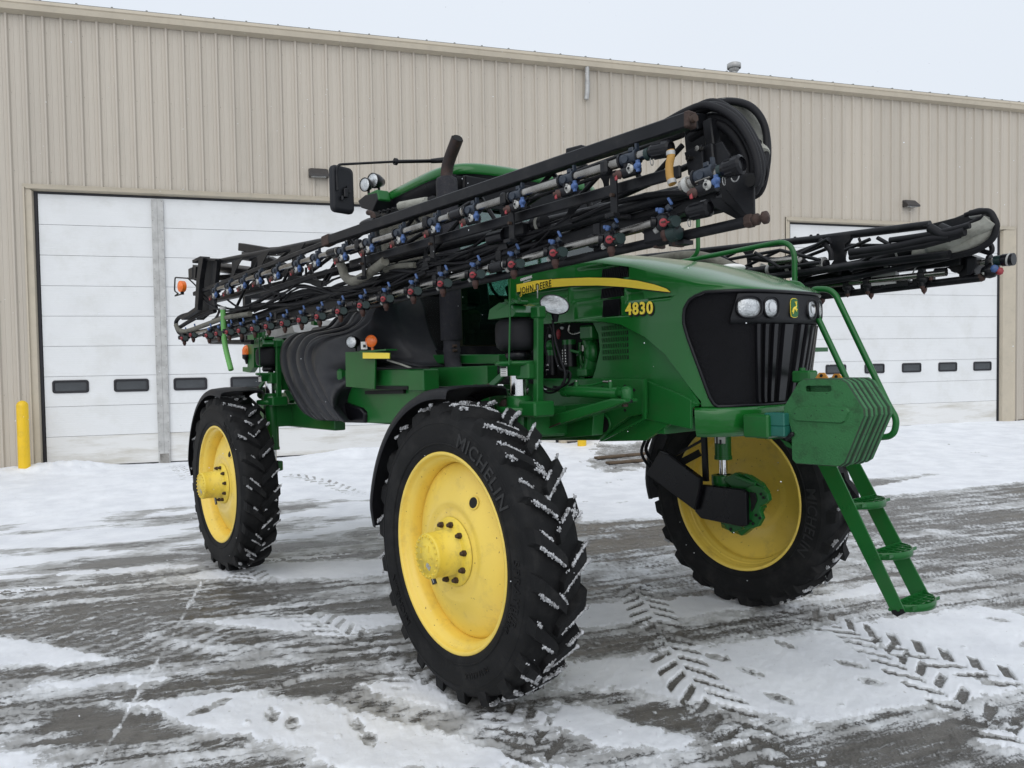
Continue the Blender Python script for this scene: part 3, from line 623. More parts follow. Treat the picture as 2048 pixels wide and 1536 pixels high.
def bollard(s, o, lab, h=1.36):
    x, y = s*CWY+o*SWY, WD+s*SWY-o*CWY; z = float(gh(np.array(x), np.array(y)))
    t_ = thing('bollard', lab, 'bollard', (x, y, z-.1), group='yellow bollards at the door jambs'); b = MB(); r = .098
    b.lathe([(r*1.02, -.1), (r*1.02, .15), (r, .6), (r, h)]+[(r*math.cos(a*math.pi/16), h+r*math.sin(a*math.pi/16)) for a in range(1, 9)], 'bollard', n=28); b.build('sleeve', t_)
bollard(-9.53, .55, 'tall yellow bollard left of the left overhead door'); bollard(1.42, .62, 'yellow bollard in a snow heap, seen only under the sprayer')
# two long timbers lying in the snow behind the sprayer
for (x0, y0), (x1, y1), lab in (((1.67,15.797), (3.22,16.609), 'farther of the two brown timbers lying in the snow behind the sprayer'), ((1.84,15.29), (3.126,15.874), 'nearer of the two brown timbers lying in the snow behind the sprayer')):
    d = math.atan2(y1-y0, x1-x0); L_ = math.hypot(x1-x0, y1-y0)
    z = float(gh(np.array((x0+x1)/2), np.array((y0+y1)/2)))
    b = MB(); b.box((0, 0, .022), (L_, .16, .044), 'pad', bev=.008); o = b.build('timber'); o.location = ((x0+x1)/2, (y0+y1)/2, z); o.rotation_euler = (0, 0, d); tag(o, lab, 'timber', 'timbers lying in the snow')

# ================================================================ the sprayer
spr = thing('self_propelled_sprayer', 'tall green self-propelled crop sprayer with yellow wheels and folded black booms', 'crop sprayer', (VX, VY, 0), (0, -TILT, VYAW))
WB, TR2 = 4.459, 1.439
TR_, RR_ = .925, .612     # tyre and rim radius
def empty_part(name, parent, loc=(0, 0, 0), rot=(0, 0, 0)):
    o = bpy.data.objects.new(name, None); COL.objects.link(o); o.parent = parent; o.location = loc; o.rotation_euler = rot; o.empty_display_size = .2; return o
# wheel axis along local +Y (outer side = -Y)
def tyre_mesh():
    b = MB(); n = 96
    prof = [(.60, -.185), (.625, -.212), (.66, -.222), (.70, -.228), (.76, -.232), (.80, -.228), (.835, -.215), (.862, -.19), (.872, -.15), (.878, -.08), (.88, 0),
            (.878, .08), (.872, .15), (.862, .19), (.835, .215), (.80, .228), (.76, .232), (.70, .228), (.66, .222), (.625, .212), (.60, .185)]
    b.lathe(prof, 'rubber', ax=(0, 1, 0), n=n)
    # moulded rings on the side walls
    for s in (-1, 1):
        for r, w_ in ((.672, .006), (.80, .005)):
            b.lathe([(r-w_, s*.226), (r, s*.2335), (r+w_, s*.226)] if r < .7 else [(r-w_, s*.2275), (r, s*.2325), (r+w_, s*.2265)], 'rubber', ax=(0, 1, 0), n=n)
    NL = 22
    for side in (-1, 1):
        for k in range(NL):
            a0 = 2*math.pi*(k+(.5 if side > 0 else 0))/NL; rows = []
            # centre line of a lug from the middle of the tread to the shoulder and down the side wall
            for t in (0, .08, .35, .65, .88, 1.0, 1.12):
                if t <= 1: y = side*(-.018+.235*t)*1.0 if False else side*(-.02+.226*t); adv = .30*t**.86
                else: y = side*.214; adv = .315
                top = TR_-.004*(abs(y)/.2)**2; 
                if t == 1.0: top = .905
                if t > 1: top = .872
                base = .865 if t < .9 else .80
                if t > 1: base = .79
                hw = (.036+.012*t) if t > 0.02 else .030
                an = a0-adv*.62
                th = hw/.9
                rows.append([(base, an-th*1.28, y), (top, an-th*.82, y), (top, an+th*.82, y), (base, an+th*1.28, y)])
            g = [[Vector((r*math.sin(a), y if not (i in (0, 3) and ti >= 5) else y*1.02, r*math.cos(a))) for i, (r, a, y) in enumerate(rw)] for ti, rw in enumerate(rows)]
            b.grid(g, 'rubber', smooth=False); b.add(g[0], [(0, 1, 2, 3)], 'rubber'); b.add(g[-1], [(3, 2, 1, 0)], 'rubber')
    return b.mesh('tyre')
def rim_profile(dish):
    # outer (negative y) lip to inner lip, then the disc
    return [(RR_+.012, -.188), (RR_+.012, -.206), (RR_+.004, -.216), (RR_-.010, -.214), (RR_-.016, -.200), (RR_-.020, -.175), (RR_-.030, -.165), (RR_-.048, -.150), (RR_-.060, -.11), (RR_-.064, -.05),
            (RR_-.066, .0), (RR_-.064, .05), (RR_-.058, .07), (RR_-.048, .075), (RR_-.048, .10), (RR_-.040, .108), (RR_-.034, .112), (RR_-.034, .140), (RR_-.026, .150), (RR_-.024, .165), (RR_-.016, .200), (RR_-.010, .214), (RR_+.004, .216), (RR_+.012, .206), (RR_+.012, .188)]
def disc_y(r, yo):   # the dished wheel disc swells outward from its weld to the hub flange
    u = max(0, min(1, (r-.26)/.285)); return yo-.004+.125*u**1.7
def rim_mesh(yo):
    b = MB(); b.lathe(rim_profile(0), 'yellow', ax=(0, 1, 0), n=80)
    # pressed disc: yo = y of the hub flange; outer edge welded inside the barrel, bulging outward
    d = [(.549, yo+.150), (.548, disc_y(.545, yo)+.012)]+[(r, disc_y(r, yo)) for r in (.541, .525, .50, .47, .43, .39, .35, .32, .295)]+[(.27, yo+.016), (.25, yo+.008), (.215, yo+.008), (.08, yo+.008)]
    b.lathe(d, 'yellow', ax=(0, 1, 0), n=80); b.lathe([(r, y+.012) for r, y in d], 'yellow', ax=(0, 1, 0), n=80)
    return b.mesh('rim')
tyre_me = tyre_mesh()
def snow_mesh(seed, amount, arc):
    """snow packed along the lug edges, as many small rough lumps"""
    rg = random.Random(seed); b = MB(); NL = 22; OUT_PTS = []
    for side in (-1, 1):
        for k in range(NL):
            a0 = 2*math.pi*(k+(.5 if side > 0 else 0))/NL
            if not arc(a0): continue
            for edge in (-1, 1):
                dens = min(.95, amount*(1.25 if edge > 0 else .6))
                t = rg.uniform(0, .1); on = rg.random() < dens; RB = []
                while t < 1.04:
                    if rg.random() < .07:
                        on = rg.random() < dens
                        if len(RB) > 2: b.tube(RB, lambda u, w_=[rg.uniform(.004, .0105) for _ in range(90)]: w_[int(u*60)], 'snow_bit', 6)
                        RB = []
                    if on:
                        y = side*(-.02+.226*t); an = a0-.30*t**.86*.62+edge*(.036+.012*t)/.9*1.0+rg.uniform(-.004, .004); r = TR_-rg.uniform(.0, .010); RB.append(Vector((r*math.sin(an), y, r*math.cos(an))))
                        for q_ in range(2):
                            y = side*(-.02+.226*t); an = a0-.30*t**.86*.62+edge*(.036+.012*t)/.9*1.05+rg.uniform(-.009, .009)
                            r = TR_-rg.uniform(-.003, .020); s = rg.uniform(.003, .0085)*(1.25 if edge > 0 else 1)
                            lump(b, Vector((r*math.sin(an), y+rg.uniform(-.009, .009), r*math.cos(an))), s, rg, .65)
                    t += rg.uniform(.014, .026)
                if len(RB) > 2: b.tube(RB, lambda u, w_=[rg.uniform(.004, .0105) for _ in range(90)]: w_[int(u*60)], 'snow_bit', 6)
            if rg.random() < amount*.45:   # a patch left on the lug face
                t0 = rg.uniform(.1, .8)
                for q in range(rg.randint(25, 60)):
                    t = t0+rg.uniform(-.12, .12); y = side*(-.02+.226*min(1, max(0, t))); an = a0-.30*max(0, min(1, t))**.86*.62+rg.uniform(-.028, .028)
                    lump(b, Vector(((TR_-.001)*math.sin(an), y, (TR_-.001)*math.cos(an))), rg.uniform(.005, .011), rg, .45)
    return b.mesh('packed_snow')
OCT = [(1, 0, 0), (-1, 0, 0), (0, 1, 0), (0, -1, 0), (0, 0, 1), (0, 0, -1)]
OCF = [(0, 2, 4), (2, 1, 4), (1, 3, 4), (3, 0, 4), (2, 0, 5), (1, 2, 5), (3, 1, 5), (0, 3, 5)]
def lump(b, c, s, rg, flat=1.0):
    R = Matrix.Rotation(rg.uniform(0, 6.28), 3, (rg.random()-.5, rg.random()-.5, rg.random()-.5) if True else 'Z')
    n = Vector((c.x, 0, c.z)).normalized()
    vs = []
    for q in OCT:
        d = R @ Vector(q)*s*rg.uniform(.7, 1.4); d -= n*d.dot(n)*(1-flat) if flat < 1 else Vector((0, 0, 0)); vs.append(c+d)
    b.add(vs, OCF, 'snow_bit', True)
def wrap_text(txt, size, r, a_mid, b, m, y, out=-1, shear=0, depth=.004, bold=.0, spacing=1.05):
    vs, fs = text_mesh(txt, size, depth, shear, bold, spacing); q = []
    for v in vs:
        an = a_mid+v.x/r*(1 if out < 0 else -1); rr = r+v.y
        # outward normal is -Y when out<0; letters read clockwise seen from outside
        q.append((rr*math.sin(an), y+out*v.z, rr*math.cos(an)))
    b.add(q, fs, m)
def build_wheel(name_loc, steer, yo, hub_len, snow_amt, seed, inner=False, spin=0.0, texts=()):
    x, y, flip = name_loc
    o = empty_part('wheel', spr, (x, y, TR_), (0, 0, steer+(math.pi if flip else 0))); o.scale = (1, .82, 1)
    ty = link('tyre', tyre_me, o); ty.rotation_euler = (0, spin, 0)
    link('rim', rim_mesh(yo), o)
    # hub drum and end plate
    h = MB(); r = .138; y1 = yo-.01; y0 = y1-hub_len
    h.lathe([(.215, y1+.012), (.205, y1-.012), (.16, y1-.016), (r+.004, y1-.02), (r, y0+.02), (r, y0+.004), (r-.006, y0)], 'yellow_hub', ax=(0, 1, 0), n=40)
    h.lathe([(r-.006, y0), (.10, y0-.001), (.098, y0-.006), (.045, y0-.007), (.04, y0-.012), (.012, y0-.012), (0.0, y0-.012)], 'yellow_hub', ax=(0, 1, 0), n=40)
    for k in range(7):
        a = k*.9; h.box((.065*math.cos(a), y0-.009, .065*math.sin(a)), (.035, .006, .006), 'yellow_hub', Matrix.Rotation(a*1.7, 3, 'Y'))
    h.build('hub', o)
    b = MB(); b.box((.03, y0-.010, -.055), (.045, .004, .03), 'galv', Matrix.Rotation(.5, 3, 'Y')); b.build('data_plate', o)
    bm_ = MB(); bm_.lathe([(.0, -.034), (.010, -.034), (.0125, -.026), (.0125, -.018), (.017, -.018), (.017, 0), (.02, .002)], 'bolt', ax=(0, 1, 0), n=6, smooth=False); bme = bm_.mesh('wheel_nut')
    for k in range(10):
        a = 2*math.pi*(k+.3)/10; q = link('wheel_nut', bme, o); q.location = (.176*math.sin(a), y1-.012, .176*math.cos(a)); q.scale = (1.15, 1.3, 1.15)
    c = MB(); c.lathe([(.0, -.012), (.0055, -.012), (.0075, -.006), (.0075, 0)], 'yellow_hub', ax=(0, 1, 0), n=6, smooth=False); cme = c.mesh('cover_bolt')
    for k in range(20):
        a = 2*math.pi*k/20; q = link('cover_bolt', cme, o); q.location = (.122*math.sin(a), y0-.001, .122*math.cos(a))
    # hand hole in the disc and valve, warning plate
    if flip: name_loc = None
    b = MB(); a = .60; rr = .395; hy = disc_y(rr, yo)-.006; nn = Vector((-.42*math.sin(a), 1, -.42*math.cos(a))); b.disc((rr*math.sin(a), hy, rr*math.cos(a)), nn, .034, 'black_deep', 24, .010); b.lathe([(.034, -.002), (.038, -.006), (.043, .004)], 'yellow', (rr*math.sin(a), hy-.004, rr*math.cos(a)), nn, 24); b.build('hand_hole', o) if not flip else None
    b = MB(); b.box((-.24, yo+.004, -.20), (.10, .03, .045), 'slate', Matrix.Rotation(1.1, 3, 'Y')); b.box((-.24, yo-.0125, -.20), (.08, .002, .004), 'white', Matrix.Rotation(1.1, 3, 'Y')); b.build('sticker', o) if not flip else None
    for txt, size, r, am, m, sh, sp in texts:
        L_ = MB(); wrap_text(txt, size, r, am, L_, m, -.2325, -1, sh, .0045, .0012, sp); L_.build('tyre_lettering', o, recalc=False)
    if snow_amt: s = link('packed_snow', snow_mesh(seed, snow_amt, lambda a: math.cos(a+spin-0.6) > -.75 or seed == 3), o); s.rotation_euler = (0, spin, 0); s['kind'] = 'stuff'
    return o
TX = [('MICHELIN', .125, .722, .66, 'letter', .12, 1.10), ('SPRAYBIB', .075, .733, 1.72, 'rubber', 0, 1.25), ('380/90R46', .042, .70, 1.95, 'rubber', 0, 1.0), ('ULTRAFLEX', .045, .733, 2.7, 'rubber', 0, 1.2), ('MICHELIN', .075, .733, 4.10, 'rubber', .12, 1.1)]
W1 = build_wheel((0, -TR2-.047, False), -0.0204, -.165, .215, .55, 1, texts=TX, spin=.07)
W2 = build_wheel((-WB, -TR2-.047, False), 0.0, -.14, .262, .30, 2, texts=[TX[0]+()] and [('MICHELIN', .085, .733, .75, 'rubber', .12, 1.02)], spin=.2)
W3 = build_wheel((0, TR2-.05, True), 0.0, -.145, .165, .16, 3, spin=.11)
W4 = build_wheel((-WB, TR2-.05, True), 0.0, -.120, .215, .2, 4, spin=.3)
# lettering on the inward side wall of the far front tyre
L_ = MB(); wrap_text('MICHELIN', .115, .722, -1.75, L_, 'letter', .2325, 1, .12, .004, .001, 1.08)
L_.build('tyre_lettering', W3, recalc=False)

# ---------------------------------------------------------------- mudguards: curved bands behind and over each wheel
def fender(x, y, a0, a1, name='mudguard', steer=0):
    o = MB(); n = 26; rows = []; R_ = .995
    prof = [(-.245, R_-.055), (-.25, R_-.05), (-.238, R_-.008), (-.215, R_+.004), (-.10, R_+.016), (.10, R_+.016), (.215, R_+.004), (.238, R_-.008), (.25, R_-.05)]
    inner = [(q, r-.010) for q, r in reversed(prof)]; ring = prof+inner
    for i in range(n+1):
        a = a0+(a1-a0)*i/n; tp = 1-(.12*max(0, 1-i/2.5)+.05*max(0, 1-(n-i)/2))
        rows.append([(x+r*math.sin(a), y+q*tp, .94+r*math.cos(a)*1.0) for q, r in ring])
    o.grid(rows, 'fender', smooth=True, close=True); o.add(rows[0], [tuple(range(len(ring)))], 'fender'); o.add(rows[-1], [tuple(range(len(ring)-1, -1, -1))], 'fender')
    p = o.build(name, spr)
    b = MB(); s = 1 if y < 0 else -1
    for a in (-.35, -.8):
        b.bar((x+(R_-.0)*math.sin(a), y+s*.22, .94+(R_-.0)*math.cos(a)), (x+.1, y+s*.33, 1.65+.1*a), .04, .012, 'black')
    b.build('mudguard_bracket', p)
    for k in range(6):
        a = a0+(a1-a0)*(k+.5)/6; m_ = MB(); m_.disc((x+(R_+.014)*math.sin(a), y+.08, .94+(R_+.014)*math.cos(a)), (math.sin(a), 0, math.cos(a)), .012, 'bolt', 8, .01); m_.build('bolt', p)
    return p
fender(0.0, -TR2, -1.56, .06); fender(-WB, -TR2, -1.58, .28); fender(0, TR2, -1.72, .05); fender(-WB, TR2, -1.6, .2)

# ---------------------------------------------------------------- chassis, suspension, axle arms
def part(b, name, parent=None, bevel=0.0): return b.build(name, spr if parent is None else parent, bevel)
b = MB()
# main rails
for s in (-1, 1):
    b.bar((-5.6, s*.48, 1.70), (.2, s*.48, 1.70), .14, .30, 'green', bev=.008)
b.bar((-5.4, -.5, 1.66), (-5.4, .5, 1.66), .2, .26, 'green'); b.bar((-2.6, -.5, 1.66), (-2.6, .5, 1.66), .2, .2, 'green')
part(b, 'chassis_rail')
# front side box of the frame, with its sloped lower edge and pocket
b = MB(); pl = [(-0.563,-0.6,1.973),(0.698,-0.6,1.959),(0.69,-0.6,1.736),(0.566,-0.6,1.717),(0.349,-0.6,1.602),(0.277,-0.6,1.552),(-0.585,-0.6,1.508)]
for s in (1, -1): b.plate([(x, y*s, z) for x, y, z in pl], .05, 'green')
b.plate([(x, y+.02, z-.004) for x, y, z in [(0.662,-0.56,1.958),(1.072,-0.56,1.808),(0.853,-0.56,1.682),(0.639,-0.56,1.567),(0.216,-0.56,1.539),(0.309,-0.56,1.597),(0.528,-0.56,1.713)]], .04, 'green')
b.box((.25, 0, 1.66), (1.1, 1.1, .1), 'green'); part(b, 'front_frame_box', bevel=.006)
fr = bpy.data.objects['front_frame_box']
b = MB(); b.bar((0.722,-0.635,1.956), (0.713,-0.635,1.707), .016, .02, 'green', up=(1, 0, 0)); b.bar((0.709,-0.635,1.707), (0.336,-0.635,1.557), .02, .012, 'green'); b.build('frame_flange', fr)
b = MB()
for q in [(0.547,-0.628,1.913),(0.624,-0.628,1.888),(0.541,-0.628,1.759),(0.343,-0.628,1.904)]: b.disc(q, (0, 1, 0), .010, 'black_deep', 10, .006)
b.build('bolt_hole', fr)['kind'] = 'stuff'
b = MB(); oc = Vector((0.345,-0.63,1.663)); b.lathe([(.055, -.005), (.062, -.012), (.07, -.004)], 'green', oc, (0, 1, 0), 24); b.disc(oc, (0, 1, 0), .054, 'black_deep', 20, .008); b.build('access_hole', fr)
# lower green plates between the axles
b = MB(); b.plate([(-2.598,-1.16,1.917),(-2.442,-1.16,1.939),(-0.873,-1.16,1.926),(-0.888,-1.16,1.666),(-1.957,-1.16,1.631),(-1.969,-1.16,1.729),(-2.049,-1.16,1.757),(-2.574,-1.16,1.83)], .02, 'green'); b.plate([(-1.679,-0.8,1.915),(-0.646,-0.8,1.875),(-0.722,-0.8,1.63),(-1.697,-0.8,1.617)], .02, 'green'); part(b, 'side_skirt')
b = MB(); b.plate([(-1.938,-1.17,1.628),(-1.932,-1.17,1.722),(-2.002,-1.17,1.758),(-2.532,-1.17,1.831),(-2.574,-1.17,1.817),(-2.365,-1.17,1.619)], .06, 'black_gloss'); part(b, 'sump_tray', bevel=.02)
b = MB(); b.bar((-2.217,-1.18,2.017), (-0.906,-1.18,2.001), .10, .13, 'green', bev=.006); b.bar((-1.35,-0.95,2.0), (-0.438,-0.95,2.0), .10, .15, 'green', bev=.006); b.bar((-1.747,-1.19,1.933), (-1.168,-1.19,1.932), .06, .035, 'black_deep'); b.bar((-1.92,-1.17,1.887), (-1.28,-1.17,1.896), .05, .03, 'black_deep'); part(b, 'side_beam')
b = MB(); b.box((-0.966,-1.2,1.984), (.22, .14, .16), 'green', bev=.008); part(b, 'beam_bracket')
b = MB(); b.bar((-1.664,-0.8,2.157), (-0.493,-0.8,2.12), .10, .07, 'green', bev=.005); b.box((-1.15, 0, 2.1), (1.2, 1.4, .12), 'black_deep'); part(b, 'cab_sill')
# mirrored structure on the far side
b = MB(); b.bar((-2.6, .95, 2.0), (-.6, .95, 2.0), .1, .16, 'green', bev=.006); b.plate([(-2.6, .8, 1.6), (-.9, .8, 1.6), (-.9, .8, 1.95), (-2.6, .8, 1.95)], .02, 'green'); b.bar((-1.0, .8, 2.12), (1.0, .8, 2.12), .4, .03, 'green'); part(b, 'walkway')

def strut(x, y, s, far=False):
    """one wheel's suspension; s=+1 for the right side (outer = -Y)"""
    o = empty_part('suspension_strut', spr, (x, y, 0)); i = 1  # local frame of the vehicle
    def B(name, mb, bev=0.0): return mb.build(name, o, bev)
    b = MB()
    # air bag
    b.lathe([(.06, 2.16), (.115, 2.165), (.143, 2.19), (.150, 2.23), (.150, 2.31), (.142, 2.345), (.115, 2.37), (.07, 2.372)], 'hose', n=30); B('air_spring', b)
    b = MB(); b.lathe([(.075, 2.105), (.09, 2.13), (.08, 2.165), (.06, 2.17)], 'black_gloss', n=24); B('piston_base', b)
    b = MB(); b.lathe([(0, 2.095), (.155, 2.095), (.16, 2.085), (.155, 2.07), (.11, 2.06), (.10, 2.0), (.0, 2.0)], 'green', n=28); b.box((.10, 0, 2.03), (.14, .12, .11), 'green', bev=.01); B('upper_collar', b)
    b = MB(); b.box((-.01, -s*.116, 2.03), (.065, .006, .062), 'white'); b.box((-.01, -s*.1195, 2.055), (.06, .002, .012), 'black_gloss')
    for k in range(4): b.box((-.01, -s*.1195, 2.04-.011*k), (.05, .002, .003), 'black_gloss')
    B('warning_label', b)
    b = MB(); b.tube([(0, 0, 1.86), (0, 0, 2.005)], .062, 'chrome', 28); B('chrome_rod', b)
    b = MB(); b.lathe([(.088, 1.80), (.088, 1.865), (.062, 1.87)], 'green', n=26); b.lathe([(.0, 1.80), (.150, 1.80), (.157, 1.79), (.157, 1.755), (.13, 1.74), (0, 1.74)], 'green', n=28); b.box((.17, 0, 1.785), (.17, .17, .10), 'green', bev=.012); B('lower_collar', b)
    b = MB(); b.bar((.165, s*.02, 1.80), (.195, s*.02, 2.40), .055, .045, 'green', up=(1, 0, 0), bev=.006); b.bar((-.12, s*.05, 1.78), (-.125, s*.05, 2.38), .05, .04, 'green', up=(1, 0, 0), bev=.006); b.bar((.19, s*.02, 2.36), (.19, s*.02, 2.44), .07, .085, 'green', up=(1, 0, 0), bev=.01); B('guide_post', b)
    b = MB(); b.plate([(-.15, 0, 2.375), (.12, 0, 2.375), (.15, 0, 2.40), (.08, 0, 2.45), (-.02, 0, 2.475), (-.13, 0, 2.44)], .26, 'green'); b.box((.02, -s*.03, 2.47), (.16, .1, .025), 'green', bev=.005)
    for q in (-.05, .02, .09): b.disc((q, -s*.05, 2.49), (0, 0, 1), .012, 'green', 6, .02)
    b.tube([(-.04, -s*.12, 2.43), (.14, -s*.12, 2.47)], .012, 'green', 8); B('top_bracket', b, .006)
    b = MB(); b.tube([(.09, -s*.15, 2.07), (.125, -s*.16, 2.35), (.135, -s*.16, 2.62)], .006, 'green', 6); B('height_rod', b)
    # dirty links running forward/back
    b = MB(); b.bar((-.13, 0, 2.03), (-.29, -s*.02, 1.93), .03, .045, 'green_dirty', bev=.006); b.ball((-.30, -s*.02, 1.92), .035, 'rust', 10); b.ball((-.15, 0, 2.04), .04, 'green_dirty', 10)
    b.bar((-.30, -s*.02, 1.915), (-.16, -s*.03, 1.80), .03, .04, 'green_dirty', bev=.006); b.ball((-.14, 0, 1.80), .06, 'rust', 10, (1, 1, .8)); b.lathe([(.05, -.05), (.06, 0), (.05, .05)], 'green_dirty', (-.2, -.02, 1.87), (1, 0, .6), 14); B('torque_link', b)
    # spindle below: down the back of the wheel to the hub
    b = MB(); b.tube([(0, 0, 1.74), (0, 0, 1.26)], .068, 'green', 20); b.tube([(0, 0, 1.28), (0, 0, 1.25)], .073, 'green', 20); B('kingpin_housing', b)
    b = MB(); b.tube([(0, 0, 1.27), (0, 0, 1.08)], .036, 'chrome', 20); B('lower_rod', b)
    b = MB()
    kn = [(.20, 1.12, .05), (.27, 1.03, .08), (.31, .86, .08), (.22, .70, .08), (.12, .62, .05), (-.08, .66, .04), (-.12, .95, .05), (-.08, 1.10, .05)]
    yy = [(0, .78), (.06*-s, 1.0), (.12*-s, 1.0), (.20*-s, .72), (.3*-s, .5)]
    if far: kn = [(a*.35-.12, c_*.7+.28, e_) for a, c_, e_ in kn]
    cx, cz = .10, .88; b.grid([[(cx+(px-cx)*k2, q, cz+(pz-cz)*k2) for px, pz, _ in kn] for q, k2 in yy], 'green', smooth=False, close=True)
    b.add([(cx+(px-cx)*.78, 0, cz+(pz-cz)*.78) for px, pz, _ in kn], [tuple(range(8))], 'green'); b.lathe([(.062, 1.02), (.10, 1.02), (.10, 1.12), (.062, 1.125)], 'green', n=22)
    for q in (() if far else ((.19, .98), (.20, .84), (.14, .70), (.08, .66))): b.disc((q[0], s*.0, q[1]), (0, 1, 0), .016, 'black_deep', 10, .012)
    if not far:
        b.box((.02, s*.012, .86), (.05, .03, .17), 'black_deep'); b.plate([(.06, s*.03, 1.0), (.16, s*.03, 1.05), (.24, s*.03, .98), (.22, s*.03, .86), (.26, s*.03, .80), (.2, s*.03, .70), (.1, s*.03, .66), (.04, s*.03, .7)], .05, 'green', nrm=(0, 1, 0))
        b.box((.11, s*.055, .90), (.06, .02, .14), 'black_deep'); b.plate([(.10, 0, 1.10), (.30, -s*.03, .98), (.27, s*.03, .97), (.10, s*.03, 1.06)], .03, 'green'); b.plate([(.08, 0, 1.08), (.34, -s*.10, .88), (.33, -s*.02, .86), (.06, s*.03, 1.04)], .025, 'green')
        for q in ((.15, 1.02), (.21, .93), (.19, .76), (.10, .69)): b.disc((q[0], s*.058, q[1]), (0, 1, 0), .014, 'black_deep', 10, .008)
    B('wheel_knuckle', b, .01)
    return o
X0 = .03
S1 = strut(X0, -1.08, 1); S2 = strut(-.0, 1.08, -1); S3 = strut(-WB+.12, -1.08, 1, True); S4 = strut(-WB+.1, 1.08, -1, True)
# far wheel: black motor guards on the inside, label on the housing
b = MB()
g1 = [(-0.112,0.93,1.049),(0.304,0.93,1.049),(0.336,0.93,1.025),(0.333,0.93,0.769),(0.295,0.93,0.752),(-0.111,0.93,0.767),(-0.171,0.93,0.818)]
b.plate([(x, y, z) for x, y, z in g1], .05, 'black_gloss'); b.plate([(-0.498,0.88,1.304),(-0.399,0.88,1.284),(-0.07,0.88,1.112),(-0.073,0.88,1.03),(-0.13,0.88,0.837),(-0.655,0.88,1.092)], .05, 'black_gloss'); S2g = part(b, 'motor_guard', S2, .008)
S2g.parent = spr
b = MB(); b.plate([(0.296,0.98,1.043),(0.362,0.98,1.088),(0.443,0.98,1.081),(0.5,0.98,1.024),(0.507,0.98,0.979),(0.471,0.98,0.943),(0.43,0.98,0.923),(0.424,0.98,0.883),(0.445,0.98,0.831),(0.403,0.98,0.763),(0.324,0.98,0.729),(0.268,0.98,0.729),(0.279,0.98,0.794)], .05, 'green'); b.plate([(0.057,1.02,1.096),(0.181,1.02,1.164),(0.299,1.02,1.15),(0.412,1.02,1.097),(0.468,1.02,1.028),(0.294,1.02,0.99),(0.153,1.02,1.036)], .06, 'green'); b.bar((0.193,0.97,1.138), (0.394,0.96,1.094), .02, .03, 'green'); b.bar((0.281,0.98,1.16), (0.468,0.97,1.072), .02, .02, 'green'); q = part(b, 'knuckle_flange', bevel=.006)
b = MB(); b.plate([(0.34,0.95,1.027),(0.395,0.95,1.025),(0.407,0.95,0.971),(0.378,0.95,0.905),(0.349,0.95,0.87),(0.356,0.95,0.934)], .012, 'black_deep')
for c_ in [(0.444,0.95,1.022),(0.466,0.95,0.997),(0.342,0.95,0.799),(0.365,0.95,0.782),(0.43,0.95,0.834),(0.394,0.95,0.852)]: b.disc(c_, (0, 1, 0), .011, 'black_deep', 10, .012)
b.build('flange_opening', q)['kind'] = 'stuff'
b = MB(); b.bar((-0.105,0.97,1.462), (-0.097,0.97,1.071), .03, .045, 'black', up=(1, 0, 0)); b.bar((-0.13,0.98,1.41), (-0.393,0.95,1.27), .02, .02, 'black'); b.bar((-0.191,1.02,1.298), (-0.34,0.95,1.209), .03, .06, 'black'); part(b, 'guard_bracket')
b = MB(); b.tube([Vector(q) for q in [(-0.698,0.9,1.387),(-0.744,0.9,1.274),(-0.671,0.9,1.168),(-0.563,0.9,1.11)]], .014, 'hose', 8, sub=5); b.tube([Vector(q) for q in [(-0.684,0.95,1.407),(-0.736,0.95,1.292),(-0.645,0.95,1.187),(-0.52,0.95,1.131)]], .016, 'hose', 8, sub=5); part(b, 'motor_hose')
b = MB(); b.box((0.044,0.985,1.426), (.10, .004, .07), 'white'); b.box((0.016,0.982,1.417), (.015, .004, .07), 'black_gloss'); b.box((0.051,0.982,1.402), (.02, .003, .04), 'black_gloss'); part(b, 'torn_label')
# front axle: transverse beam, right arm castings, steering cylinder
b = MB(); b.bar((0, -.6, 1.67), (0, .6, 1.67), .3, .22, 'green', bev=.01); part(b, 'front_axle_beam')
b = MB()
arm = [(-0.274,-0.86,1.784),(0.025,-0.86,1.788),(0.034,-0.86,1.755),(0.032,-0.86,1.708),(0.705,-0.86,1.848),(0.817,-0.86,1.846),(0.824,-0.86,1.828),(0.724,-0.86,1.797),(0.319,-0.86,1.696),(0.028,-0.86,1.633),(-0.224,-0.86,1.665),(-0.306,-0.86,1.712)]
b.plate(arm, .12, 'green'); part(b, 'steering_arm', bevel=.012)
b = MB(); b.plate([(-0.13,-0.72,1.779),(0.171,-0.72,1.797),(0.41,-0.72,1.81),(0.378,-0.72,1.598),(-0.206,-0.72,1.537),(-0.372,-0.72,1.601),(-0.426,-0.72,1.686)], .10, 'green'); b.bar((.02, -1.1, 1.70), (.02, -.6, 1.68), .24, .2, 'green', bev=.015); part(b, 'axle_arm', bevel=.01)
b = MB()
for q in [(-0.148,-0.93,1.769),(0.043,-0.93,1.745)]: b.disc(q, (0, 1, 0), .019, 'green', 6, .035)
part(b, 'arm_bolt')
b = MB(); b.tube([(-0.072,-0.925,1.658),(0.105,-0.925,1.651),(0.146,-0.925,1.655),(0.246,-0.925,1.685)], .005, 'rust', 6, sub=4); part(b, 'rust_streak')
b = MB(); A1, A2 = Vector((0.218,-0.84,1.892)), Vector((0.691,-0.84,1.874)); d = (A2-A1).normalized()
b.tube([A1, A2], .036, 'green', 20); b.tube([A1-d*.02, A1+d*.03], .041, 'green', 20); b.tube([A2-d*.03, A2+d*.012], .042, 'green', 20); cy_ = part(b, 'steering_cylinder')
b = MB(); b.tube([A1-d*.22, A1], .012, 'chrome', 14); b.build('piston_rod', cy_)
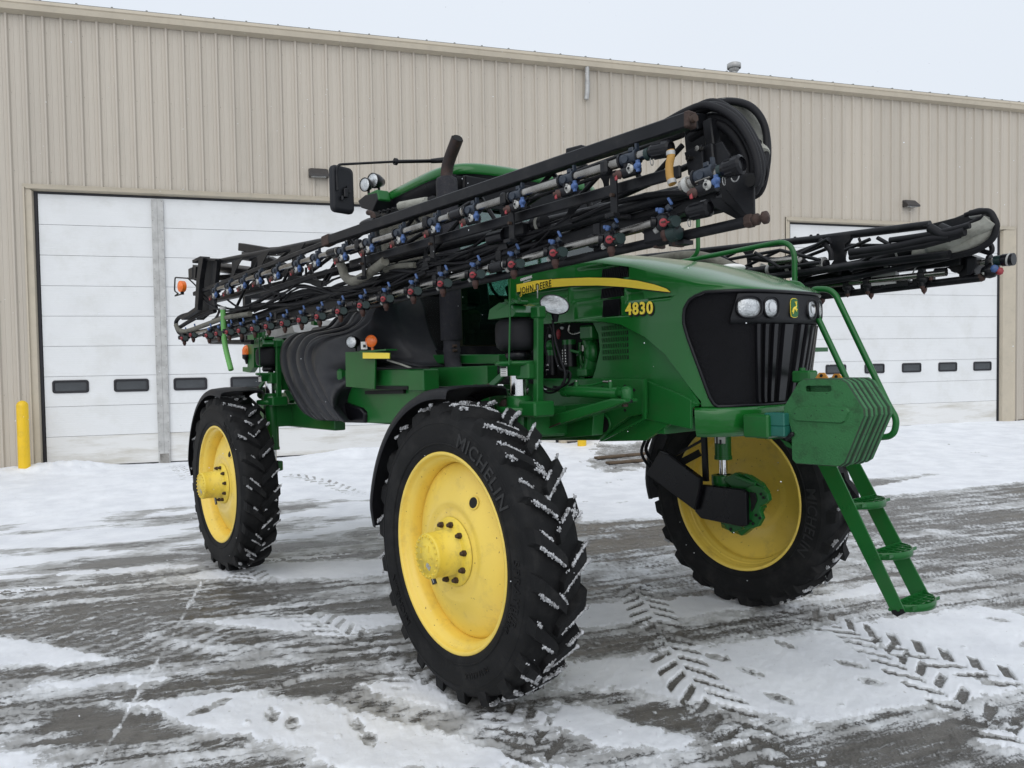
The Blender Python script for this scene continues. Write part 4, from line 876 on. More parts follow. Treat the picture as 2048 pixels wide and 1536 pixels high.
b = MB(); b.lathe([(.0, .045), (.012, .05), (.03, .04), (.036, .02), (.036, -.02), (.03, -.045), (.0, -.05)], 'green', Vector((0.785,-0.86,1.872)), (0, 0, 1), 20); b.tube([A2, Vector((0.777,-0.86,1.872))], .02, 'green', 12); b.lathe([(.034, -.03), (.038, -.04), (.034, -.05)], 'black', Vector((0.785,-0.86,1.872)), (0, 0, 1), 20); b.disc((0.766,-0.86,1.812), (0, 0, 1), .02, 'rust', 6, .03); b.build('ball_joint', cy_)
b = MB(); p0 = Vector((0.321,-0.84,1.928)); p1 = Vector((0.629,-0.84,1.926))
for q in (p0, p1): b.disc(q, (0, 0, 1), .014, 'green', 8, .045); b.disc(q+Vector((0, 0, .02)), (0, 0, 1), .011, 'steel', 6, .02)
b.tube([p1+Vector((0, 0, .02)), p1+Vector((-.06, .0, .022))], .009, 'steel', 8); b.tube([p1+Vector((-.06, 0, .022)), p1+Vector((-.2, .02, .0)), A1+Vector((.02, .02, .03))], .007, 'green', 8, sub=5); b.tube([p0+Vector((0, 0, .02)), p0+Vector((-.12, .0, -.015)), p0+Vector((-.26, .03, -.01))], .008, 'hose', 8, sub=5); b.build('hydraulic_pipe', cy_)
# bundle of hoses hanging beside the strut
b = MB()
for k, pts in enumerate(( [(0.161,-0.93,2.308),(0.125,-0.93,2.195),(0.141,-0.93,2.096),(0.064,-0.93,1.965),(0.163,-0.93,1.905),(0.287,-0.93,1.931),(0.339,-0.93,2.026)], [(0.231,-0.95,2.352),(0.249,-0.95,2.222),(0.302,-0.95,2.091),(0.337,-0.95,2.011),(0.324,-0.95,1.947)], [(0.089,-0.91,2.263),(0.061,-0.91,2.098),(0.039,-0.91,1.948),(0.113,-0.91,1.882),(0.229,-0.91,1.905),(0.301,-0.91,1.988)], [(0.137,-0.9,2.326),(0.164,-0.9,2.275),(0.171,-0.9,2.193),(0.224,-0.9,2.044),(0.329,-0.9,2.01),(0.307,-0.9,1.946),(0.228,-0.9,1.914)] )):
    b.tube([Vector(q) for q in pts], .008, 'hose', 8, sub=6)
part(b, 'hose_bundle')
# yellow edge light bar / snow covered step behind
b = MB(); b.bar((-1.193,-0.7,1.785), (-0.851,-0.7,1.79), .03, .02, 'yellow_decal'); part(b, 'yellow_marker')
# rear frame pieces
b = MB()
for Y in (-.82, .82):
    s = 1 if Y < 0 else -1
    b.bar((-5.35, Y, 1.62), (-3.2, Y, 1.62), .12, .26, 'green', bev=.008)
b.bar((-WB+.05, -1.1, 1.62), (-WB+.05, 1.1, 1.62), .26, .24, 'green', bev=.01); part(b, 'rear_axle_beam')
b = MB()
b.plate([(-5.249,-0.86,2.467),(-4.029,-0.86,2.409),(-4.045,-0.86,2.221),(-4.581,-0.86,2.225),(-4.834,-0.86,2.268),(-5.267,-0.86,2.281)], .1, 'green'); b.plate([(-5.373,-0.9,2.655),(-5.156,-0.9,2.641),(-5.202,-0.9,2.166),(-5.421,-0.9,2.171)], .10, 'green'); b.plate([(-5.421,-0.9,2.171),(-5.268,-0.9,2.168),(-5.392,-0.9,2.11),(-5.653,-0.9,2.127),(-5.647,-0.9,2.183)], .06, 'green')
b.plate([(-4.764,-0.84,2.259),(-4.091,-0.84,2.238),(-4.115,-0.84,1.95),(-4.746,-0.84,1.953)], .06, 'green'); b.box((-4.297,-0.98,1.999), (.2, .12, .2), 'green', bev=.012); b.bar((-4.406,-0.95,1.955), (-4.601,-0.95,1.758), .05, .05, 'green', up=(1, 0, 0)); b.bar((-4.615,-0.8,1.865), (-4.465,-0.8,1.753), .06, .06, 'green', up=(1, 0, 0))
part(b, 'rear_subframe')
for pts in ([(-5.079,-0.75,2.727),(-4.929,-0.75,2.469)], [(-4.921,-0.72,2.717),(-4.762,-0.72,2.461)], [(-5.358,-0.8,2.685),(-5.211,-0.8,2.483)], [(-5.388,-0.76,2.626),(-5.075,-0.76,2.477)], [(-3.717,-0.8,2.841),(-3.763,-0.8,2.581)]):
    b = MB(); b.bar(pts[0], pts[1], .06, .08, 'green', up=(1, 0, 0)); part(b, 'rear_brace')
b = MB(); b.plate([(-4.876,-0.65,2.626),(-4.161,-0.65,2.665),(-4.08,-0.65,2.521),(-4.964,-0.65,2.483)], .5, 'galv'); part(b, 'rinse_tank')
b = MB(); b.bar((-5.139,-0.9,2.474), (-3.934,-0.9,2.41), .06, .03, 'black'); part(b, 'rear_walkway_edge')
b = MB(); b.lathe([(.0, .15), (.025, .145), (.045, .12), (.055, .09), (.055, .03)], 'orange', (-5.423,-0.95,2.294), (0, 0, 1), 24); b.lathe([(.056, .035), (.056, -.01), (.03, -.03), (.018, -.08), (.0, -.08)], 'black_gloss', (-5.423,-0.95,2.294), (0, 0, 1), 20); bc = part(b, 'beacon')
# centre frame of the boom at the back, dark tubes seen between the booms
b = MB()
for a_, c_ in (((-5.5, -.9, 3.05), (-5.5, .9, 3.05)), ((-5.5, -.9, 2.45), (-5.5, .9, 2.45)), ((-5.5, -.9, 2.45), (-5.5, -.9, 3.1)), ((-5.5, .9, 2.45), (-5.5, .9, 3.1)), ((-5.5, -.9, 2.5), (-5.5, .9, 3.05)), ((-5.5, 0, 2.4), (-5.5, 0, 3.1)), ((-5.5, -.35, 2.95), (-4.6, -.4, 2.4)), ((-5.5, .35, 2.95), (-4.6, .4, 2.4)), ((-5.5, -.4, 1.75), (-5.5, -.4, 2.5)), ((-5.5, .4, 1.75), (-5.5, .4, 2.5))):
    b.bar(a_, c_, .08, .08, 'black', up=(1, 0, .1))
part(b, 'boom_centre_frame')

M['slat'] = mat('satin_black_slat', (0.008, 0.008, 0.010), 0.30, var=.2, spec=.4)
M['groove'] = mat('grimy_gap_shade_green', (0.014, 0.045, 0.020), 0.7, var=.3, vscale=12, grime=(.03, .025, .015), gamt=.8, gscale=9, glo=.47)  # weight bevels coloured dark as shade in the gaps, plus brown grime
# ---------------------------------------------------------------- hood
def lerp_t(x, T):
    if x <= T[0][0]: return T[0][1]
    for (a, b), (c, d) in zip(T[:-1], T[1:]):
        if x <= c: return b+(d-b)*(x-a)/(c-a)
    return T[-1][1]
XN, NE = .72, 3.0
def na(z): return lerp_t(z, [(1.6, .53), (1.75, .54), (2.46, .645)])
def nw(z): return lerp_t(z, [(1.6, .57), (1.75, .575), (2.3, .61), (2.46, .612)])
def side_y(x, z):
    w_ = nw(z)
    if x <= XN: return w_
    q = min(1, (x-XN)/na(z)); return w_*max(0, 1-q**NE)**(1/NE)
def plan(phi, z, k=1.0):
    c, s = math.cos(phi), math.sin(phi); return (XN+k*na(z)*max(c, 0)**(2/NE), k*nw(z)*math.copysign(abs(s)**(2/NE), s))
ZT = [(-.7, 2.87), (0, 2.85), (.3, 2.81), (.6, 2.745), (.9, 2.66), (1.2, 2.56), (1.37, 2.50)]
ZE = [(-.7, 2.75), (0, 2.76), (.3, 2.735), (.6, 2.67), (.9, 2.575), (1.1, 2.51), (1.37, 2.462)]
stn = [(-.66+(XN+.66)*i/22, None) for i in range(22)]+[(None, -math.pi/2+math.pi*i/48) for i in range(49)]+[(XN-(XN+.66)*(i+1)/22, 1) for i in range(22)]
rows = []
for i, (x, ph) in enumerate(stn):
    col = []
    for k in range(15):
        r = k/14; r = 1-(1-r)**1.7
        if x is not None: px, py = x, (-1 if i < 30 else 1)*.61*r
        else: px, py = plan(ph, 2.46, r); 
        zt, ze = lerp_t(px, ZT), lerp_t(px, ZE); d = 1-(1-r**3.2)**.55; col.append((px, py, zt-(zt-ze)*d))
    px, py, ze = col[-1]
    for k in (1, 2, 3): col.append((px, py, ze+(2.455-ze)*k/3) if not (x is not None and i < 30) else (px, py+.0, ze-.0005*k))
    rows.append(col)
hb = MB(); hb.grid(rows, 'green_hood'); hood = part(hb, 'hood')
# long raised panel along the top of the hood, edged by a joint
ARCH = [(-.66, 2.26), (-.25, 2.34)]+[(-0.198,2.366),(0.024,2.362),(0.319,2.345),(0.501,2.313),(0.708,2.218),(0.858,2.106),(0.949,1.991),(1.017,1.891),(1.067,1.818)]
_top = max(q[1] for q in ARCH); _pk = [q[1] for q in ARCH].index(_top)
def arch_x(z):
    if z >= _top: return -.66
    for (a, b), (c, d) in zip(ARCH[_pk:-1], ARCH[_pk+1:]):
        if z >= d: return c+(a-c)*(z-d)/(b-d) if b != d else a
    return ARCH[-1][0]
XG = sorted([(z, x) for x, z in [(1.146,1.778),(1.124,1.799),(1.109,1.838),(1.076,1.988),(1.044,2.108),(1.006,2.244),(0.998,2.304),(1.011,2.377),(1.051,2.428),(1.11,2.452),(1.174,2.459)]]); XG[-1] = (2.47, XG[-1][1])
def rb(x, z, c, r=.012):   # rounded box: c = x0, x1, z0, z1 -> inside amount 0..1
    x0, x1, z0, z1 = c; s = min((x-x0), (x1-x), (z-z0), (z1-z)); return max(0, min(1, s/r))
def box4(a, b_): return (a[0], b_[0], b_[2], a[2])
SC = [((0.102,-0.612,2.718), (0.592,-0.612,2.602), 1), ((-0.566,-0.612,2.616), (0.011,-0.612,2.508), 0), ((0.04,-0.612,2.588), (0.545,-0.612,2.489), 1), ((0.563,-0.612,2.525), (0.931,-0.612,2.437), 0), ((0.073,-0.612,2.506), (0.513,-0.612,2.363), 1)]
SCB = [(box4(a, c), t) for a, c, t in SC]
def recess(x, z):
    d = 0
    for c, t in SCB:
        k = rb(x, z, c, .014)
        if k > 0:
            u = (x-c[0])/(c[1]-c[0]); w_ = (z-c[2])/(c[3]-c[2])
            d = max(d, k*(.032*min(1, .25+u*1.4) if t else .026*min(1, .3+.9*w_)))
    return d
hs_ = MB()
for sgn in (-1, 1):
    rows = []
    zz = np.concatenate([np.linspace(2.456, 2.36, 14), np.linspace(2.352, 1.785, 52)])
    for z in zz:
        x0, x1 = arch_x(z), lerp_t(z, XG)
        rows.append([(x, sgn*(side_y(x, z)-(recess(x, z) if sgn < 0 else 0)), z) for x in np.linspace(x0, x1, 150)])
    up = [[(x, sgn*(side_y(x, 2.46)-(recess(x, z) if sgn < 0 else 0)), z) for x in np.linspace(-.66, 1.0, 150)] for z in np.linspace(2.66, 2.455, 30)]
    # side below the rounded shoulder is covered by this finer skin on the near side
    hs_.grid(rows, 'green_hood')
    if sgn < 0:
        rows2 = []
        for j in range(31):
            t = j/30; rows2.append([(x, sgn*(.6125-recess(x, lerp_t(x, ZE)+(2.455-lerp_t(x, ZE))*t)), lerp_t(x, ZE)+(2.455-lerp_t(x, ZE))*t) for x in np.linspace(-.66, .735, 150)])
        hs_.grid(rows2, 'green_hood')
# returned edge of the wheel arch
rows = []
for x, z in ARCH[2:]: y = -side_y(x, z); rows.append([(x, y, z), (x, y+.012, z-.008), (x, y+.05, z-.008)])
hs_.grid(rows, 'green_hood'); hsd = hs_.build('hood_side_panel', hood)
# vents in the side
def slats(c, n, th, ang, base_m='black_deep'):
    x0, x1, z0, z1 = c; b = MB()
    b.plate([(x0, -.594, z0), (x1, -.594, z0), (x1, -.594, z1), (x0, -.594, z1)], .006, base_m)
    for i in range(n):
        x = x0+(x1-x0)*(i+.5)/n; b.bar((x-ang, -.600, z0), (x+ang, -.600, z1), th, .006, 'black_gloss', up=(0, 1, 0))
    return b
for i, (a, c) in enumerate((( (0.336,-0.6,2.684), (0.568,-0.6,2.611)), ((0.326,-0.6,2.556), (0.524,-0.6,2.494)), ((0.337,-0.6,2.479), (0.489,-0.6,2.372)))):
    slats(box4(a, c), 14, .005, .008).build('side_vent', hood)
# yellow stripe with its black outline and fine lines, lettering
def on_side(x, z, o): return (x, -side_y(x, min(z, 2.46))-o, z)
tp = [(-0.551,-0.612,2.678),(-0.322,-0.612,2.683),(-0.039,-0.612,2.666),(0.227,-0.612,2.643),(0.474,-0.612,2.612),(0.664,-0.612,2.575),(0.808,-0.612,2.535),(0.898,-0.612,2.501),(0.925,-0.612,2.48)]; bt = [(-0.572,-0.612,2.622),(-0.377,-0.612,2.621),(-0.132,-0.612,2.616),(0.051,-0.612,2.606),(0.311,-0.612,2.582),(0.547,-0.612,2.548),(0.733,-0.612,2.513),(0.854,-0.612,2.49),(0.925,-0.612,2.477)]
def strip(grow, o, m, f0=0, f1=1):
    n = 60; rows = []
    for i in range(n+1):
        x = tp[0][0]+(tp[-1][0]-tp[0][0])*i/n; a = lerp_t(x, [(q[0], q[2]) for q in tp])+grow; c = lerp_t(x, [(q[0], q[2]) for q in bt])-grow*1.6
        rows.append([on_side(x, c+(a-c)*f0, o), on_side(x, c+(a-c)*f1, o)])
    b = MB(); b.grid(rows, m, smooth=True); return b
strip(.004, .003, 'black_gloss').build('stripe_outline', hood, recalc=False)
strip(0, .005, 'yellow_decal').build('yellow_stripe', hood, recalc=False)
M['yellow_line'] = mat('ochre_line_print', (0.74, 0.54, 0.05), 0.4)
b = MB()
for k in range(1, 6): b.merge(strip(0, .0065, 'yellow_line', k/6-.008, k/6+.02), Matrix.Identity(4))
b.build('stripe_lines', hood, recalc=False)['kind'] = 'stuff'
def side_text(txt, size, x, z, ang, o, m, bold=0, shear=0, sx=1.0, spacing=1.0, dx=0, dz=0, ext=.0015):
    vs, fs = text_mesh(txt, size, ext, shear, bold, spacing); b = MB(); ca_, sa_ = math.cos(ang), math.sin(ang)
    q = []
    for v in vs: a, c = v.x*sx, v.y; X_, Z_ = x+dx+a*ca_-c*sa_, z+dz+a*sa_+c*ca_; q.append((X_, -side_y(X_, min(Z_, 2.46))-o-v.z, Z_))
    b.add(q, fs, m); return b
jd = (-0.336,-0.612,2.637)
q = side_text('JOHN DEERE', .066, jd[0]+.01, jd[2]-.004, .06, .0095, 'black_gloss', .0007, .05, .86, 1.12); side_text('JOHN DEERE', .066, jd[0]+.01, jd[2]-.004, .06, .0075, 'yellow_decal', .006, .05, .86, 1.12).build('lettering_border', hood, recalc=False); q.build('brand_lettering', hood, recalc=False)
n4 = (0.671,-0.612,2.396)
side_text('4830', .104, n4[0]+.004, n4[2], -.03, .003, 'black_deep', .007, 0, 1.0, 1.14, .006, -.009).build('number_shadow', hood, recalc=False)
side_text('4830', .104, n4[0]+.004, n4[2], -.03, .006, 'yellow_decal', .003, 0, 1.0, 1.14).build('number_lettering', hood, recalc=False)
gm = (-0.448,-0.612,2.711)
b = side_text('GREENMARK', .026, gm[0]+.01, gm[2]+.0, .08, .003, 'white', .0012, .1, .9); b.merge(side_text('EQUIPMENT', .012, gm[0]+.02, gm[2]-.022, .08, .003, 'white', 0, 0, 1.1, 1.3), Matrix.Identity(4)); b.build('dealer_sticker', hood, recalc=False)
# recessed engine panel with louvres, engine bay
b = MB(); b.plate([(0.194,-0.545,2.344),(0.323,-0.545,2.345),(0.654,-0.545,2.24),(0.835,-0.545,2.113),(0.948,-0.545,1.991),(1.067,-0.545,1.807),(1.059,-0.545,1.789),(0.648,-0.545,1.948),(0.168,-0.545,1.953),(0.205,-0.545,2.021),(0.254,-0.545,2.155),(0.244,-0.545,2.263)], .02, 'green'); ep = part(b, 'engine_side_panel')
lx0, lz0 = (0.276,-0.556,2.312)[0], (0.267,-0.556,2.073)[2]; lx1, lz1 = (0.519,-0.556,2.296)[0], (0.276,-0.556,2.312)[2]
for k in range(6):
    z1_ = lz1-(lz1-lz0)*k/6; z0_ = z1_-(lz1-lz0)/6*.68; xe = lx1-(.015 if k in (0,) else 0)
    b = MB(); b.plate([(lx0, -.556, z0_), (xe-.006, -.556, z0_), (xe, -.556, z0_+.006), (xe-.004, -.556, z1_), (lx0, -.556, z1_)], .004, 'black_deep')
    for i in range(15): x = lx0+(xe-lx0)*(i+.6)/15.5; b.bar((x-.003, -.560, z0_), (x+.003, -.560, z1_), .0042, .005, 'green', up=(0, 1, 0))
    b.build('louvre', ep)
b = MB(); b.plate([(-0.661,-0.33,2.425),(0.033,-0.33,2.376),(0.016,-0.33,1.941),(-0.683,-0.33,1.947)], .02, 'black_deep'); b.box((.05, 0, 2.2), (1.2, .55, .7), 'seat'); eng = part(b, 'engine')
def E(nm, bb): return bb.build(nm, eng, .003)
b = MB(); c_ = Vector((-0.312,-0.5,2.078)); b.tube([c_-Vector((0, 0, .085)), c_+Vector((0, 0, .06))], .042, 'black_gloss', 20); b.tube([c_+Vector((0, 0, .06)), c_+Vector((0, 0, .10))], .044, 'green', 16); b.ball(c_+Vector((0, 0, .13)), .045, 'green', 12); b.box(c_+Vector((.0, -.043, .03)), (.018, .003, .02), 'white')
for k in range(3): b.box(c_+Vector((-.012+.012*k, -.043, -.01)), (.007, .003, .014), 'white')
b.box(c_+Vector((0, -.043, -.045)), (.03, .003, .004), 'white'); E('oil_filter', b)
b = MB(); c_ = Vector((-0.113,-0.5,2.133)); b.tube([c_-Vector((0, 0, .08)), c_+Vector((0, 0, .075))], .05, 'black_gloss', 20); b.tube([c_+Vector((0, 0, .075)), c_+Vector((0, 0, .11))], .05, 'green', 16)
for k in range(5):
    b.box(c_+Vector((-.018, -.050, .035-.02*k)), (.006, .003, .012), 'white'); b.box(c_+Vector((.012, -.050, .035-.02*k)), (.01, .003, .01), 'white')
b.box(c_+Vector((.012, -.050, -.062)), (.03, .003, .003), 'white'); E('fuel_filter', b)
b = MB(); b.box((0.105,-0.5,2.282), (.12, .1, .10), 'green', bev=.012); b.tube([(0.051,-0.46,2.232),(0.083,-0.46,2.161),(0.074,-0.46,2.074),(0.041,-0.46,2.004)], .055, 'green', 14); b.ball((0.088,-0.48,2.143), .07, 'green', 14, (.9, .6, 1.2)); b.box((0.043,-0.5,2.005), (.1, .08, .06), 'green', bev=.01); b.box((-0.119,-0.42,2.042), (.16, .06, .2), 'green', bev=.02); E('engine_block', b)
b = MB(); b.tube([(-0.132,-0.47,2.349),(-0.144,-0.47,2.307),(-0.092,-0.47,2.282),(-0.008,-0.47,2.292)], .010, 'steel', 8, sub=6); b.tube([(-0.049,-0.5,2.273),(0.013,-0.5,2.262),(0.031,-0.5,2.198),(0.029,-0.5,2.163)], .007, 'hose', 8, sub=6); b.tube([(0.031,-0.5,2.198),(0.029,-0.5,2.156)], .010, 'steel', 8); b.tube([(-0.053,-0.45,2.22),(-0.048,-0.45,2.095),(0.001,-0.45,2.015)], .016, 'green', 8, sub=6); b.tube([(-0.093,-0.52,2.204),(-0.084,-0.52,2.168),(0.019,-0.52,2.146)], .012, 'green', 8, sub=4); E('engine_pipe', b)
b = MB(); b.ball((-0.248,-0.48,2.291), .02, 'red', 8, (1, 1, 2)); E('red_lever', b)
b = MB(); b.ball((-0.378,-0.45,2.284), .03, 'white', 8, (.5, .4, .5)); b.ball((-0.241,-0.45,2.335), .03, 'white', 8, (.7, .4, .4)); E('connector', b)
# ---------------------------------------------------------------- grille
def gpt(u, z, inset=0.0):
    """u in -1..1 across the grille from right to left side"""
    xe = lerp_t(z, XG)+.004; q = max(0, min(1, (xe-XN)/na(z))); ph = math.acos(min(1, q**(NE/2)))
    a = -ph+(u+1)*ph; x, y = plan(a, z); nx = math.cos(a); ny = math.sin(a); return (x-nx*inset, y-ny*inset, z)
zs = [2.458, 2.44, 2.42, 2.40, 2.37, 2.33, 2.28, 2.2, 2.1, 2.0, 1.9, 1.84, 1.80, 1.785]
b = MB(); b.grid([[gpt(-1+2*i/60, z, .012) for i in range(61)] for z in zs], 'screen'); gr = part(b, 'grille')
# bezel round the opening
b = MB(); edge = [gpt(-1, z, .0) for z in reversed(zs)]+[gpt(-1+2*i/40, zs[0], 0) for i in range(41)]+[gpt(1, z, 0) for z in zs]+[gpt(1-2*i/40, zs[-1], 0) for i in range(41)]
b.tube(edge, .011, 'black_gloss', 8, cap=False); b.build('grille_bezel', gr)
for i in range(15):
    u = -.275+i*.088; b = MB(); n = 14; rr1 = []
    for k in range(n):
        z = 2.265-(2.265-1.80)*k/(n-1); uu = u*(1-.0*k/n); w_ = .040
        rr1.append([gpt(uu-w_*.5, z, .010), gpt(uu-w_*.42, z, -.012), gpt(uu+w_*.42, z, -.012), gpt(uu+w_*.5, z, .010)])
    b.grid(rr1, 'slat', smooth=False); b.build('grille_slat', gr)
# headlamp panel across the top, lamps and badge
b = MB(); rows = []
for z, ins in ((2.445, .0), (2.437, -.008), (2.30, -.012), (2.275, -.010), (2.268, .01)):
    rows.append([gpt(-.56+1.12*i/40+(.0), z, ins) for i in range(41)])
b.grid(rows, 'fender'); hp = b.build('lamp_panel', gr)
def lamp(u, z, w_, h_, name, bowl=.0):
    c0 = Vector(gpt(u, z, -.012)); t_ = (Vector(gpt(u+.03, z, -.012))-Vector(gpt(u-.03, z, -.012))).normalized(); n_ = t_.cross(Vector((0, 0, 1))); 
    if n_.x < 0: n_ = -n_
    U = Vector((0, 0, 1)); o = MB(); N = 30
    def ring(k, d): return [c0+t_*math.copysign(abs(math.cos(2*math.pi*i/N))**.8, math.cos(2*math.pi*i/N))*w_*k+U*math.copysign(abs(math.sin(2*math.pi*i/N))**.8, math.sin(2*math.pi*i/N))*h_*k+n_*d for i in range(N)]
    o.grid([ring(1.13, -.012), ring(1.13, .006), ring(1.05, .010), ring(1.0, .002), ring(.97, -.008-bowl)], 'black_gloss', close=True); L1 = o.build(name, spr)
    o = MB(); s_ = .96 if not bowl else .96
    o.grid([ring(s_, -.006), ring(s_*.8, .004), ring(s_*.45, .009), ring(.02, .010)], 'lens', close=True); o.build('lamp_lens', L1)
    if bowl: o = MB(); o.grid([ring(.5, .012), ring(.2, .016), ring(.02, .016)], 'chrome', close=True); o.build('reflector', L1)
lamp(-.385, 2.362, .078, .060, 'headlight'); lamp(-.165, 2.362, .060, .058, 'headlight', .004); lamp(.165, 2.362, .060, .058, 'headlight', .004); lamp(.385, 2.362, .078, .060, 'headlight')
c0 = Vector(gpt(0.0, 2.362, -.016))
def badge(sc, o_, m, parent, name):
    P_ = [(-.42, .5), (-.2, .56), (.2, .56), (.42, .5), (.5, .3), (.5, -.3), (.42, -.5), (.2, -.56), (-.2, -.56), (-.42, -.5), (-.5, -.3), (-.5, .3)]
    b = MB(); b.plate([c0+Vector((o_, y*sc*.078, z*sc*.105)) for y, z in P_], .004, m, nrm=(1, 0, 0)); return b.build(name, parent)
bd = badge(1, 0, 'yellow_decal', spr, 'badge'); badge(.94, .003, 'green', bd, 'badge_field')
b = MB()   # leaping stag, drawn as a few flat strokes
D_ = [[(-.30, -.05), (-.1, .06), (.12, .10), (.2, .16), (.28, .14), (.2, .03), (.08, -.04), (-.12, -.08), (-.26, -.14)], [(-.30, -.05), (-.40, -.26), (-.34, -.27), (-.22, -.10)], [(-.18, -.1), (-.30, -.36), (-.24, -.36), (-.10, -.08)],
      [(.08, -.02), (.26, -.18), (.22, -.22), (.0, -.08)], [(.12, .0), (.34, -.08), (.33, -.12), (.1, -.06)], [(.18, .14), (.10, .30), (.02, .34), (.05, .40), (.13, .34), (.20, .2)], [(.2, .17), (.20, .36), (.24, .42), (.27, .38), (.24, .2)]]
for P_ in D_: b.plate([c0+Vector((.0065, y*.075, z*.1)) for y, z in P_], .003, 'yellow_decal', nrm=(1, 0, 0))
b.build('stag_emblem', bd)['kind'] = 'stuff'
# bumper below
b = MB(); rows = []
for z, k in ((1.782, .985), (1.775, 1.03), (1.755, 1.045), (1.70, 1.03), (1.64, 1.0), (1.60, .96), (1.60, .8)):
    rows.append([plan(-1.12+2.24*i/40, 1.75, k)+(z+(.012*0),) for i in range(41)])
b.grid(rows, 'green_hood'); part(b, 'bumper')
b = MB(); b.plate([(0.661,-0.56,1.948),(0.82,-0.56,1.9),(0.96,-0.56,1.855),(1.028,-0.56,1.825),(1.022,-0.56,1.652),(0.813,-0.56,1.681),(0.652,-0.56,1.701)], .02, 'green'); part(b, 'lower_side_panel', bevel=.004)
b = MB(); b.box((1.349,-0.34,1.67), (.17, .12, .135), 'green', bev=.01); part(b, 'weight_bracket'); b = MB(); b.box((1.455,-0.32,1.71), (.13, .10, .075), 'teal_patch', bev=.006); b.box((1.46,-0.32,1.644), (.12, .10, .06), 'teal_patch', bev=.006); part(b, 'bracket_end')
b = MB(); b.bar((1.1, -.13, 1.66), (1.7, -.13, 1.66), .1, .12, 'green'); b.bar((1.35, -.3, 1.66), (1.35, .3, 1.66), .12, .14, 'green'); part(b, 'weight_carrier')
b = MB(); b.bar((1.507,-0.33,1.593), (1.543,-0.33,1.628), .02, .02, 'black'); b.ball((1.543,-0.33,1.628), .015, 'black', 8); b.plate([(1.439,-0.28,1.594),(1.497,-0.28,1.574),(1.534,-0.28,1.533),(1.48,-0.28,1.553)], .02, 'green'); part(b, 'latch_pin')
# suitcase weights
wp = [(x, z) for x, y, z in [(1.595,-0.32,1.94),(1.859,-0.32,1.937),(1.973,-0.32,1.761),(1.839,-0.32,1.464),(1.532,-0.32,1.46),(1.531,-0.32,1.67),(1.473,-0.32,1.762)]]
def weight_mesh(first):
    b = MB(); P_ = []
    n = len(wp)
    for i in range(n):   # knock the corners off
        a, c, d = wp[i-1], wp[i], wp[(i+1) % n]
        for q, t in ((a, .06), (d, .06)):
            l = math.hypot(q[0]-c[0], q[1]-c[1]); P_.append((c[0]+(q[0]-c[0])*.022/l, c[1]+(q[1]-c[1])*.022/l))
    cx = sum(p_[0] for p_ in P_)/len(P_); cz = sum(p_[1] for p_ in P_)/len(P_)
    def ring(y, k): return [(cx+(a-cx)*k, y, cz+(c-cz)*k) for a, c in P_]
    R_ = [ring(-.022, .980 if first else .965), ring(-.019, .992), ring(-.012, 1), ring(.012, 1), ring(.017, .995), ring(.022, .972)]
    b.grid(R_[0:2], 'groove', smooth=False, close=True); b.grid(R_[1:3], 'groove', smooth=False, close=True); b.grid(R_[2:4], 'green_cast', smooth=False, close=True); b.grid(R_[3:5], 'groove', smooth=False, close=True); b.grid(R_[4:6], 'groove', smooth=False, close=True)
    if first:
        # face with the hand slot cut through it
        s0, s1 = (1.63,-0.32,1.901), (1.781,-0.32,1.868); hx0, hx1, hz0, hz1 = s0[0], s1[0], s1[2], s0[2]
        N_ = len(P_); hole = []
        for cx2, cz2, a0 in ((hx1-.01, hz1-.01, 0), (hx0+.01, hz1-.01, 90), (hx0+.01, hz0+.01, 180), (hx1-.01, hz0+.01, 270)):
            for k in range(4): an = math.radians(a0+30*k); hole.append((cx2+.01*math.cos(an), -.022, cz2+.01*math.sin(an)))
        b2 = bmesh.new(); ov = [b2.verts.new(q) for q in ring(-.022, .980)]; hv = [b2.verts.new(q) for q in hole]
        es = [b2.edges.new((ov[i], ov[(i+1) % N_])) for i in range(N_)]+[b2.edges.new((hv[i], hv[(i+1) % 16])) for i in range(16)]
        bmesh.ops.triangle_fill(b2, edges=es, use_beauty=True); b2.verts.index_update()
        b.add([v.co.copy() for v in b2.verts], [tuple(v.index for v in f_.verts) for f_ in b2.faces], 'green_cast'); b2.free()
        b.grid([hole, [(x, .03, z) for x, y, z in hole]], 'green_cast', close=True, smooth=False)
        b.grid([[(x, y, z) for x, y, z in hole], [(x, .02, z) for x, y, z in hole]], 'green_dirty', close=True)
    else:
        b.add(R_[0], [tuple(range(len(P_)))], 'green_cast')
    b.add(R_[-1], [tuple(range(len(P_)-1, -1, -1))], 'green_cast')
    return b.mesh('front_weight')
wm1, wm2 = weight_mesh(True), weight_mesh(False)
for k in range(6):
    o = link('front_weight', wm1 if k == 0 else wm2, spr); o.location = (.004*(k % 2)+(.0 if k < 3 else .003), -.298+.0475*k+(.006 if k >= 2 else 0)+(.005 if k >= 4 else 0), -.004*(k % 3 == 1))
    if k == 0:
        b = MB(); pp = [(1.572,-0.32,1.783),(1.875,-0.32,1.783),(1.886,-0.32,1.762),(1.859,-0.32,1.708),(1.837,-0.32,1.697),(1.563,-0.32,1.702),(1.548,-0.32,1.718),(1.556,-0.32,1.769)]; cx = sum(q[0] for q in pp)/8; cz = sum(q[2] for q in pp)/8
        b.grid([[(x, -.0215, z) for x, y, z in pp], [(cx+(x-cx)*.96, -.034, cz+(z-cz)*.86) for x, y, z in pp]], 'green_cast', close=True, smooth=False); b.add([(cx+(x-cx)*.96, -.034, cz+(z-cz)*.86) for x, y, z in pp], [tuple(range(8))], 'green_cast'); b.build('cast_pad', o)
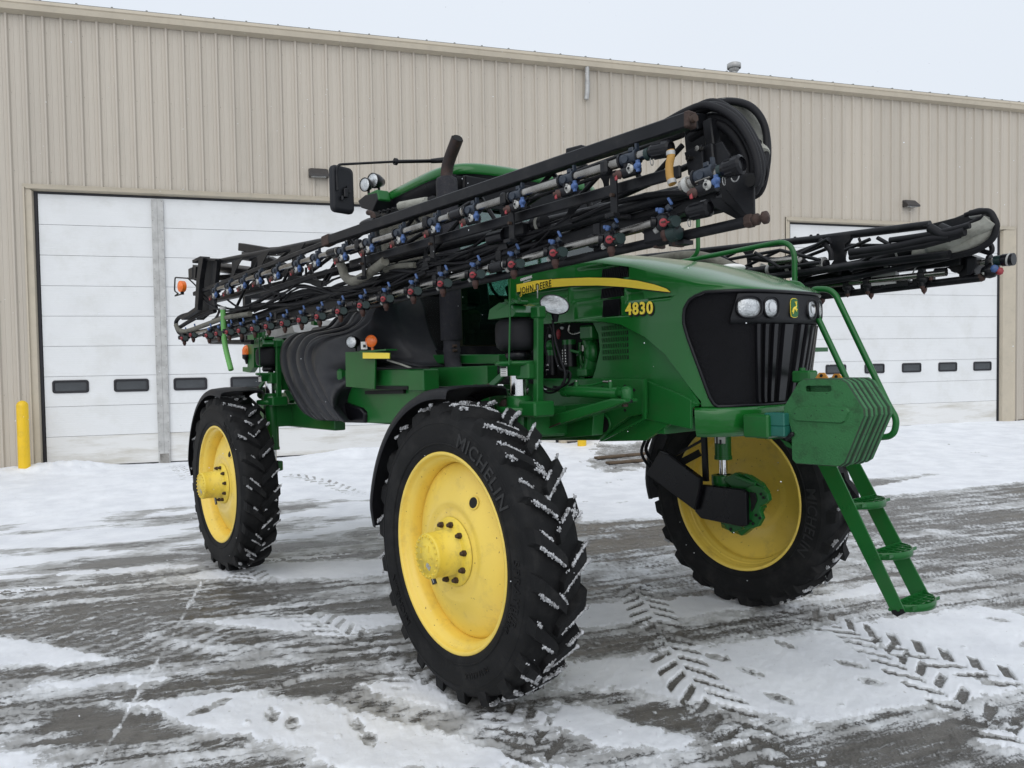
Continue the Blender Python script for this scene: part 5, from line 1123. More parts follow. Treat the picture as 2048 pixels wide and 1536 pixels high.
for px in ((1.657,-0.2,1.95), (1.689,-0.1,1.941)):
    b = MB(); c_ = Vector(px); b.plate([c_+Vector(q) for q in ((-.045, 0, -.02), (.045, 0, -.02), (.015, 0, .02), (-.015, 0, .02))], .012, 'lift'); b.disc(c_+Vector((0, -.004, .004)), (0, 1, 0), .009, 'black_deep', 10, .012); part(b, 'lifting_eye')
b = MB(); b.bar((1.368,0.0,1.946), (1.487,0.0,1.947), .1, .07, 'green', bev=.01); b.disc((1.412,0.0,1.969), (0, 0, 1), .02, 'green', 6, .06); b.plate([(1.333,0.1,1.931),(1.354,0.1,1.968),(1.394,0.1,1.97),(1.427,0.1,1.93)], .02, 'green'); part(b, 'nose_bracket')

# ---------------------------------------------------------------- ladder and handrails
lad = empty_part('boarding_ladder', spr)
def stringer(Y, pts):
    b = MB(); b.plate(pts, .012, 'green', nrm=(0, 1, 0)); return b.build('stringer', lad, .002)
nb = [(1.726,0.4,0.5),(1.759,0.4,0.487),(1.808,0.4,0.522),(1.762,0.4,0.617),(1.394,0.4,1.356)]; na_ = (1.27,0.4,1.346)
def up_(a, c, z): k = (z-c[2])/(a[2]-c[2]); return (c[0]+(a[0]-c[0])*k, a[1], z)
P_ = [Vector(q) for q in nb]+[Vector(na_)]
topn = [Vector(up_(nb[4], nb[2], 1.95)), Vector(up_(na_, nb[0], 1.95))]
stringer(.4, [P_[0], P_[1], P_[2], topn[0], topn[1]])
fb = [(1.652,0.8,0.509),(1.771,0.8,0.527),(1.335,0.8,1.329),(1.231,0.8,1.304)]
stringer(.8, [Vector(fb[0]), Vector(fb[1]), Vector(up_(fb[2], fb[1], 1.95)), Vector(up_(fb[3], fb[0], 1.95))])
b = MB(); b.plate([P_[0], P_[1], P_[2], P_[2]+Vector((-.012, 0, .02)), P_[0]+Vector((.0, 0, .02))], .014, 'hose', nrm=(0, 1, 0)); b.build('rubber_foot', lad)
for i, c_ in enumerate(((1.487,0.6,1.124), (1.651,0.6,0.832), (1.786,0.6,0.542))):
    c_ = Vector(c_); b = MB(); w_ = .195; dp = .085
    arc = [c_+Vector((-dp*.7+dp*1.75*math.sin(math.pi*k/18)**.55, -w_+2*w_*k/18, 0)) for k in range(19)]
    b.grid([[p+Vector((0, 0, .016)) for p in arc], [p+Vector((.004, 0, .012)) for p in arc], [p+Vector((.004, 0, -.026)) for p in arc], [p+Vector((-.004, 0, -.03)) for p in arc], [p+Vector((-.008, 0, -.026)) for p in arc], [p+Vector((-.008, 0, .014)) for p in arc], [p+Vector((0, 0, .016)) for p in arc]], 'green')
    b.bar(c_+Vector((-dp*.7, -w_, 0)), c_+Vector((-dp*.7, w_, 0)), .006, .04, 'green')
    for t in (-.66, -.33, 0, .33, .66): b.bar(c_+Vector((-dp*.7, t*w_, .003)), c_+Vector((-dp*.7+dp*1.72*math.sin(math.pi*(t+1)/2)**.55, t*w_, .003)), .006, .024, 'green')
    b.bar(c_+Vector((.0, -w_, .0)), c_+Vector((.0, w_, .0)), .006, .02, 'green'); b.bar(c_+Vector((.05, -w_*.9, .0)), c_+Vector((.05, w_*.9, .0)), .006, .02, 'green')
    b.build('step', lad)
    for dx in (-.05, .0):
        q = MB(); q.disc((c_.x+dx-.02, .392, c_.z-.01+dx*.2), (0, 1, 0), .010, 'green', 10, .01); q.build('bolt', lad)
def rail(pts, r, name='handrail', fil=.12): b = MB(); b.tube(round_path(pts, fil, 8), r, 'green', 14); return part(b, name)
rail([(1.14,0.33,2.551),(1.205,0.33,2.538),(1.256,0.33,2.456),(1.519,0.33,1.898)], .019, fil=.1)
rail([(0.962,0.82,1.904),(0.977,0.82,2.478)]+[(0.998,0.82,2.547),(1.152,0.82,2.531),(1.524,0.82,1.728),(1.574,0.82,1.645),(1.552,0.82,1.533),(1.391,0.82,1.512)][0:], .021, fil=.13)
rail([(0.807,0.9,2.58),(0.816,0.9,2.933),(-0.043,0.9,2.908),(-0.416,0.9,2.898)], .020, fil=.16)
rail([(-0.051,0.92,3.791),(-0.078,0.92,2.959),(-0.163,0.92,2.909)], .018)
b = MB(); b.ball((0.591,0.45,2.723), .10, 'white', 16, (1, 1, .3)); part(b, 'white_cap')

# ---------------------------------------------------------------- cab
cx0, cx1, cw_, cz0, cz1 = -2.42, -1.10, .78, 2.17, 3.52
cab = MB()
cab.box(((cx0+cx1)/2-.1, 0, cz0-.03), (1.4, 1.5, .08), 'black_gloss')
for s in (-1, 1):
    y = s*cw_
    cab.bar((cx1-.04, y, cz0), (cx1-.02, y*1.0, cz1), .045, .05, 'black', up=(1, 0, 0))
    cab.tube([Vector((-1.66, y, cz0)), Vector((-1.86, y, 2.42)), Vector((-2.10, y, 2.72)), Vector((-2.34, y, 3.1)), Vector((cx0, y, cz1))], .042, 'black', 6, sub=5)
    cab.plate([(-1.62, y, cz0), (-1.72, y, 2.3), (-1.86, y, 2.5), (-2.08, y, 2.75), (-2.3, y, 2.72), (-2.3, y, cz0)], .03, 'black')
    cab.bar((cx0, y, cz1), (cx1, y, cz1+.03), .05, .10, 'black')
    cab.bar((cx1+.01, y, cz0+.02), (-1.6, y, cz0+.02), .05, .06, 'black')
cab.bar((cx1, -cw_, cz1-.02), (cx1, cw_, cz1-.02), .08, .16, 'black'); cab.bar((cx1, -cw_, cz0+.03), (cx1, cw_, cz0+.03), .05, .08, 'black'); cab.bar((cx0, -cw_, cz1), (cx0, cw_, cz1), .06, .1, 'black'); cab.bar((cx0+.1, -cw_, 2.75), (cx0+.1, cw_, 2.75), .05, .1, 'black')
cab.plate([(cx0+.08, -cw_, cz0), (cx0+.08, cw_, cz0), (cx0+.08, cw_, 2.72), (cx0+.08, -cw_, 2.72)], .03, 'black')
cabo = part(cab, 'cab')
b = MB(); b.plate([(cx1+.015, -cw_+.03, cz0+.08), (cx1+.015, cw_-.03, cz0+.08), (cx1+.015, cw_-.03, cz1-.1), (cx1+.015, -cw_+.03, cz1-.1)], .006, 'glass'); b.build('windscreen', cabo)
for s in (-1, 1):
    b = MB(); y = s*(cw_+.005); b.plate([(cx1-.05, y, cz0+.05), (-1.66, y, cz0+.05), (-1.88, y, 2.42), (-2.12, y, 2.74), (-2.36, y, 3.12), (cx0+.03, y, cz1-.05), (cx1-.05, y, cz1-.05)], .005, 'glass'); b.build('side_window', cabo)
b = MB(); b.plate([(cx0+.02, -cw_+.04, 2.8), (cx0+.02, cw_-.04, 2.8), (cx0-.0, cw_-.04, cz1-.06), (cx0-.0, -cw_+.04, cz1-.06)], .006, 'glass'); b.build('rear_window', cabo)
# roof: rounded shell with a crown, black underside
def roof_ring(k, z, ex=0):
    out = []; hx, hy = (cx1-cx0)/2+.10, cw_+.09; mx = (cx0+cx1)/2+.02
    for i in range(64):
        a = 2*math.pi*i/64; c, s = math.cos(a), math.sin(a)
        out.append((mx+hx*k*math.copysign(abs(c)**.42, c), hy*k*math.copysign(abs(s)**.42, s), z+.04*math.copysign(abs(c)**.42, c)))
    return out
b = MB(); b.grid([roof_ring(.985, 3.565), roof_ring(1.0, 3.575), roof_ring(1.004, 3.60), roof_ring(.995, 3.63), roof_ring(.965, 3.655), roof_ring(.90, 3.675), roof_ring(.75, 3.69), roof_ring(.4, 3.70), roof_ring(.01, 3.70)], 'green_hood', close=True); rf = b.build('roof', cabo)
b = MB(); b.grid([roof_ring(.99, 3.57), roof_ring(.975, 3.55), roof_ring(.955, 3.47), roof_ring(.93, 3.455), roof_ring(.01, 3.46)], 'black_gloss', close=True); b.build('roof_lining', cabo)
b = MB(); b.plate([(cx1+.06, -cw_+.04, 3.34), (cx1+.06, cw_-.04, 3.34), (cx1+.11, cw_-.02, 3.57), (cx1+.11, -cw_+.02, 3.57)], .05, 'black_gloss'); b.build('visor', cabo, .01)
b = MB(); b.plate([(-2.273,-0.93,3.583),(-2.138,-0.93,3.628),(-1.983,-0.93,3.632),(-1.945,-0.93,3.539),(-2.019,-0.93,3.501),(-2.202,-0.93,3.517)], .12, 'green'); b.plate([(-2.32,-0.9,3.595),(-2.258,-0.9,3.521),(-2.05,-0.9,3.453),(-1.955,-0.9,3.535),(-1.978,-0.9,3.6),(-2.176,-0.9,3.621)], .2, 'fender'); b.build('roof_corner_light_box', cabo, .01)
# interior
b = MB(); b.box((-1.78, -.05, 2.42), (.5, .5, .14), 'seat', bev=.04); b.box((-2.02, -.05, 2.78), (.14, .48, .66), 'seat', Matrix.Rotation(-.12, 3, 'Y'), bev=.05); b.box((-2.08, -.05, 3.17), (.1, .28, .18), 'seat', bev=.04); b.box((-1.78, -.05, 2.28), (.4, .4, .2), 'black_deep'); b.build('seat', cabo)
b = MB(); b.box((-1.68, -.42, 2.50), (.62, .16, .12), 'tan_interior', bev=.03); b.box((-1.5, -.45, 2.34), (.24, .2, .34), 'tan_interior', bev=.03); b.box((-1.42, -.42, 2.66), (.08, .16, .12), 'seat', bev=.02); b.build('armrest_console', cabo)
b = MB(); b.box((-1.2, 0, 2.30), (.12, 1.4, .16), 'tan_interior', bev=.03); b.box((-1.24, .0, 2.42), (.12, .3, .3), 'seat', bev=.04); b.box((-2.3, 0, 2.5), (.1, 1.4, .6), 'tan_interior'); b.box((-1.18, -.68, 2.75), (.05, .1, 1.1), 'tan_interior', bev=.02); b.build('dashboard', cabo)
b = MB(); c_ = Vector((-1.45, .0, 2.78)); N_ = 28
b.tube([c_+Vector((.10*math.cos(2*math.pi*i/N_)*-.9, .19*math.sin(2*math.pi*i/N_), .16*math.cos(2*math.pi*i/N_))) for i in range(N_+1)], .014, 'black_gloss', 8); b.tube([c_, (-1.28, 0, 2.4)], .03, 'seat', 10); b.build('steering_wheel', cabo)
# ---------------------------------------------------------------- exhaust
ex = Vector((-.98, -.93, 0)); b = MB()
b.lathe([(.0, 3.53), (.06, 3.53), (.076, 3.522), (.083, 3.50), (.083, 2.285), (.076, 2.28), (.0, 2.28)], 'muffler', ex, (0, 0, 1), 32); exo = part(b, 'exhaust_muffler')
b = MB(); b.tube(round_path([ex+Vector((0, 0, 2.30)), ex+Vector((0, 0, 2.10)), ex+Vector((.06, 0, 2.02)), ex+Vector((.17, .0, 2.0)), ex+Vector((.75, .22, 2.0))], .12, 8), .064, 'muffler', 20); b.build('exhaust_elbow', exo)
b = MB(); b.tube([ex+Vector((0, 0, 2.22)), ex+Vector((0, 0, 2.19))], .068, 'muffler', 20); b.disc(ex+Vector((.07, -.02, 2.235)), (0, 1, 0), .012, 'bolt', 8, .03); b.disc(ex+Vector((.07, -.02, 2.20)), (0, 1, 0), .012, 'bolt', 8, .03); b.build('clamp', exo)
b = MB(); tl = catmull([ex+Vector(q) for q in ((0, 0, 3.50), (.002, 0, 3.56), (.025, 0, 3.62), (.068, 0, 3.68), (.118, 0, 3.735), (.162, .0, 3.785))], 5)
b.tube(tl, .047, 'rust_pipe', 22, cap=False); d = (tl[-1]-tl[-2]).normalized(); b.disc(tl[-1]-d*.004, d*.8+Vector((.35, -.3, 0)), .043, 'black_deep', 20, .004); b.tube([tl[-1]-d*.03, tl[-1]], .043, 'black_deep', 20, cap=False); b.build('tail_pipe', exo)
# ---------------------------------------------------------------- mirror, lamps
b = MB(); MY = -1.66; m0 = (-1.479,-1.62,3.647); b.tube(round_path([(-1.08, -.84, 3.70), (-1.285,-1.2,3.681), (-1.222,-1.72,3.572), (-1.236,-1.72,3.492), (-1.228,-1.72,3.388)], .05, 6), .0095, 'black', 10); b.tube([(-1.08, -.84, 3.70), (-1.16,-0.95,3.692)], .024, 'black', 12, r2=.018); b.tube([(-1.16,-0.95,3.692), (-1.281,-1.18,3.683)], .014, 'black', 12); b.disc((-1.277,-1.2,3.679), (0, 1, 0), .028, 'black', 10, .02)
ma = part(b, 'mirror_arm'); b = MB(); c_ = Vector((-1.285,-1.66,3.407)); N_ = []
for sx, sz in ((1, 1), (-1, 1), (-1, -1), (1, -1)):
    for k in range(5): an = math.radians({(1, 1): 0, (-1, 1): 90, (-1, -1): 180, (1, -1): 270}[(sx, sz)]+22.5*k); N_.append((sx*(.097-.035)+.035*math.cos(an), sz*(.172-.035)+.035*math.sin(an)))
rz = Matrix.Rotation(.22, 3, 'Z')
b.grid([[c_+rz @ Vector((d, y*k, z*k)) for y, z in N_] for d, k in ((.028, .82), (.024, .96), (.012, 1), (-.01, 1.0), (-.02, .98))], 'mirror_back', close=True); b.add([c_+rz @ Vector((.028, y*.82, z*.82)) for y, z in N_], [tuple(range(20))], 'mirror_back'); b.add([c_+rz @ Vector((-.02, y*.98, z*.98)) for y, z in N_], [tuple(range(19, -1, -1))], 'chrome'); b.build('mirror_head', ma)
b = MB(); b.box(c_+Vector((.045, .01, -.03)), (.03, .035, .07), 'black_gloss', bev=.006); b.disc(c_+Vector((.05, -.02, -.07)), (0, 0, 1), .012, 'black_gloss', 8, .03); b.box(c_+Vector((.04, .035, -.0)), (.02, .03, .05), 'black_gloss'); b.build('mirror_clamp', ma)
def can_lamp(c, d, r, name, glass_m='lens', length=.08, sy=1.0, stalk=True, body='black_gloss'):
    c = Vector(c); d = Vector(d).normalized(); b = MB(); b.lathe([(r*.35, -length), (r*.55, -length*.95), (r*.95, -length*.45), (r*1.04, 0), (r*.98, .006), (r*.93, 0)], body, c, d, 24)
    o = part(b, name); g = MB(); g.lathe([(r*.95, -.002), (r*.7, .006), (r*.3, .010), (0, .011)], glass_m, c, d, 24); g.build('lamp_lens', o)
    if stalk: s = MB(); s.tube([c-d*length*.6, c-d*length*.6-Vector((0, 0, r*1.5))], .012, body, 8); s.build('stalk', o)
    return o
can_lamp((-2.176,-1.0,3.711), (.30, -.95, -.05), .060, 'work_light'); can_lamp((-2.176,-0.92,3.756), (.30, -.95, -.05), .066, 'work_light', length=.13)
can_lamp((-1.694,-1.42,2.302), (.52, -.85, -.02), .050, 'work_light', length=.11)
o = can_lamp((-1.507,-1.34,2.301), (.66, -.75, 0), .047, 'indicator_light', 'orange', .05, body='orange')
b = MB(); b.box((-1.55,-1.38,2.268), (.05, .004, .06), 'white', Matrix.Rotation(.9, 3, 'Z')); b.box((-1.529,-1.387,2.263), (.022, .004, .022), 'black_gloss', Matrix.Rotation(.9, 3, 'Z')); part(b, 'tag')
# oval headlamp on the suspension tower
c_ = Vector((0.289,-0.98,2.446)); d = Vector((.72, -.68, .10)).normalized(); U = Vector((0, 0, 1)); T_ = U.cross(d).normalized(); U = d.cross(T_); N_ = 28; tilt = .18
def oring(k, dd, kz=1): return [c_+d*dd+T_*(.093*k*math.cos(2*math.pi*i/N_+tilt*0)+.0)+U*(.062*k*kz*math.sin(2*math.pi*i/N_)+.016*k*math.cos(2*math.pi*i/N_)*-1) for i in range(N_)]
b = MB(); b.grid([oring(.2, -.095), oring(.5, -.09), oring(.85, -.05), oring(1.03, -.005), oring(1.03, .006), oring(.97, .008)], 'black_gloss', close=True); b.tube([c_-d*.05-Vector((0, 0, .04)), c_-d*.06-Vector((0, 0, .10))], .03, 'black_gloss', 10, r2=.015); ol = part(b, 'oval_work_light')
b = MB(); b.grid([oring(.98, .004), oring(.7, .014), oring(.35, .019), oring(.01, .021)], 'lens', close=True); b.build('lamp_lens', ol)
b = MB(); b.tube([(0.122,-0.98,2.502), (0.126,-0.98,2.587)], .004, 'galv', 6); part(b, 'whip_aerial')
# bracket with the yellow reflector in front of the tank
b = MB(); b.plate([(-2.034,-1.3,2.234),(-1.761,-1.3,2.224),(-1.76,-1.3,2.24),(-1.505,-1.3,2.214),(-1.542,-1.3,1.921),(-2.046,-1.3,1.942)], .012, 'green'); b.plate([(-1.69,-1.345,2.229),(-1.2,-1.345,2.199),(-1.203,-1.345,2.15),(-1.651,-1.345,2.164)], .012, 'green'); b.box((-1.505,-1.3,2.222), (.5, .1, .012), 'green')
br = part(b, 'lamp_bracket'); b = MB(); b.plate([(-1.61,-1.36,2.214),(-1.181,-1.36,2.195),(-1.184,-1.36,2.153),(-1.613,-1.36,2.167)], .006, 'yellow_decal'); b.build('reflector', br)
b = MB(); b.box((-2.271,-1.22,2.032), (.07, .1, .13), 'green', bev=.02); b.build('end_cap', br)
b = MB(); b.tube([(-1.803,-1.28,2.176),(-1.789,-1.28,2.126),(-1.652,-1.28,2.094),(-1.17,-1.28,2.076),(-0.742,-1.28,2.07)], .005, 'hose', 6, sub=5); b.tube([(-1.414,-1.25,2.147),(-1.22,-1.25,2.111),(-1.058,-1.25,2.076)], .008, 'sleeve_pale', 6, sub=4); part(b, 'wire')
# ---------------------------------------------------------------- ribbed spray tank
CS = [[(-1.981,-1.06,2.74),(-2.267,-1.06,2.649),(-2.655,-1.06,2.575),(-2.898,-1.06,2.498),(-3.302,-1.06,2.488),(-3.69,-1.06,2.475),(-3.948,-1.06,2.411),(-4.056,-1.06,2.288),(-4.054,-1.06,2.154),(-3.893,-1.06,1.961),(-3.6,-1.06,1.72),(-3.218,-1.06,1.618),(-2.911,-1.06,1.613)], [(-1.781,-1.12,2.719),(-2.121,-1.12,2.635),(-2.468,-1.12,2.569),(-2.693,-1.12,2.484),(-3.049,-1.12,2.468),(-3.396,-1.12,2.459),(-3.644,-1.12,2.376),(-3.745,-1.12,2.262),(-3.647,-1.12,2.034),(-3.424,-1.12,1.826),(-3.115,-1.12,1.649),(-2.89,-1.12,1.627),(-2.727,-1.12,1.622)],
      [(-1.551,-1.2,2.693),(-1.812,-1.2,2.615),(-2.063,-1.2,2.551),(-2.231,-1.2,2.468),(-2.597,-1.2,2.455),(-2.985,-1.2,2.435),(-3.204,-1.2,2.351),(-3.312,-1.2,2.223),(-3.218,-1.2,2.031),(-3.001,-1.2,1.819),(-2.713,-1.2,1.655),(-2.555,-1.2,1.637),(-2.402,-1.2,1.633)], [(-1.326,-1.28,2.668),(-1.516,-1.28,2.607),(-1.663,-1.28,2.552),(-1.792,-1.28,2.467),(-2.071,-1.28,2.414),(-2.607,-1.28,2.4),(-2.833,-1.28,2.325),(-2.901,-1.28,2.188),(-2.781,-1.28,2.004),(-2.558,-1.28,1.804),(-2.312,-1.28,1.662),(-2.185,-1.28,1.649),(-2.137,-1.28,1.646)],
      [(-1.125,-1.35,2.634),(-1.258,-1.35,2.594),(-1.406,-1.35,2.545),(-1.536,-1.35,2.449),(-1.884,-1.35,2.382),(-2.259,-1.35,2.36),(-2.543,-1.35,2.307),(-2.627,-1.35,2.208),(-2.563,-1.35,2.062),(-2.368,-1.35,1.875),(-2.112,-1.35,1.71),(-2.029,-1.35,1.666),(-1.974,-1.35,1.655)]]
b = MB(); rows = []; CSm = [[Vector(q) for q in catmull([Vector(q) for q in c], 4)] for c in CS]
rows.append([q+Vector((.0, .5, 0)) for q in CSm[0]])
rows.append([q+Vector((0, .03, 0)) for q in CSm[0]])
for i in range(len(CSm)):
    c = CSm[i]
    if i: rows.append([q.lerp(p, .16)+Vector((0, .055, 0)) for q, p in zip(c, CSm[i-1])]); rows.append([q.lerp(p, .03)+Vector((0, .055, 0)) for q, p in zip(c, CSm[i-1])]); rows.append([q+Vector((0, -.0, 0)) for q in c])
    if i < len(CSm)-1:
        n_ = CSm[i+1]
        rows.append([q.lerp(p, .18)+Vector((0, -.030, 0)) for q, p in zip(c, n_)]); rows.append([q.lerp(p, .50)+Vector((0, -.042, 0)) for q, p in zip(c, n_)]); rows.append([q.lerp(p, .74)+Vector((0, -.022, 0)) for q, p in zip(c, n_)])
# face sweeping forward to the cab, getting nearer the middle of the machine
fr_ = [(-1.685,-1.0,2.693),(-1.625,-1.0,2.597),(-1.57,-1.0,2.436),(-1.498,-1.0,2.309),(-1.409,-1.0,2.204),(-1.322,-1.0,2.117)]+[(-1.223,-1.08,2.088),(-1.519,-1.08,2.075),(-2.034,-1.08,2.077)]+[(-2.155,-1.25,1.976),(-2.303,-1.25,1.823),(-2.255,-1.25,1.671),(-2.18,-1.25,1.643)]
frs = [Vector(q) for q in catmull([Vector(q) for q in fr_], 4)]; L4 = CSm[-1]
for t, dy in ((.08, -.02), (.25, -.035), (.5, -.03), (.75, -.01), (1, 0)): rows.append([q.lerp(p, t)+Vector((0, dy, 0)) for q, p in zip(L4, frs)])
rows.append([q+Vector((.02, .4, 0)) for q in frs])
b.grid(rows, 'tank'); b.box((-3.0, -.35, 2.15), (1.6, 1.2, .8), 'tank', bev=.1); tk = part(b, 'spray_tank')

# ================================================================ folded booms
def nozzle_upper():
    """clamp round the pipe with a turret hanging under it; pipe along local X, outward = -Y"""
    b = MB()
    b.tube([(-.052, 0, 0), (.052, 0, 0)], .030, 'slate', 14); b.tube([(-.056, 0, 0), (-.044, 0, 0)], .036, 'black_gloss', 14); b.tube([(.040, 0, 0), (.052, 0, 0)], .036, 'slate', 14)
    b.box((.02, -.005, .036), (.03, .03, .022), 'slate', bev=.004); b.box((.045, 0, .036), (.012, .02, .05), 'slate')
    b.tube([(-.005, -.03, -.005), (-.005, -.036, -.005)], .019, 'slate', 12)
    b.tube([(-.035, -.01, -.062), (.055, -.01, -.062)], .028, 'black_gloss', 10); b.box((.0, 0, -.035), (.06, .04, .04), 'black_gloss', bev=.006)
    b.lathe([(.0, .036), (.010, .034), (.012, .02), (.021, .018), (.021, .004), (.024, 0), (.0, 0)], 'brown', (-.045, -.025, -.068), (-.45, -.85, -.1), 10)
    b.box((-.052, -.045, -.082), (.014, .012, .03), 'red', bev=.003)
    b.lathe([(.0, .018), (.008, .018), (.009, .010), (.0195, .010), (.0195, .0), (.0, 0)], 'white_cap', (.030, -.034, -.06), (.1, -1, .05), 14); b.disc((.0315, -.053, -.06), (.1, -1, .05), .007, 'black_gloss', 8, .004)
    for s in (-1, 1): b.box((.030, -.046, -.06+s*.019), (.008, .008, .008), 'white_cap')
    b.lathe([(.0, .045), (.008, .044), (.011, .036), (.012, .026), (.018, .024), (.018, .006), (.0, 0)], 'blue', (.052, -.02, -.056), (.85, -.5, .1), 10)
    for s in (-1, 1): b.box((.072, -.032, -.055+s*.02), (.016, .012, .014), 'blue')
    return b.mesh('nozzle_body')
def nozzle_lower():
    b = MB()
    b.tube([(-.012, 0, 0), (.03, 0, 0)], .032, 'black_gloss', 12)
    b.ball((-.01, -.03, -.020), .047, 'black_gloss', 14, (.85, .8, 1)); b.tube([(-.035, -.055, -.015), (-.05, -.07, -.013)], .024, 'black_gloss', 12)
    b.lathe([(.0, .014), (.014, .013), (.0195, .008), (.0195, 0)], 'red', (.020, -.066, -.030), (.25, -1, 0), 14); b.box((.030, -.082, -.03), (.022, .008, .007), 'brown'); b.box((.045, -.072, -.034), (.02, .006, .006), 'red')
    b.tube([(.045, -.03, -.028), (.075, -.045, -.032)], .030, 'teal', 12, r2=.026); b.tube([(.03, -.02, -.03), (.06, -.03, -.05)], .022, 'black_gloss', 10)
    b.lathe([(.0, .05), (.012, .048), (.016, .03), (.02, .028), (.02, 0)], 'brown', (-.005, -.03, -.058), (0, 0, -1), 8)
    b.tube([(-.045, -.02, -.04), (-.062, -.035, -.052)], .016, 'white_cap', 8, r2=.012)
    b.box((-.025, -.02, .040), (.024, .022, .028), 'blue', Matrix.Rotation(.4, 3, 'Y'), bev=.005); b.box((-.045, -.02, .05), (.016, .016, .018), 'blue', bev=.003)
    b.box((.018, -.015, .045), (.028, .024, .03), 'slate', Matrix.Rotation(-.5, 3, 'Y'), bev=.005); b.box((.030, -.02, .073), (.012, .014, .040), 'blue', Matrix.Rotation(-.5, 3, 'Y'), bev=.003)
    return b.mesh('nozzle_body')
NU, NLW = nozzle_upper(), nozzle_lower()
def drop_small():
    b = MB(); b.tube([(-.02, 0, 0), (.02, 0, 0)], .034, 'black', 10); b.ball((0, 0, -.03), .036, 'black', 10, (1.2, .8, .8)); b.tube([(0, 0, -.04), (0, 0, -.075)], .022, 'black', 8); b.lathe([(.018, 0), (.016, -.02), (.0, -.035)], 'brown', (0, 0, -.07), (0, 0, 1), 8); b.box((0, 0, .03), (.03, .05, .03), 'black'); return b.mesh('nozzle_body')
NS = drop_small()
def boom(name): return empty_part('spray_boom', spr)
def Bp(b, name, par, bev=0.0): return b.build(name, par, bev)
def place(me, p, e, par, sc=1.0, roll=0.0):
    o = link('nozzle_body', me, par); e = Vector(e).normalized(); y = Vector((0, 0, 1)).cross(e).normalized(); z = e.cross(y)
    o.matrix_local = Matrix.Translation(Vector(p)) @ Matrix((e, y, z)).transposed().to_4x4() @ Matrix.Rotation(roll, 4, 'X') @ Matrix.Scale(sc, 4); return o
def on_line(a, c, px): pass
rbm = boom('r')
# --- near boom: main members
def member(pts, w_, h_, name='boom_tube', round_=False, m='black', par=None, up=(0, 0, 1)):
    b = MB()
    if round_: b.tube(pts, w_, m, 14)
    else:
        for a, c in zip(pts[:-1], pts[1:]): b.bar(a, c, w_, h_, m, up=up, bev=.006)
    return Bp(b, name, rbm if par is None else par)
t1 = [(1.787,-1.447,3.133), (-1.563,-1.655,3.072)]; member(t1, .06, .070, 'top_chord')
b = MB(); b.bar((1.765,-1.448,3.134), (1.798,-1.446,3.133), .062, .073, 'rust', bev=.006); b.disc((1.818,-1.465,3.128), (1, -.1, .1), .02, 'bolt', 6, .02); Bp(b, 'rusty_end_cap', rbm)
b = MB(); b.bar((-1.493,-1.65,3.077), (-1.603,-1.657,3.07), .07, .08, 'rust', bev=.006); Bp(b, 'rusty_hinge', rbm)
member([(-1.626,-1.639,3.067), (-4.483,-1.816,2.94)], .03, .042, 'boom_tip_bar')
member([(1.703,-1.332,3.162), (1.705,-1.212,3.187)], .05, .075, 'end_tube')
member([(-4.656,-1.666,3.274), (-1.903,-1.496,3.139), (1.526,-1.283,3.176)], .030, 0, 'top_chord', True)
member([(1.645,-1.336,3.123), (-0.069,-1.442,3.025), (-1.445,-1.527,2.977)], .018, 0, 'inner_tube', True)
member([(1.71,-1.432,2.922), (-1.273,-1.617,2.858)], .02, .058, 'flat_rail'); member([(-1.692,-1.603,2.864), (-2.952,-1.681,2.789)], .012, .03, 'flat_rail'); member([(-1.345,-1.581,2.869), (-2.74,-1.668,2.822)], .014, .034, 'flat_rail')
member([(1.793,-1.277,2.867), (0.957,-1.328,2.836), (-1.15,-1.459,2.729), (-4.204,-1.648,2.573)], .030, 0, 'main_tube', True)
member([(1.755,-1.209,2.822), (-0.247,-1.333,2.693), (-4.677,-1.608,2.511)], .08, .075, 'main_beam')
member([(1.828,-1.074,2.92), (-0.194,-1.2,2.927), (-4.845,-1.488,2.92)], .035, 0, 'main_tube', True)
member([(2.033,-1.332,2.655), (-4.233,-1.72,2.44)], .025, 0, 'bottom_chord', True)
member([(1.832,-1.104,2.791), (-4.801,-1.515,2.529)], .018, 0, 'bottom_chord', True)
b = MB(); b.bar((1.974,-1.335,2.654), (2.033,-1.332,2.655), .056, .056, 'rust', bev=.015); b.lathe([(.012, -.03), (.026, -.025), (.026, -.005), (.015, 0), (.015, .015), (.028, .02), (.028, .035), (.0, .045)], 'rust', (2.05,-1.331,2.656), Vector((2.076,-1.329,2.658))-Vector((2.003,-1.334,2.655)), 14); Bp(b, 'rusty_stop_bolt', rbm)
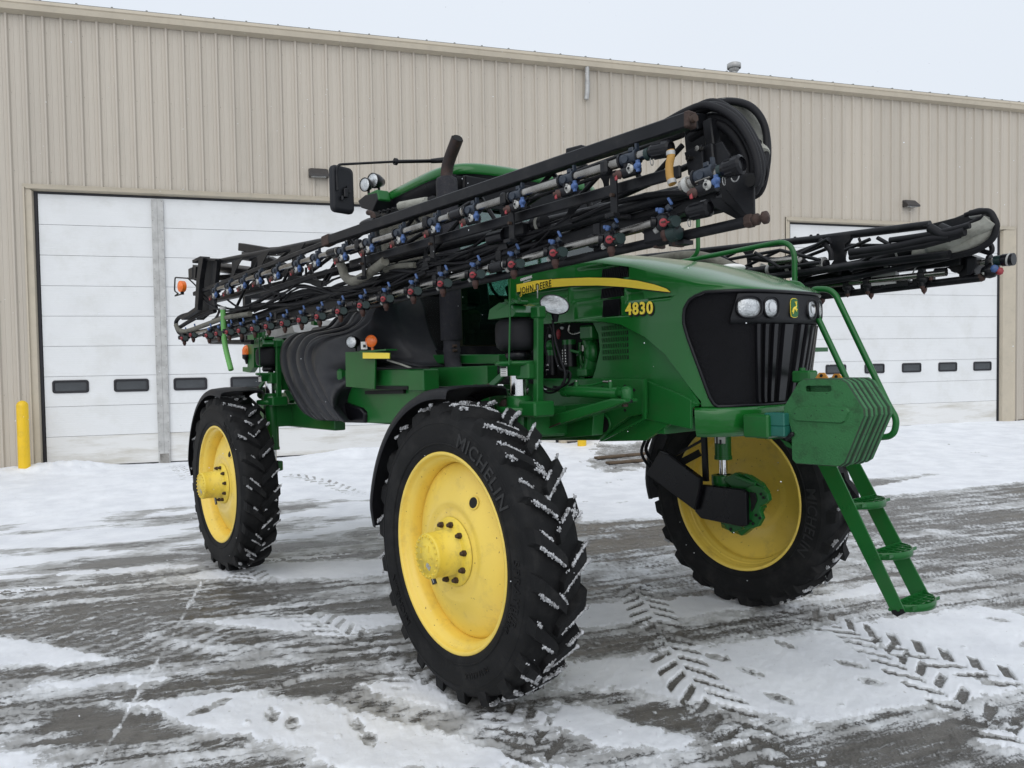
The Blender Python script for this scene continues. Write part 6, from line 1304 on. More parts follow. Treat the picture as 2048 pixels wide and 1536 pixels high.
# nozzle pipes
up_l = [(1.586,-1.499,3.028),(1.372,-1.513,3.019),(0.145,-1.589,2.988),(-1.012,-1.661,2.957),(-1.534,-1.693,2.958),(-2.34,-1.743,2.942),(-3.721,-1.828,2.905)]; 
b = MB(); b.tube(up_l, .0245, 'steel', 18); Bp(b, 'nozzle_pipe', rbm)
lo_l = [(1.64,-1.416,2.725),(1.286,-1.438,2.697),(0.019,-1.517,2.63),(-1.799,-1.629,2.526),(-4.064,-1.77,2.507)]; b = MB(); b.tube(lo_l, .021, 'steel', 16); Bp(b, 'nozzle_pipe', rbm)
tp_l = [(1.786,-1.527,2.826),(2.072,-1.509,2.857)]; b = MB(); b.tube(tp_l, .024, 'steel', 16); Bp(b, 'nozzle_pipe', rbm)
def cap(a, c, r=.036, clip=True):
    a, c = Vector(a), Vector(c); d = (c-a).normalized(); b = MB(); b.lathe([(r*.85, 0), (r*.95, .01), (r, .02), (r, (c-a).length-.03), (r*1.12, (c-a).length-.03), (r*1.12, (c-a).length), (r*.8, (c-a).length+.008), (r*.75, (c-a).length-.004), (0, (c-a).length-.004)], 'black_gloss', a, d, 16, smooth=False)
    for k in range(8):
        an = k*math.pi/4; u = d.orthogonal().normalized(); w_ = d.cross(u); o_ = (u*math.cos(an)+w_*math.sin(an))*r*1.02; b.bar(a+o_+d*.02, c+o_-d*.03, .006, .006, 'black_gloss')
    if clip: u = d.cross(Vector((0, 0, 1))).normalized(); b.tube([a+Vector((.004*math.cos(t), 0, -.045+.018*math.sin(t)))+u*.016*math.cos(t)-d*.0 for t in np.linspace(0, 6.2, 14)], .0022, 'galv', 5)
    return Bp(b, 'pipe_end_valve', rbm)
cap((1.595,-1.499,3.028), (1.7,-1.492,3.02)); cap((2.005,-1.513,2.851), (2.089,-1.508,2.858), .038); cap((1.732,-1.41,2.73), (1.84,-1.404,2.734), .036)
b = MB(); b.tube([(1.566,-1.501,3.021), (1.589,-1.499,3.023)], .030, 'teal', 14); b.tube([(1.983,-1.515,2.849), (2.002,-1.514,2.851)], .028, 'teal', 14); b.tube([(1.808,-1.526,2.826), (1.829,-1.524,2.829)], .034, 'white_cap', 14); b.tube([(1.639,-1.436,2.645), (1.685,-1.433,2.652)], .04, 'teal', 12); Bp(b, 'coupling', rbm)['kind'] = 'stuff'
eU = Vector((1.372,-1.513,3.019))-Vector((0.145,-1.589,2.988)); eL = Vector((1.286,-1.438,2.697))-Vector((0.019,-1.517,2.63))
place(NU, (1.913,-1.519,2.851), Vector((2.072,-1.509,2.857))-Vector((1.786,-1.527,2.826)), rbm)
for q in [(1.466,-1.507,3.024),(1.057,-1.532,3.01),(0.664,-1.557,2.999),(0.266,-1.581,2.991),(-0.11,-1.605,2.982),(-0.499,-1.629,2.972),(-0.883,-1.653,2.964),(-1.253,-1.676,2.954),(-1.662,-1.701,2.959),(-1.974,-1.72,2.951),(-2.359,-1.744,2.94),(-2.708,-1.766,2.933),(-3.041,-1.786,2.925),(-3.375,-1.807,2.913),(-3.721,-1.828,2.905)]: place(NU, q, eU, rbm)
for q in [(1.625,-1.427,2.72),(1.295,-1.447,2.69),(0.901,-1.472,2.677),(0.567,-1.493,2.657),(0.219,-1.514,2.637),(-0.107,-1.534,2.618),(-0.434,-1.555,2.6),(-0.769,-1.575,2.581),(-1.082,-1.595,2.563),(-1.401,-1.615,2.545),(-1.731,-1.635,2.529),(-2.035,-1.654,2.523),(-2.345,-1.673,2.516),(-2.657,-1.693,2.511),(-2.948,-1.711,2.507),(-3.247,-1.729,2.508),(-3.529,-1.747,2.51),(-3.789,-1.763,2.511),(-4.051,-1.779,2.506)]: place(NLW, q, eL, rbm)
# hangers carrying the pipes
for px, py in ((1208,330), (1003,398), (855,443), (722,486), (1365,367)):
    pass
for q in [(1.324,-1.526,3.011),(0.57,-1.572,2.996),(-0.187,-1.619,2.987),(-1.022,-1.671,2.965)]:
    q = Vector(q); b = MB(); b.box(q+Vector((0, .0, -.0)), (.05, .055, .075), 'black', bev=.012); b.box(q+Vector((.03, .02, -.13)), (.045, .012, .22), 'black'); b.box(q+Vector((.035, .0, -.24)), (.06, .05, .02), 'black'); b.disc(q+Vector((.035, .0, -.14)), (0, 1, 0), .010, 'bolt', 6, .02); Bp(b, 'pipe_hanger', rbm, .003)
for q in [(1.099,-1.41,2.695),(0.307,-1.459,2.66),(-0.29,-1.496,2.64),(-1.022,-1.541,2.581),(-1.616,-1.578,2.541),(-2.758,-1.649,2.522)]:
    q = Vector(q); b = MB(); b.box(q+Vector((0, 0, .0)), (.045, .05, .07), 'black', bev=.01); b.box(q+Vector((0, .03, .02)), (.05, .012, .15), 'black'); Bp(b, 'pipe_hanger', rbm, .003)
b = MB(); b.box((1.541,-1.392,2.678), (.20, .03, .10), 'black', bev=.01); b.box((1.492,-1.345,2.646), (.025, .07, .08), 'rust', bev=.004); b.box((1.628,-1.367,2.638), (.025, .07, .09), 'rust', bev=.004); b.box((1.644,-1.366,2.607), (.09, .07, .02), 'black'); Bp(b, 'u_bolt_clamp', rbm)
# joints along the upper pipe
for a, c in ([(0.071,-1.593,2.989),(0.17,-1.587,2.993)], [(-1.456,-1.688,2.963),(-1.349,-1.681,2.964)], [(0.333,-1.497,2.643),(0.437,-1.491,2.648)], [(-1.329,-1.6,2.555),(-1.241,-1.595,2.559)]):
    b = MB(); b.tube([a, c], .031, 'black_gloss', 14); a, c = Vector(a), Vector(c); d = (c-a).normalized()
    for q in (a-d*.015, c+d*.015): b.tube([q-d*.006, q+d*.006], .030, 'steel', 14)
    Bp(b, 'pipe_coupling', rbm)
# tan bypass hose by the tip
b = MB(); b.tube([(1.735,-1.53,2.997),(1.737,-1.53,2.97),(1.727,-1.531,2.932),(1.728,-1.531,2.882),(1.741,-1.53,2.844)], .018, 'tan_hose', 12, sub=6); b.tube([(1.735,-1.53,2.993),(1.736,-1.53,2.975)], .0205, 'galv', 12); b.tube([(1.736,-1.53,2.865),(1.741,-1.53,2.846)], .0205, 'galv', 12); Bp(b, 'bypass_hose', rbm)
# zigzag bracing, inner layer
web = [(1.566,-1.241,3.105),(1.329,-1.255,2.952),(1.188,-1.264,3.168),(0.837,-1.286,2.966),(0.666,-1.297,3.16),(0.194,-1.326,2.919),(0.009,-1.337,3.148),(-0.489,-1.368,2.88),(-0.714,-1.382,3.143),(-1.298,-1.418,2.831),(-1.616,-1.438,3.113),(-2.133,-1.47,2.781),(-2.471,-1.491,3.142),(-2.998,-1.524,2.776),(-3.293,-1.542,3.182),(-3.927,-1.581,2.733)]
for a, c in zip(web[:-1], web[1:]): member([a, c], .014, 0, 'brace', True)
web = [(1.452,-1.048,3.06),(0.752,-1.091,2.951),(0.723,-1.093,3.218),(-0.257,-1.154,2.957),(-0.299,-1.156,3.201),(-1.516,-1.232,2.947),(-1.65,-1.24,3.227),(-2.9,-1.318,2.936),(-2.977,-1.322,3.271),(-4.281,-1.403,2.925)]
for a, c in zip(web[:-1], web[1:]): member([a, c], .017, 0, 'brace', True)
web = [(1.77,-1.228,2.836),(1.321,-1.256,2.717),(1.193,-1.264,2.828),(0.667,-1.296,2.688),(0.548,-1.304,2.82),(-0.169,-1.348,2.65),(-0.325,-1.358,2.784),(-1.206,-1.413,2.595),(-1.412,-1.425,2.748),(-2.327,-1.482,2.565),(-2.598,-1.499,2.717),(-3.577,-1.56,2.535)]
for a, c in zip(web[:-1], web[1:]): member([a, c], .009, 0, 'brace', True)
# flared plates between chord and beam
def gusset(top, bot, w_, par=None, name='gusset_plate', th=.008, hole=False):
    a, c = Vector(top), Vector(bot); e = (Vector((0.309,-1.419,2.758))-Vector((-0.189,-1.449,2.738))).normalized() if par is None else Vector((1.332,1.415,2.818))-Vector((0.942,1.439,2.828))
    e.normalize(); L_ = []; n = 8
    for k in range(n+1): t = k/n; f_ = w_*(.32+.68*abs(2*t-1)**2.4); L_.append((a.lerp(c, t), f_))
    P_ = [q-e*f_ for q, f_ in L_]+[q+e*f_ for q, f_ in reversed(L_)]
    b = MB(); b.plate(P_, th, 'black')
    if hole:
        for t, rr_2 in ((.33, .035), (.62, .02)):
            q = a.lerp(c, t); b.disc(q, e.cross(a-c), rr_2, 'black_deep', 12, th*1.6)
    return Bp(b, name, rbm if par is None else par, .002)
gusset((-3.526,-1.676,3.18), (-3.837,-1.696,2.872), .14); gusset((-2.94,-1.64,3.165), (-3.205,-1.657,2.86), .14); gusset((-2.269,-1.598,3.14), (-2.433,-1.609,2.828), .14); gusset((-3.963,-1.704,2.758), (-4.146,-1.715,2.645), .10); gusset((0.974,-1.377,2.935), (0.818,-1.387,2.813), .10)
gusset((-0.424,-1.464,3.007), (-0.468,-1.467,2.729), .05); gusset((0.365,-1.415,3.002), (0.331,-1.417,2.755), .05); gusset((1.204,-1.413,3.027), (1.219,-1.412,2.885), .05)
# tip plates
b = MB(); b.plate([(1.696,-1.383,3.017),(1.792,-1.377,3.033),(1.799,-1.376,2.903),(1.72,-1.381,2.917)], .014, 'black')
for q in [(1.788,-1.397,3.011),(1.735,-1.4,2.98)]: b.disc(q, (0, 1, 0), .013, 'steel', 6, .03)
Bp(b, 'hinge_plate', rbm, .003)
b = MB(); b.plate([(1.49,-1.125,3.249),(1.776,-1.108,3.193),(1.905,-1.1,3.067),(1.914,-1.099,2.926),(1.822,-1.105,2.922),(1.63,-1.117,2.974),(1.512,-1.124,2.986)], .03, 'black'); Bp(b, 'tip_backing_plate', rbm)
member([(1.762,-1.279,3.167), (1.788,-1.277,2.942)], .06, .05, 'tip_post', up=(1, 0, 0)); member([(1.795,-1.327,3.036), (1.805,-1.326,2.908)], .05, .06, 'tip_post', up=(1, 0, 0))
b = MB(); b.plate([(1.816,-1.325,3.031),(1.861,-1.322,3.038),(1.903,-1.32,2.966),(1.876,-1.321,2.927),(1.819,-1.325,2.935)], .014, 'black'); Bp(b, 'tip_gusset', rbm, .003)
b = MB(); b.plate([(1.857,-1.343,2.857),(1.96,-1.336,2.867),(2.031,-1.332,2.858),(2.029,-1.332,2.686),(2.03,-1.332,2.653),(2.004,-1.334,2.662)], .012, 'black'); b.disc((2.022,-1.342,2.824), (0, 1, 0), .026, 'black_deep', 14, .02); b.disc((2.017,-1.335,2.826), (0, 1, 0), .033, 'black', 16, .02); Bp(b, 'end_plate', rbm, .003)
b = MB(); b.plate([(1.696,-1.283,2.809),(1.821,-1.275,2.799),(1.826,-1.275,2.78),(1.902,-1.27,2.717),(1.944,-1.267,2.68),(1.901,-1.27,2.681)], .012, 'black'); b.plate([(1.821,-1.295,2.87),(1.86,-1.292,2.853),(1.958,-1.286,2.692),(1.97,-1.286,2.668),(1.945,-1.287,2.676),(1.835,-1.294,2.781)], .012, 'black'); Bp(b, 'end_plate', rbm, .003)
b = MB(); b.tube([Vector((1.99,-1.414,2.841))+Vector((.02*math.cos(t), 0, .022*math.sin(t))) for t in np.linspace(0, 6.29, 16)], .003, 'galv', 6); Bp(b, 'ring_pin', rbm)
# looped hoses round the tip
def loop(pts, r, m, name='hose', n=12, sub=8, ridge=0.0, par=None):
    b = MB(); b.tube(pts, r, m, n, sub=sub, ridges=ridge); return Bp(b, name, rbm if par is None else par)
loop([(1.562,-1.361,3.195),(1.684,-1.353,3.217),(1.789,-1.347,3.216),(1.887,-1.341,3.162),(1.966,-1.336,3.084),(2.027,-1.332,2.967),(2.05,-1.331,2.854),(2.032,-1.332,2.804)], .016, 'hose', 'corrugated_hose', sub=26, ridge=.12)
loop([(1.542,-1.282,3.209),(1.659,-1.275,3.224),(1.756,-1.269,3.233),(1.836,-1.264,3.197),(1.907,-1.26,3.127),(1.974,-1.255,3.007),(2.004,-1.254,2.908),(1.992,-1.254,2.833),(1.966,-1.256,2.794)], .024, 'hose')
loop([(1.354,-1.234,3.229),(1.54,-1.222,3.256),(1.713,-1.212,3.277),(1.825,-1.205,3.209),(1.896,-1.2,3.13),(1.954,-1.197,3.021),(1.979,-1.195,2.921),(1.959,-1.196,2.831)], .018, 'hose')
loop([(1.597,-1.239,3.165),(1.725,-1.231,3.19),(1.832,-1.224,3.146),(1.908,-1.22,3.047),(1.955,-1.217,2.924),(1.928,-1.218,2.862)], .030, 'hose')
loop([(1.626,-1.257,3.124),(1.766,-1.248,3.148),(1.858,-1.243,3.083),(1.919,-1.239,2.974),(1.929,-1.238,2.882)], .024, 'hose')
loop([(1.625,-1.137,3.272), (1.667,-1.034,3.311), (1.739,-0.99,3.274), (1.794,-0.967,3.197), (1.853,-1.003,3.1), (1.918,-1.099,2.999)], .032, 'sleeve_pale', 'sleeved_hose', 18)
loop([(1.552,-1.082,3.32), (1.673,-1.074,3.314), (1.764,-1.068,3.288), (1.836,-1.064,3.245), (1.887,-1.061,3.18), (1.911,-1.059,3.107), (1.924,-1.079,3.019), (1.935,-1.118,2.942)], .016, 'hose', 'corrugated_hose', sub=26, ridge=.1)
loop([(1.366,-1.053,3.312),(1.522,-1.043,3.343),(1.645,-1.036,3.336),(1.745,-1.03,3.306),(1.817,-1.025,3.26),(1.871,-1.022,3.182),(1.894,-1.02,3.082),(1.889,-1.021,2.966),(1.846,-1.023,2.844),(1.737,-1.03,2.829)], .014, 'hose')
loop([(1.971,-1.166,2.972),(1.984,-1.165,2.891),(1.95,-1.167,2.837),(1.893,-1.17,2.811)], .006, 'hose')
for q in [(1.785,-1.027,3.276),(1.882,-1.021,3.127),(1.891,-1.021,3.075),(1.89,-1.021,3.005),(1.631,-1.037,3.338),(1.775,-1.028,3.192)]: b = MB(); b.ball(q, .011, 'hose', 8); Bp(b, 'cable_tie', rbm)
loop([(1.5,-1.145,2.861),(1.337,-1.155,2.839),(0.921,-1.181,2.823),(0.064,-1.234,2.758),(-1.085,-1.305,2.737)], .030, 'hose')
# bundles of hoses and cables sagging along the boom
rg = random.Random(5)
for k in range(34):
    o_ = -.02-.012*k*.6; y0 = rg.uniform(-8, 16); pts = []
    for px, py in ((1400, 392), (1280, 425), (1160, 458), (1060, 492), (960, 520), (870, 556), (780, 590), (700, 585), (610, 600), (520, 628), (440, 648)):
        pts.append((px, py))
    b = MB(); base = [Vector(q) for q in [(1.674,-1.254,2.844),(1.31,-1.277,2.826),(0.889,-1.303,2.809),(0.482,-1.328,2.764),(0.016,-1.357,2.74),(-0.47,-1.387,2.706),(-1.031,-1.422,2.681),(-1.607,-1.457,2.7),(-2.369,-1.505,2.697),(-3.29,-1.562,2.645),(-4.28,-1.623,2.615)]]
    s0 = rg.randint(0, 6); s1 = min(11, s0+rg.randint(4, 8)); ph = rg.uniform(0, 6)
    p_ = [q+Vector((0, rg.uniform(-.09, .09), (rg.uniform(-.06, .10)+.03*math.sin(i*1.7+ph))*(.6 if i < 2 else 1))) for i, q in enumerate(base[s0:s1])]
    b.tube(p_, rg.choice((.007, .009, .012, .016)), 'hose', 6, sub=5); Bp(b, 'hose', rbm)
for k in range(5):
    b = MB(); base = [Vector(q) for q in ([(0.449,-1.29,3.044),(0.217,-1.304,2.927),(-0.03,-1.32,2.86),(-0.351,-1.34,2.806),(-0.584,-1.354,2.749)] if k < 3 else [(0.595,-1.301,2.929),(0.375,-1.315,2.846),(-0.007,-1.338,2.808),(-0.326,-1.358,2.751),(-0.556,-1.372,2.727)])]
    b.tube([q+Vector((0, rg.uniform(-.04, .04), rg.uniform(-.05, .05))) for q in base], .010, 'hose', 6, sub=5); Bp(b, 'hose', rbm)
b = MB(); b.tube([(0.244,-1.443,2.832), (0.382,-1.434,2.835)], .040, 'black_gloss', 12); b.box((0.448,-1.41,2.85), (.2, .06, .08), 'black', bev=.01); Bp(b, 'cable_box', rbm)
b = MB(); b.box((0.337,-1.457,2.813), (.11, .004, .040), 'white', Matrix.Rotation(-.25, 3, 'Y')); b.build('plate', rbm) if False else None
b = MB(); b.tube([(0.555,-1.353,2.873), (0.647,-1.348,2.875)], .045, 'black_gloss', 12); b.tube([(0.597,-1.351,2.875), (0.618,-1.349,2.874)], .047, 'sleeve_pale', 12); Bp(b, 'hose_coupling', rbm)
b = MB(); b.tube([(0.584,-1.402,3.012), (1.122,-1.368,3.033)], .010, 'black', 8); Bp(b, 'brace', rbm)
member([(0.707,-1.194,3.282), (0.832,-1.186,3.276)], .08, .03, 'cover_plate')
# sleeved hose hanging in a U
loop([(-1.477,-1.629,2.947),(-1.392,-1.624,2.85),(-1.352,-1.622,2.781),(-1.245,-1.615,2.732),(-1.081,-1.605,2.747),(-0.916,-1.595,2.789),(-0.796,-1.587,2.824)], .034, 'sleeve', 'sleeved_hose', 14)
loop([(-0.962,-1.497,2.786),(-0.767,-1.485,2.792),(-0.583,-1.474,2.776)], .02, 'sleeve', 'sleeved_hose')
loop([(-1.432,-1.667,2.965),(-1.403,-1.665,2.935),(-1.342,-1.661,2.949)], .02, 'black_gloss', 'hose_elbow')
# spring, chain and rusty hook by the cab
b = MB(); a, c = Vector((-0.93,-1.375,3.25)), Vector((-0.6,-1.355,3.226)); N_ = 150
b.tube([a.lerp(c, i/N_)+Vector((0, .030*math.cos(i*.9), .030*math.sin(i*.9))) for i in range(N_+1)], .0055, 'sleeve_pale', 5); b.tube([a, c], .029, 'sleeve_pale', 16); Bp(b, 'tension_spring', rbm)
for i in range(9):
    q = Vector((-1.228,-1.394,3.257)).lerp(Vector((-0.95,-1.377,3.242)), (i+.5)/9); b = MB(); b.tube([q+Vector((.022*math.cos(t), .010*math.sin(t)*(i % 2), .010*math.sin(t)*(1-i % 2))) for t in np.linspace(0, 6.29, 12)], .0038, 'black', 5); Bp(b, 'chain_link', rbm)
b = MB(); b.tube([(-1.255,-1.396,3.16),(-1.287,-1.398,3.211),(-1.306,-1.399,3.259),(-1.37,-1.403,3.282)], .020, 'rust', 10, sub=4); Bp(b, 'rusty_hook', rbm)
b = MB(); b.tube([(-1.422,-1.426,3.192),(-1.326,-1.42,3.2),(-1.241,-1.415,3.19)], .03, 'black_gloss', 8, sub=3); b.bar((-0.547,-1.372,3.231), (-0.482,-1.368,3.233), .02, .02, 'black'); Bp(b, 'hose_clip', rbm)
# rear end: upright channel, hinge blocks, hose loop, marker lamp
def polyplate(pts, th, m, name, par=None, bev=.003): b = MB(); b.plate(pts, th, m); return Bp(b, name, rbm if par is None else par, bev)
polyplate([(-4.152,-1.815,3.278),(-4.072,-1.81,3.263),(-4.188,-1.817,3.054),(-4.273,-1.823,2.755),(-4.749,-1.852,2.685),(-4.808,-1.856,2.711),(-4.355,-1.828,2.787),(-4.285,-1.823,3.064),(-4.194,-1.818,3.278)], .05, 'black', 'channel_flange')
polyplate([(-4.539,-1.699,3.326),(-4.062,-1.67,3.26),(-4.134,-1.674,3.055),(-4.242,-1.681,2.766),(-4.602,-1.703,2.677),(-5.053,-1.731,2.709),(-4.693,-1.709,2.802)], .03, 'black_deep', 'channel_web'); polyplate([(-4.036,-1.748,3.242),(-3.893,-1.739,3.224),(-4.021,-1.747,2.837),(-3.977,-1.744,2.743),(-4.164,-1.756,2.738)], .03, 'black', 'channel_flange')
b = MB(); b.bar((-4.592,-1.722,3.252), (-4.635,-1.725,3.108), .1, .12, 'black', up=(1, 0, 0)); b.box((-4.717,-1.73,3.186), (.16, .1, .12), 'black', bev=.01); b.bar((-4.477,-1.775,3.277), (-4.249,-1.761,3.289), .1, .03, 'black'); Bp(b, 'hinge_block', rbm)
polyplate([(-4.221,-1.8,3.288),(-3.787,-1.773,3.218),(-3.853,-1.777,3.206),(-4.251,-1.801,3.267)], .03, 'black', 'channel_cap')
for pts, r in (([(-4.058,-1.739,2.73),(-4.475,-1.765,2.71),(-4.851,-1.789,2.666),(-5.138,-1.806,2.63),(-5.213,-1.811,2.69),(-5.078,-1.803,2.742),(-4.796,-1.785,2.755),(-4.585,-1.772,2.771)], .03), ([(-3.137,-1.712,2.63),(-3.728,-1.749,2.635),(-4.26,-1.782,2.601),(-4.773,-1.814,2.569),(-5.035,-1.83,2.595),(-5.125,-1.836,2.656)], .034), ([(-3.565,-1.659,2.606),(-4.206,-1.699,2.573),(-4.781,-1.734,2.538),(-5.216,-1.761,2.562),(-5.355,-1.77,2.644)], .03)):
    loop(pts, r*.72, 'sleeve' if r > .031 else 'hose', 'sleeved_hose')
loop([(-4.073,-1.69,2.564),(-4.633,-1.725,2.529),(-5.09,-1.753,2.532)], .03, 'black', 'boom_tube')
b = MB(); b.ball((-4.912,-1.792,2.523), .05, 'black', 10); b.tube([(-4.788,-1.785,2.538),(-4.21,-1.749,2.547)], .025, 'steel', 10); Bp(b, 'pipe_elbow', rbm); place(NLW, (-4.881,-1.79,2.521), eL, rbm); place(NLW, (-4.664,-1.757,2.547), eL, rbm)
b = MB(); b.tube(round_path([(-4.494,-1.766,3.101),(-5.193,-1.81,3.193),(-5.225,-1.812,3.045),(-5.115,-1.805,3.006)], .03), .008, 'black', 6); b.tube([(-4.802,-1.786,3.145),(-4.559,-1.77,3.033),(-4.479,-1.766,2.957)], .008, 'black', 6, sub=4); b.tube([(-5.115,-1.805,3.006),(-5.215,-1.811,2.988),(-4.989,-1.797,2.989)], .008, 'black', 6); mk = Bp(b, 'lamp_guard', rbm)
b = MB(); q = Vector((-4.981,-1.797,3.071)); b.disc(q, (.2, -1, 0), .062, 'orange', 22, .045); b.ball(q, .058, 'orange', 16, (.95, .7, 1)); b.box(q-Vector((0, 0, .075)), (.03, .03, .03), 'black_gloss'); Bp(b, 'amber_marker_lamp', rbm)
b = MB(); b.tube([(-3.717,-1.768,2.736),(-3.72,-1.768,2.566),(-3.7,-1.767,2.37),(-3.574,-1.759,2.123)], .025, 'green_hose', 14, sub=22, ridges=.08); b.tube([(-3.716,-1.768,2.746),(-3.719,-1.768,2.717)], .031, 'white_cap', 14); Bp(b, 'hanging_green_hose', rbm)
member([(-5.412,-1.373,2.481), (-4.242,-1.301,2.425)], .04, .05, 'boom_rest'); member([(-4.394,-1.36,2.432), (-4.383,-1.36,2.561)], .04, .04, 'boom_rest', up=(1, 0, 0))
# pieces of the folded second section at the rear top
member([(-4.563,-1.271,3.483), (-3.851,-1.227,3.334), (-3.134,-1.182,3.257)], .08, .085, 'fold_linkage'); member([(-4.478,-1.265,3.374), (-4.167,-1.296,3.319)], .08, .09, 'fold_linkage')
polyplate([(-3.665,-1.465,3.202),(-3.406,-1.449,3.237),(-3.214,-1.437,3.136),(-3.309,-1.443,3.047),(-3.698,-1.467,3.091)], .06, 'black', 'linkage_block'); b = MB(); b.tube([(-4.553,-1.52,3.243),(-3.71,-1.468,3.093)], .055, 'black_gloss', 14); Bp(b, 'fold_cylinder', rbm)
member([(-4.46,-1.564,3.117), (-2.588,-1.448,2.962)], .05, .06, 'fold_linkage'); member([(-3.3,-1.442,3.166), (-2.886,-1.417,3.022)], .06, .07, 'fold_linkage')
b = MB(); b.bar((-2.381,-1.605,2.882), (-1.832,-1.571,2.778), .05, .04, 'black_deep'); Bp(b, 'cover_plate', rbm)
for pts in ([(-4.37,-1.789,2.919),(-4.105,-1.772,2.794),(-3.722,-1.749,2.703),(-3.132,-1.712,2.689)], [(-4.354,-1.768,2.934),(-4.024,-1.747,2.798),(-3.527,-1.716,2.708),(-2.956,-1.681,2.744)], [(-3.753,-1.71,2.815),(-3.457,-1.692,2.717),(-3.007,-1.664,2.694),(-2.589,-1.638,2.747)], [(-3.014,-1.655,2.887),(-2.81,-1.642,2.799),(-2.512,-1.624,2.771),(-2.224,-1.606,2.848)], [(-2.038,-1.594,2.951),(-2.004,-1.592,2.824),(-1.796,-1.579,2.782),(-1.67,-1.571,2.847)], [(-2.11,-1.599,2.939),(-2.091,-1.597,2.834),(-1.881,-1.584,2.763),(-1.674,-1.572,2.789)]): loop(pts, .010, 'hose')

# --- far boom, seen from its inner side
lbm = boom('l')
def lm_(pts, w_, h_, name='boom_tube', round_=False, m='black'): return member(pts, w_, h_, name, round_, m, lbm)
lm_([(1.549,1.402,2.963),(0.69,1.455,3.0),(-1.324,1.58,3.127),(-2.092,1.628,3.162)], .030, 0, 'top_chord', True)
lm_([(1.782,1.337,2.682),(1.008,1.385,2.693),(0.042,1.445,2.639),(-1.154,1.519,2.637)], .06, .065, 'main_beam'); lm_([(1.767,1.188,2.714),(1.053,1.233,2.726),(-0.272,1.315,2.73)], .028, 0, 'main_tube', True); lm_([(1.872,1.232,2.713),(1.023,1.284,2.645),(-0.317,1.367,2.606)], .022, 0, 'main_tube', True)
b = MB(); b.tube([(1.698,1.293,2.606),(0.742,1.352,2.618),(0.377,1.374,2.612)], .022, 'steel', 14); Bp(b, 'nozzle_pipe', lbm)
lm_([(1.896,1.33,2.552),(0.709,1.404,2.542),(0.039,1.445,2.525)], .026, 0, 'bottom_chord', True); b = MB(); b.ball((1.899,1.33,2.555), .03, 'rust', 8); Bp(b, 'rusty_stop_bolt', lbm)
b = MB(); b.tube([(1.829,1.334,2.649),(1.969,1.326,2.651)], .022, 'steel', 12); Bp(b, 'nozzle_pipe', lbm)
b = MB(); b.tube([(1.984,1.325,2.649),(2.025,1.322,2.65)], .035, 'teal', 12); b.tube([(2.031,1.322,2.649),(2.096,1.318,2.647)], .040, 'black_gloss', 14); b.tube([(2.064,1.32,2.648),(2.075,1.319,2.646)], .0415, 'white_cap', 14); Bp(b, 'pipe_end_valve', lbm)
b = MB(); b.tube([(1.941,1.327,2.654),(1.959,1.326,2.652)], .045, 'black', 12); b.ball((1.952,1.327,2.588), .055, 'black_gloss', 12, (1, 1, .85)); b.ball((1.999,1.274,2.596), .026, 'blue', 8); b.ball((2.021,1.293,2.578), .026, 'red', 8); b.ball((1.933,1.298,2.579), .02, 'white_cap', 8); Bp(b, 'nozzle_body', lbm)
eB = Vector((1.377,1.312,2.61))-Vector((0.993,1.336,2.613))
for q in [(0.973,1.337,2.612),(1.132,1.328,2.613),(1.533,1.303,2.609)]: place(NS, q, eB, lbm)
for q in [(0.731,1.402,2.547),(1.131,1.378,2.549),(1.522,1.353,2.547),(0.529,1.415,2.539)]: b = MB(); b.lathe([(.022, 0), (.018, -.02), (.0, -.045)], 'brown', Vector(q)-Vector((0, 0, .025)), (0, 0, 1), 8); b.box(Vector(q)+Vector((0, 0, .03)), (.14, .06, .06), 'black', bev=.01); Bp(b, 'nozzle_tip', lbm)
gusset((0.874,1.424,2.989), (0.872,1.424,2.554), .135, lbm, hole=True); gusset((0.016,1.477,3.006), (0.025,1.476,2.813), .07, lbm)
b = MB(); b.plate([(0.744,1.422,3.009),(0.971,1.408,2.988),(0.962,1.408,2.944),(0.92,1.411,2.913),(0.925,1.41,2.798),(0.973,1.407,2.739),(0.973,1.408,2.717),(0.788,1.419,2.72),(0.798,1.418,2.777),(0.825,1.417,2.812),(0.815,1.417,2.928),(0.773,1.42,2.973)], .012, 'black'); Bp(b, 'gusset_plate', lbm, .002)
for pts in ([(0.809,1.428,2.919),(0.153,1.468,2.789)], [(0.332,1.457,2.96),(-0.161,1.488,2.836)], [(0.845,1.295,2.96),(0.417,1.322,2.819)], [(1.159,1.326,2.915),(0.959,1.338,2.864)], [(0.972,1.388,2.903),(1.637,1.346,2.797)], [(0.808,1.248,2.803),(0.454,1.27,2.93),(-0.1,1.304,2.925)], [(1.571,1.2,2.836),(1.286,1.218,2.81),(1.052,1.233,2.697)], [(1.295,1.167,2.892),(1.455,1.158,2.782),(1.628,1.147,2.823)], [(0.249,1.232,2.936),(0.484,1.218,2.784),(0.838,1.196,2.777)], [(-0.153,1.307,2.975),(0.107,1.291,2.814)], [(-0.347,1.419,2.92),(-0.068,1.402,2.991)], [(-1.09,1.465,3.064),(-0.584,1.434,2.882),(-0.232,1.412,2.971)], [(-1.134,1.368,2.967),(-0.8,1.347,3.042)]):
    for a, c in zip(pts[:-1], pts[1:]): lm_([a, c], .014, 0, 'brace', True)
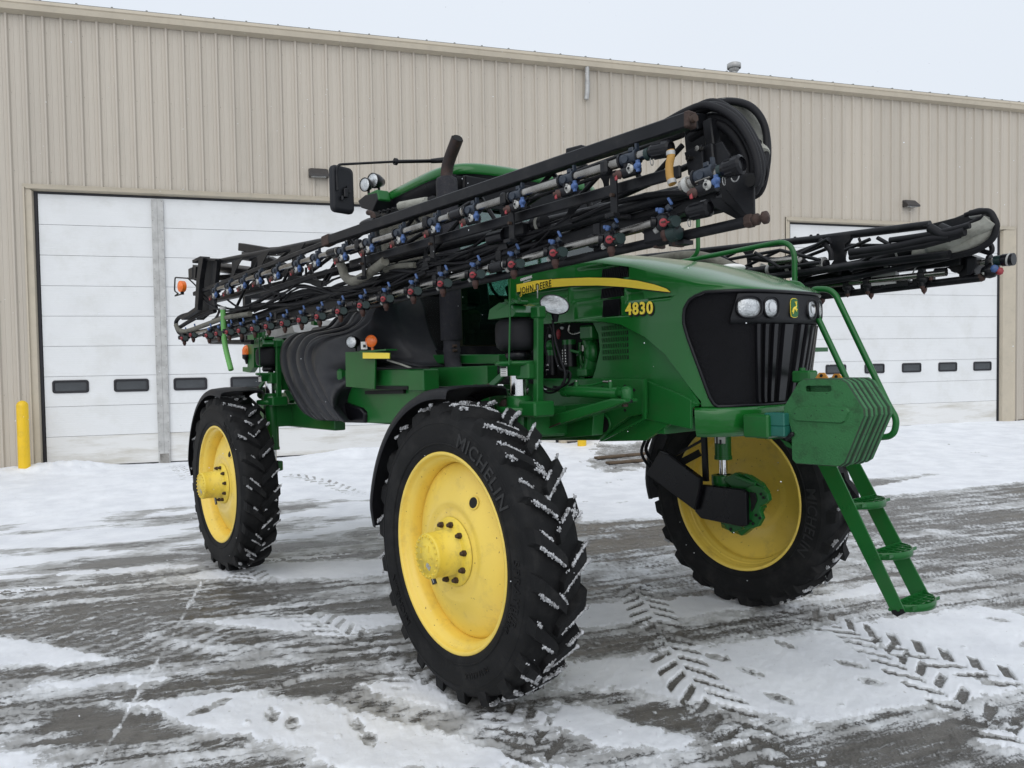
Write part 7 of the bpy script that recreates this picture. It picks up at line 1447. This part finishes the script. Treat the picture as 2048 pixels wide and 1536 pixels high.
for pts, r in (([(1.112,1.129,2.81),(1.41,1.11,2.802),(1.684,1.093,2.817),(1.812,1.085,2.807)], .028), ([(1.111,1.129,2.774),(1.445,1.108,2.78),(1.65,1.095,2.783),(1.874,1.082,2.813)], .02), ([(1.411,1.11,2.853),(1.652,1.095,2.849),(1.813,1.085,2.855),(1.936,1.078,2.866)], .02), ([(1.685,1.093,2.893),(1.781,1.087,2.828),(1.905,1.08,2.834)], .03), ([(0.578,1.342,2.682),(0.669,1.336,2.73),(1.008,1.315,2.744),(1.354,1.294,2.763)], .03), ([(0.186,1.386,2.789),(0.38,1.374,2.745),(0.789,1.349,2.774)], .03), ([(-1.092,1.466,3.016),(-0.701,1.441,3.049),(-0.289,1.416,2.957),(0.085,1.393,2.822)], .025), ([(0.088,1.392,2.927),(0.384,1.374,2.866),(0.571,1.362,2.9),(0.75,1.351,2.933),(0.836,1.346,2.958)], .025), ([(-0.461,1.426,3.002),(-0.235,1.412,2.906),(-0.467,1.427,2.801)], .02), ([(1.062,1.352,2.939),(1.077,1.351,2.878),(1.051,1.353,2.815),(1.007,1.355,2.799)], .01), ([(1.167,1.365,2.855),(1.126,1.368,2.769),(1.054,1.372,2.712),(0.997,1.376,2.708)], .012), ([(1.213,1.363,2.848),(1.173,1.365,2.763),(1.093,1.37,2.707)], .012), ([(1.143,1.367,2.672),(1.17,1.365,2.632),(1.264,1.359,2.607)], .014), ([(0.558,1.313,2.899),(0.69,1.305,2.784),(0.943,1.289,2.695)], .02), ([(0.763,1.33,2.968),(0.846,1.325,2.879),(0.853,1.325,2.802)], .02)):
    loop(pts, r, 'hose', 'hose', par=lbm)
loop([(-0.948,1.307,3.026),(-0.451,1.276,3.004),(-0.169,1.258,2.922),(0.093,1.242,2.792)], .05, 'sleeve', 'sleeved_hose', par=lbm)
b = MB(); b.tube([(0.099,1.372,2.799),(0.581,1.342,2.791)], .042, 'black_gloss', 14)
for q0, q1, m_ in ((1540, 1546, 'galv'), (1580, 1586, 'white_cap'), (1602, 1608, 'galv'), (1640, 1650, 'galv'), (1570, 1575, 'black')):
    f_ = (lambda px: Vector((0.099,1.372,2.799)).lerp(Vector((0.801,1.328,2.786)), (px-1500)/150)); b.tube([f_(q0), f_(q1)], .05, m_, 12)
b.tube([(0.581,1.342,2.791),(0.822,1.327,2.776)], .034, 'black_gloss', 12); b.tube([(0.356,1.276,2.844),(0.634,1.258,2.834)], .03, 'steel', 12); Bp(b, 'hose_coupling', lbm)
b = MB(); b.box((0.141,1.489,2.838), (.06, .004, .07), 'white', Matrix.Rotation(.4, 3, 'Y')); Bp(b, 'tag', lbm)
# end of the far boom: tapered plate, triangular plate, looped sleeved hoses
b = MB(); b.plate([(1.517,1.384,2.956),(1.808,1.366,2.98),(1.942,1.357,2.975),(1.965,1.356,2.932),(1.885,1.361,2.894),(1.806,1.366,2.907),(1.774,1.368,2.899),(1.592,1.379,2.923)], .05, 'black'); b.plate([(1.676,1.414,2.974),(1.775,1.408,2.997),(1.768,1.408,2.984),(1.716,1.411,2.967)], .03, 'black'); b.ball((1.888,1.301,2.956), .04, 'galv', 12, (1.2, .6, .5)); b.ball((1.928,1.328,2.946), .045, 'black_gloss', 10); Bp(b, 'tip_arm', lbm, .004)
b = MB(); b.plate([(1.571,1.4,2.703),(1.761,1.389,2.695),(1.813,1.385,2.728),(1.878,1.381,2.666),(1.855,1.383,2.593),(1.823,1.385,2.56),(1.743,1.39,2.573),(1.743,1.39,2.596),(1.612,1.398,2.684)], .03, 'black'); b.disc((1.737,1.36,2.649), (0, 1, 0), .045, 'black_deep', 12, .02); Bp(b, 'end_plate', lbm, .003)
b = MB(); b.plate([(1.837,1.334,2.715),(1.899,1.33,2.683),(1.898,1.33,2.634),(1.866,1.332,2.579),(1.834,1.334,2.576)], .12, 'black_gloss'); Bp(b, 'end_box', lbm, .004)
b = MB(); b.box((1.256,1.34,2.629), (.18, .05, .11), 'galv'); b.bar((1.269,1.339,2.713), (1.266,1.339,2.57), .02, .03, 'galv', up=(1, 0, 0)); b.bar((1.232,1.371,2.571), (1.431,1.359,2.568), .08, .04, 'black'); b.bar((1.514,1.304,2.712), (1.444,1.308,2.585), .006, .008, 'galv', up=(1, 0, 0)); Bp(b, 'boom_latch', lbm)
b = MB(); b.tube([(1.622,1.297,2.622), (1.698,1.293,2.62)], .022, 'black', 10); b.tube([(1.595,1.299,2.619), (1.594,1.299,2.568)], .013, 'brown', 8); Bp(b, 'pipe_end_valve', lbm)
for pts, r, m_ in (([(1.619,1.237,2.785),(1.751,1.229,2.798),(1.878,1.221,2.844),(1.97,1.216,2.867),(2.007,1.213,2.899)], .050, 'sleeve_pale'), ([(1.506,1.264,2.755),(1.676,1.254,2.748),(1.837,1.244,2.767),(1.946,1.237,2.809),(1.992,1.234,2.871)], .044, 'sleeve_pale'), ([(1.035,1.294,2.714),(1.176,1.285,2.729),(1.324,1.276,2.759),(1.472,1.267,2.78),(1.61,1.258,2.788)], .036, 'hose'),
                   ([(0.997,1.336,2.747),(1.271,1.319,2.801),(1.559,1.301,2.853),(1.791,1.287,2.893),(1.948,1.277,2.934),(1.99,1.274,2.946)], .018, 'hose'), ([(1.076,1.331,2.729),(1.344,1.314,2.766),(1.591,1.299,2.773),(1.487,1.306,2.753),(1.59,1.299,2.732),(1.82,1.285,2.714),(1.944,1.277,2.754),(2.006,1.273,2.841),(1.993,1.274,2.923)], .018, 'hose'), ([(1.881,1.221,2.966),(1.987,1.215,2.959),(2.025,1.212,2.908),(2.038,1.211,2.846),(2.004,1.214,2.772),(1.907,1.22,2.723),(1.749,1.229,2.706),(1.584,1.24,2.719)], .02, 'hose'), ([(1.8,1.346,2.98),(1.895,1.34,2.995),(1.967,1.336,2.956),(1.984,1.335,2.882)], .016, 'hose'), ([(1.983,1.325,2.913),(1.993,1.324,2.815),(1.909,1.329,2.747),(1.734,1.34,2.722)], .012, 'hose'),
                   ([(1.684,1.243,2.906),(1.78,1.237,2.841),(1.715,1.242,2.818),(1.649,1.246,2.835)], .035, 'black'), ([(1.894,1.33,2.733),(1.954,1.327,2.708),(1.967,1.326,2.738),(1.941,1.327,2.784),(1.91,1.329,2.763)], .016, 'black')):
    loop(pts, r, m_, 'sleeved_hose' if 'sleeve' in m_ else 'hose', 14, par=lbm)
b = MB(); b.tube([(1.386,1.272,2.768),(1.4,1.271,2.771)], .039, 'white_cap', 14); Bp(b, 'white_band', lbm); b = MB(); b.tube([(1.604,1.248,2.784),(1.641,1.246,2.789)], .052, 'galv', 14); Bp(b, 'hose_clamp', lbm)
for q in [(0.311,1.479,3.043),(0.111,1.491,3.049),(0.464,1.469,3.04),(-0.088,1.503,3.062),(-0.788,1.547,3.096),(0.611,1.46,3.033),(1.863,1.382,2.999),(0.673,1.456,3.03)]: b = MB(); b.ball(q, .014, 'black', 8); Bp(b, 'cable_tie', lbm)

# ================================================================ light snow in the air
b = MB(); rg = random.Random(11)
for k in range(620):
    d = rg.uniform(2.5, 17)**1.0; a = math.radians(rg.uniform(-36, 36)); z = rg.uniform(0.0, 9) if d > 8 else rg.uniform(.1, 4.5)
    s = rg.uniform(.0016, .0036)*(1 if d > 5 else .8)*(1+d*.06); c = Vector((d*math.sin(a), d*math.cos(a), z)); b.add([c+Vector(q)*s*rg.uniform(.6, 1.3) for q in OCT], OCF, 'snow')
o = b.build('snowflakes', recalc=False); o['kind'] = 'stuff'
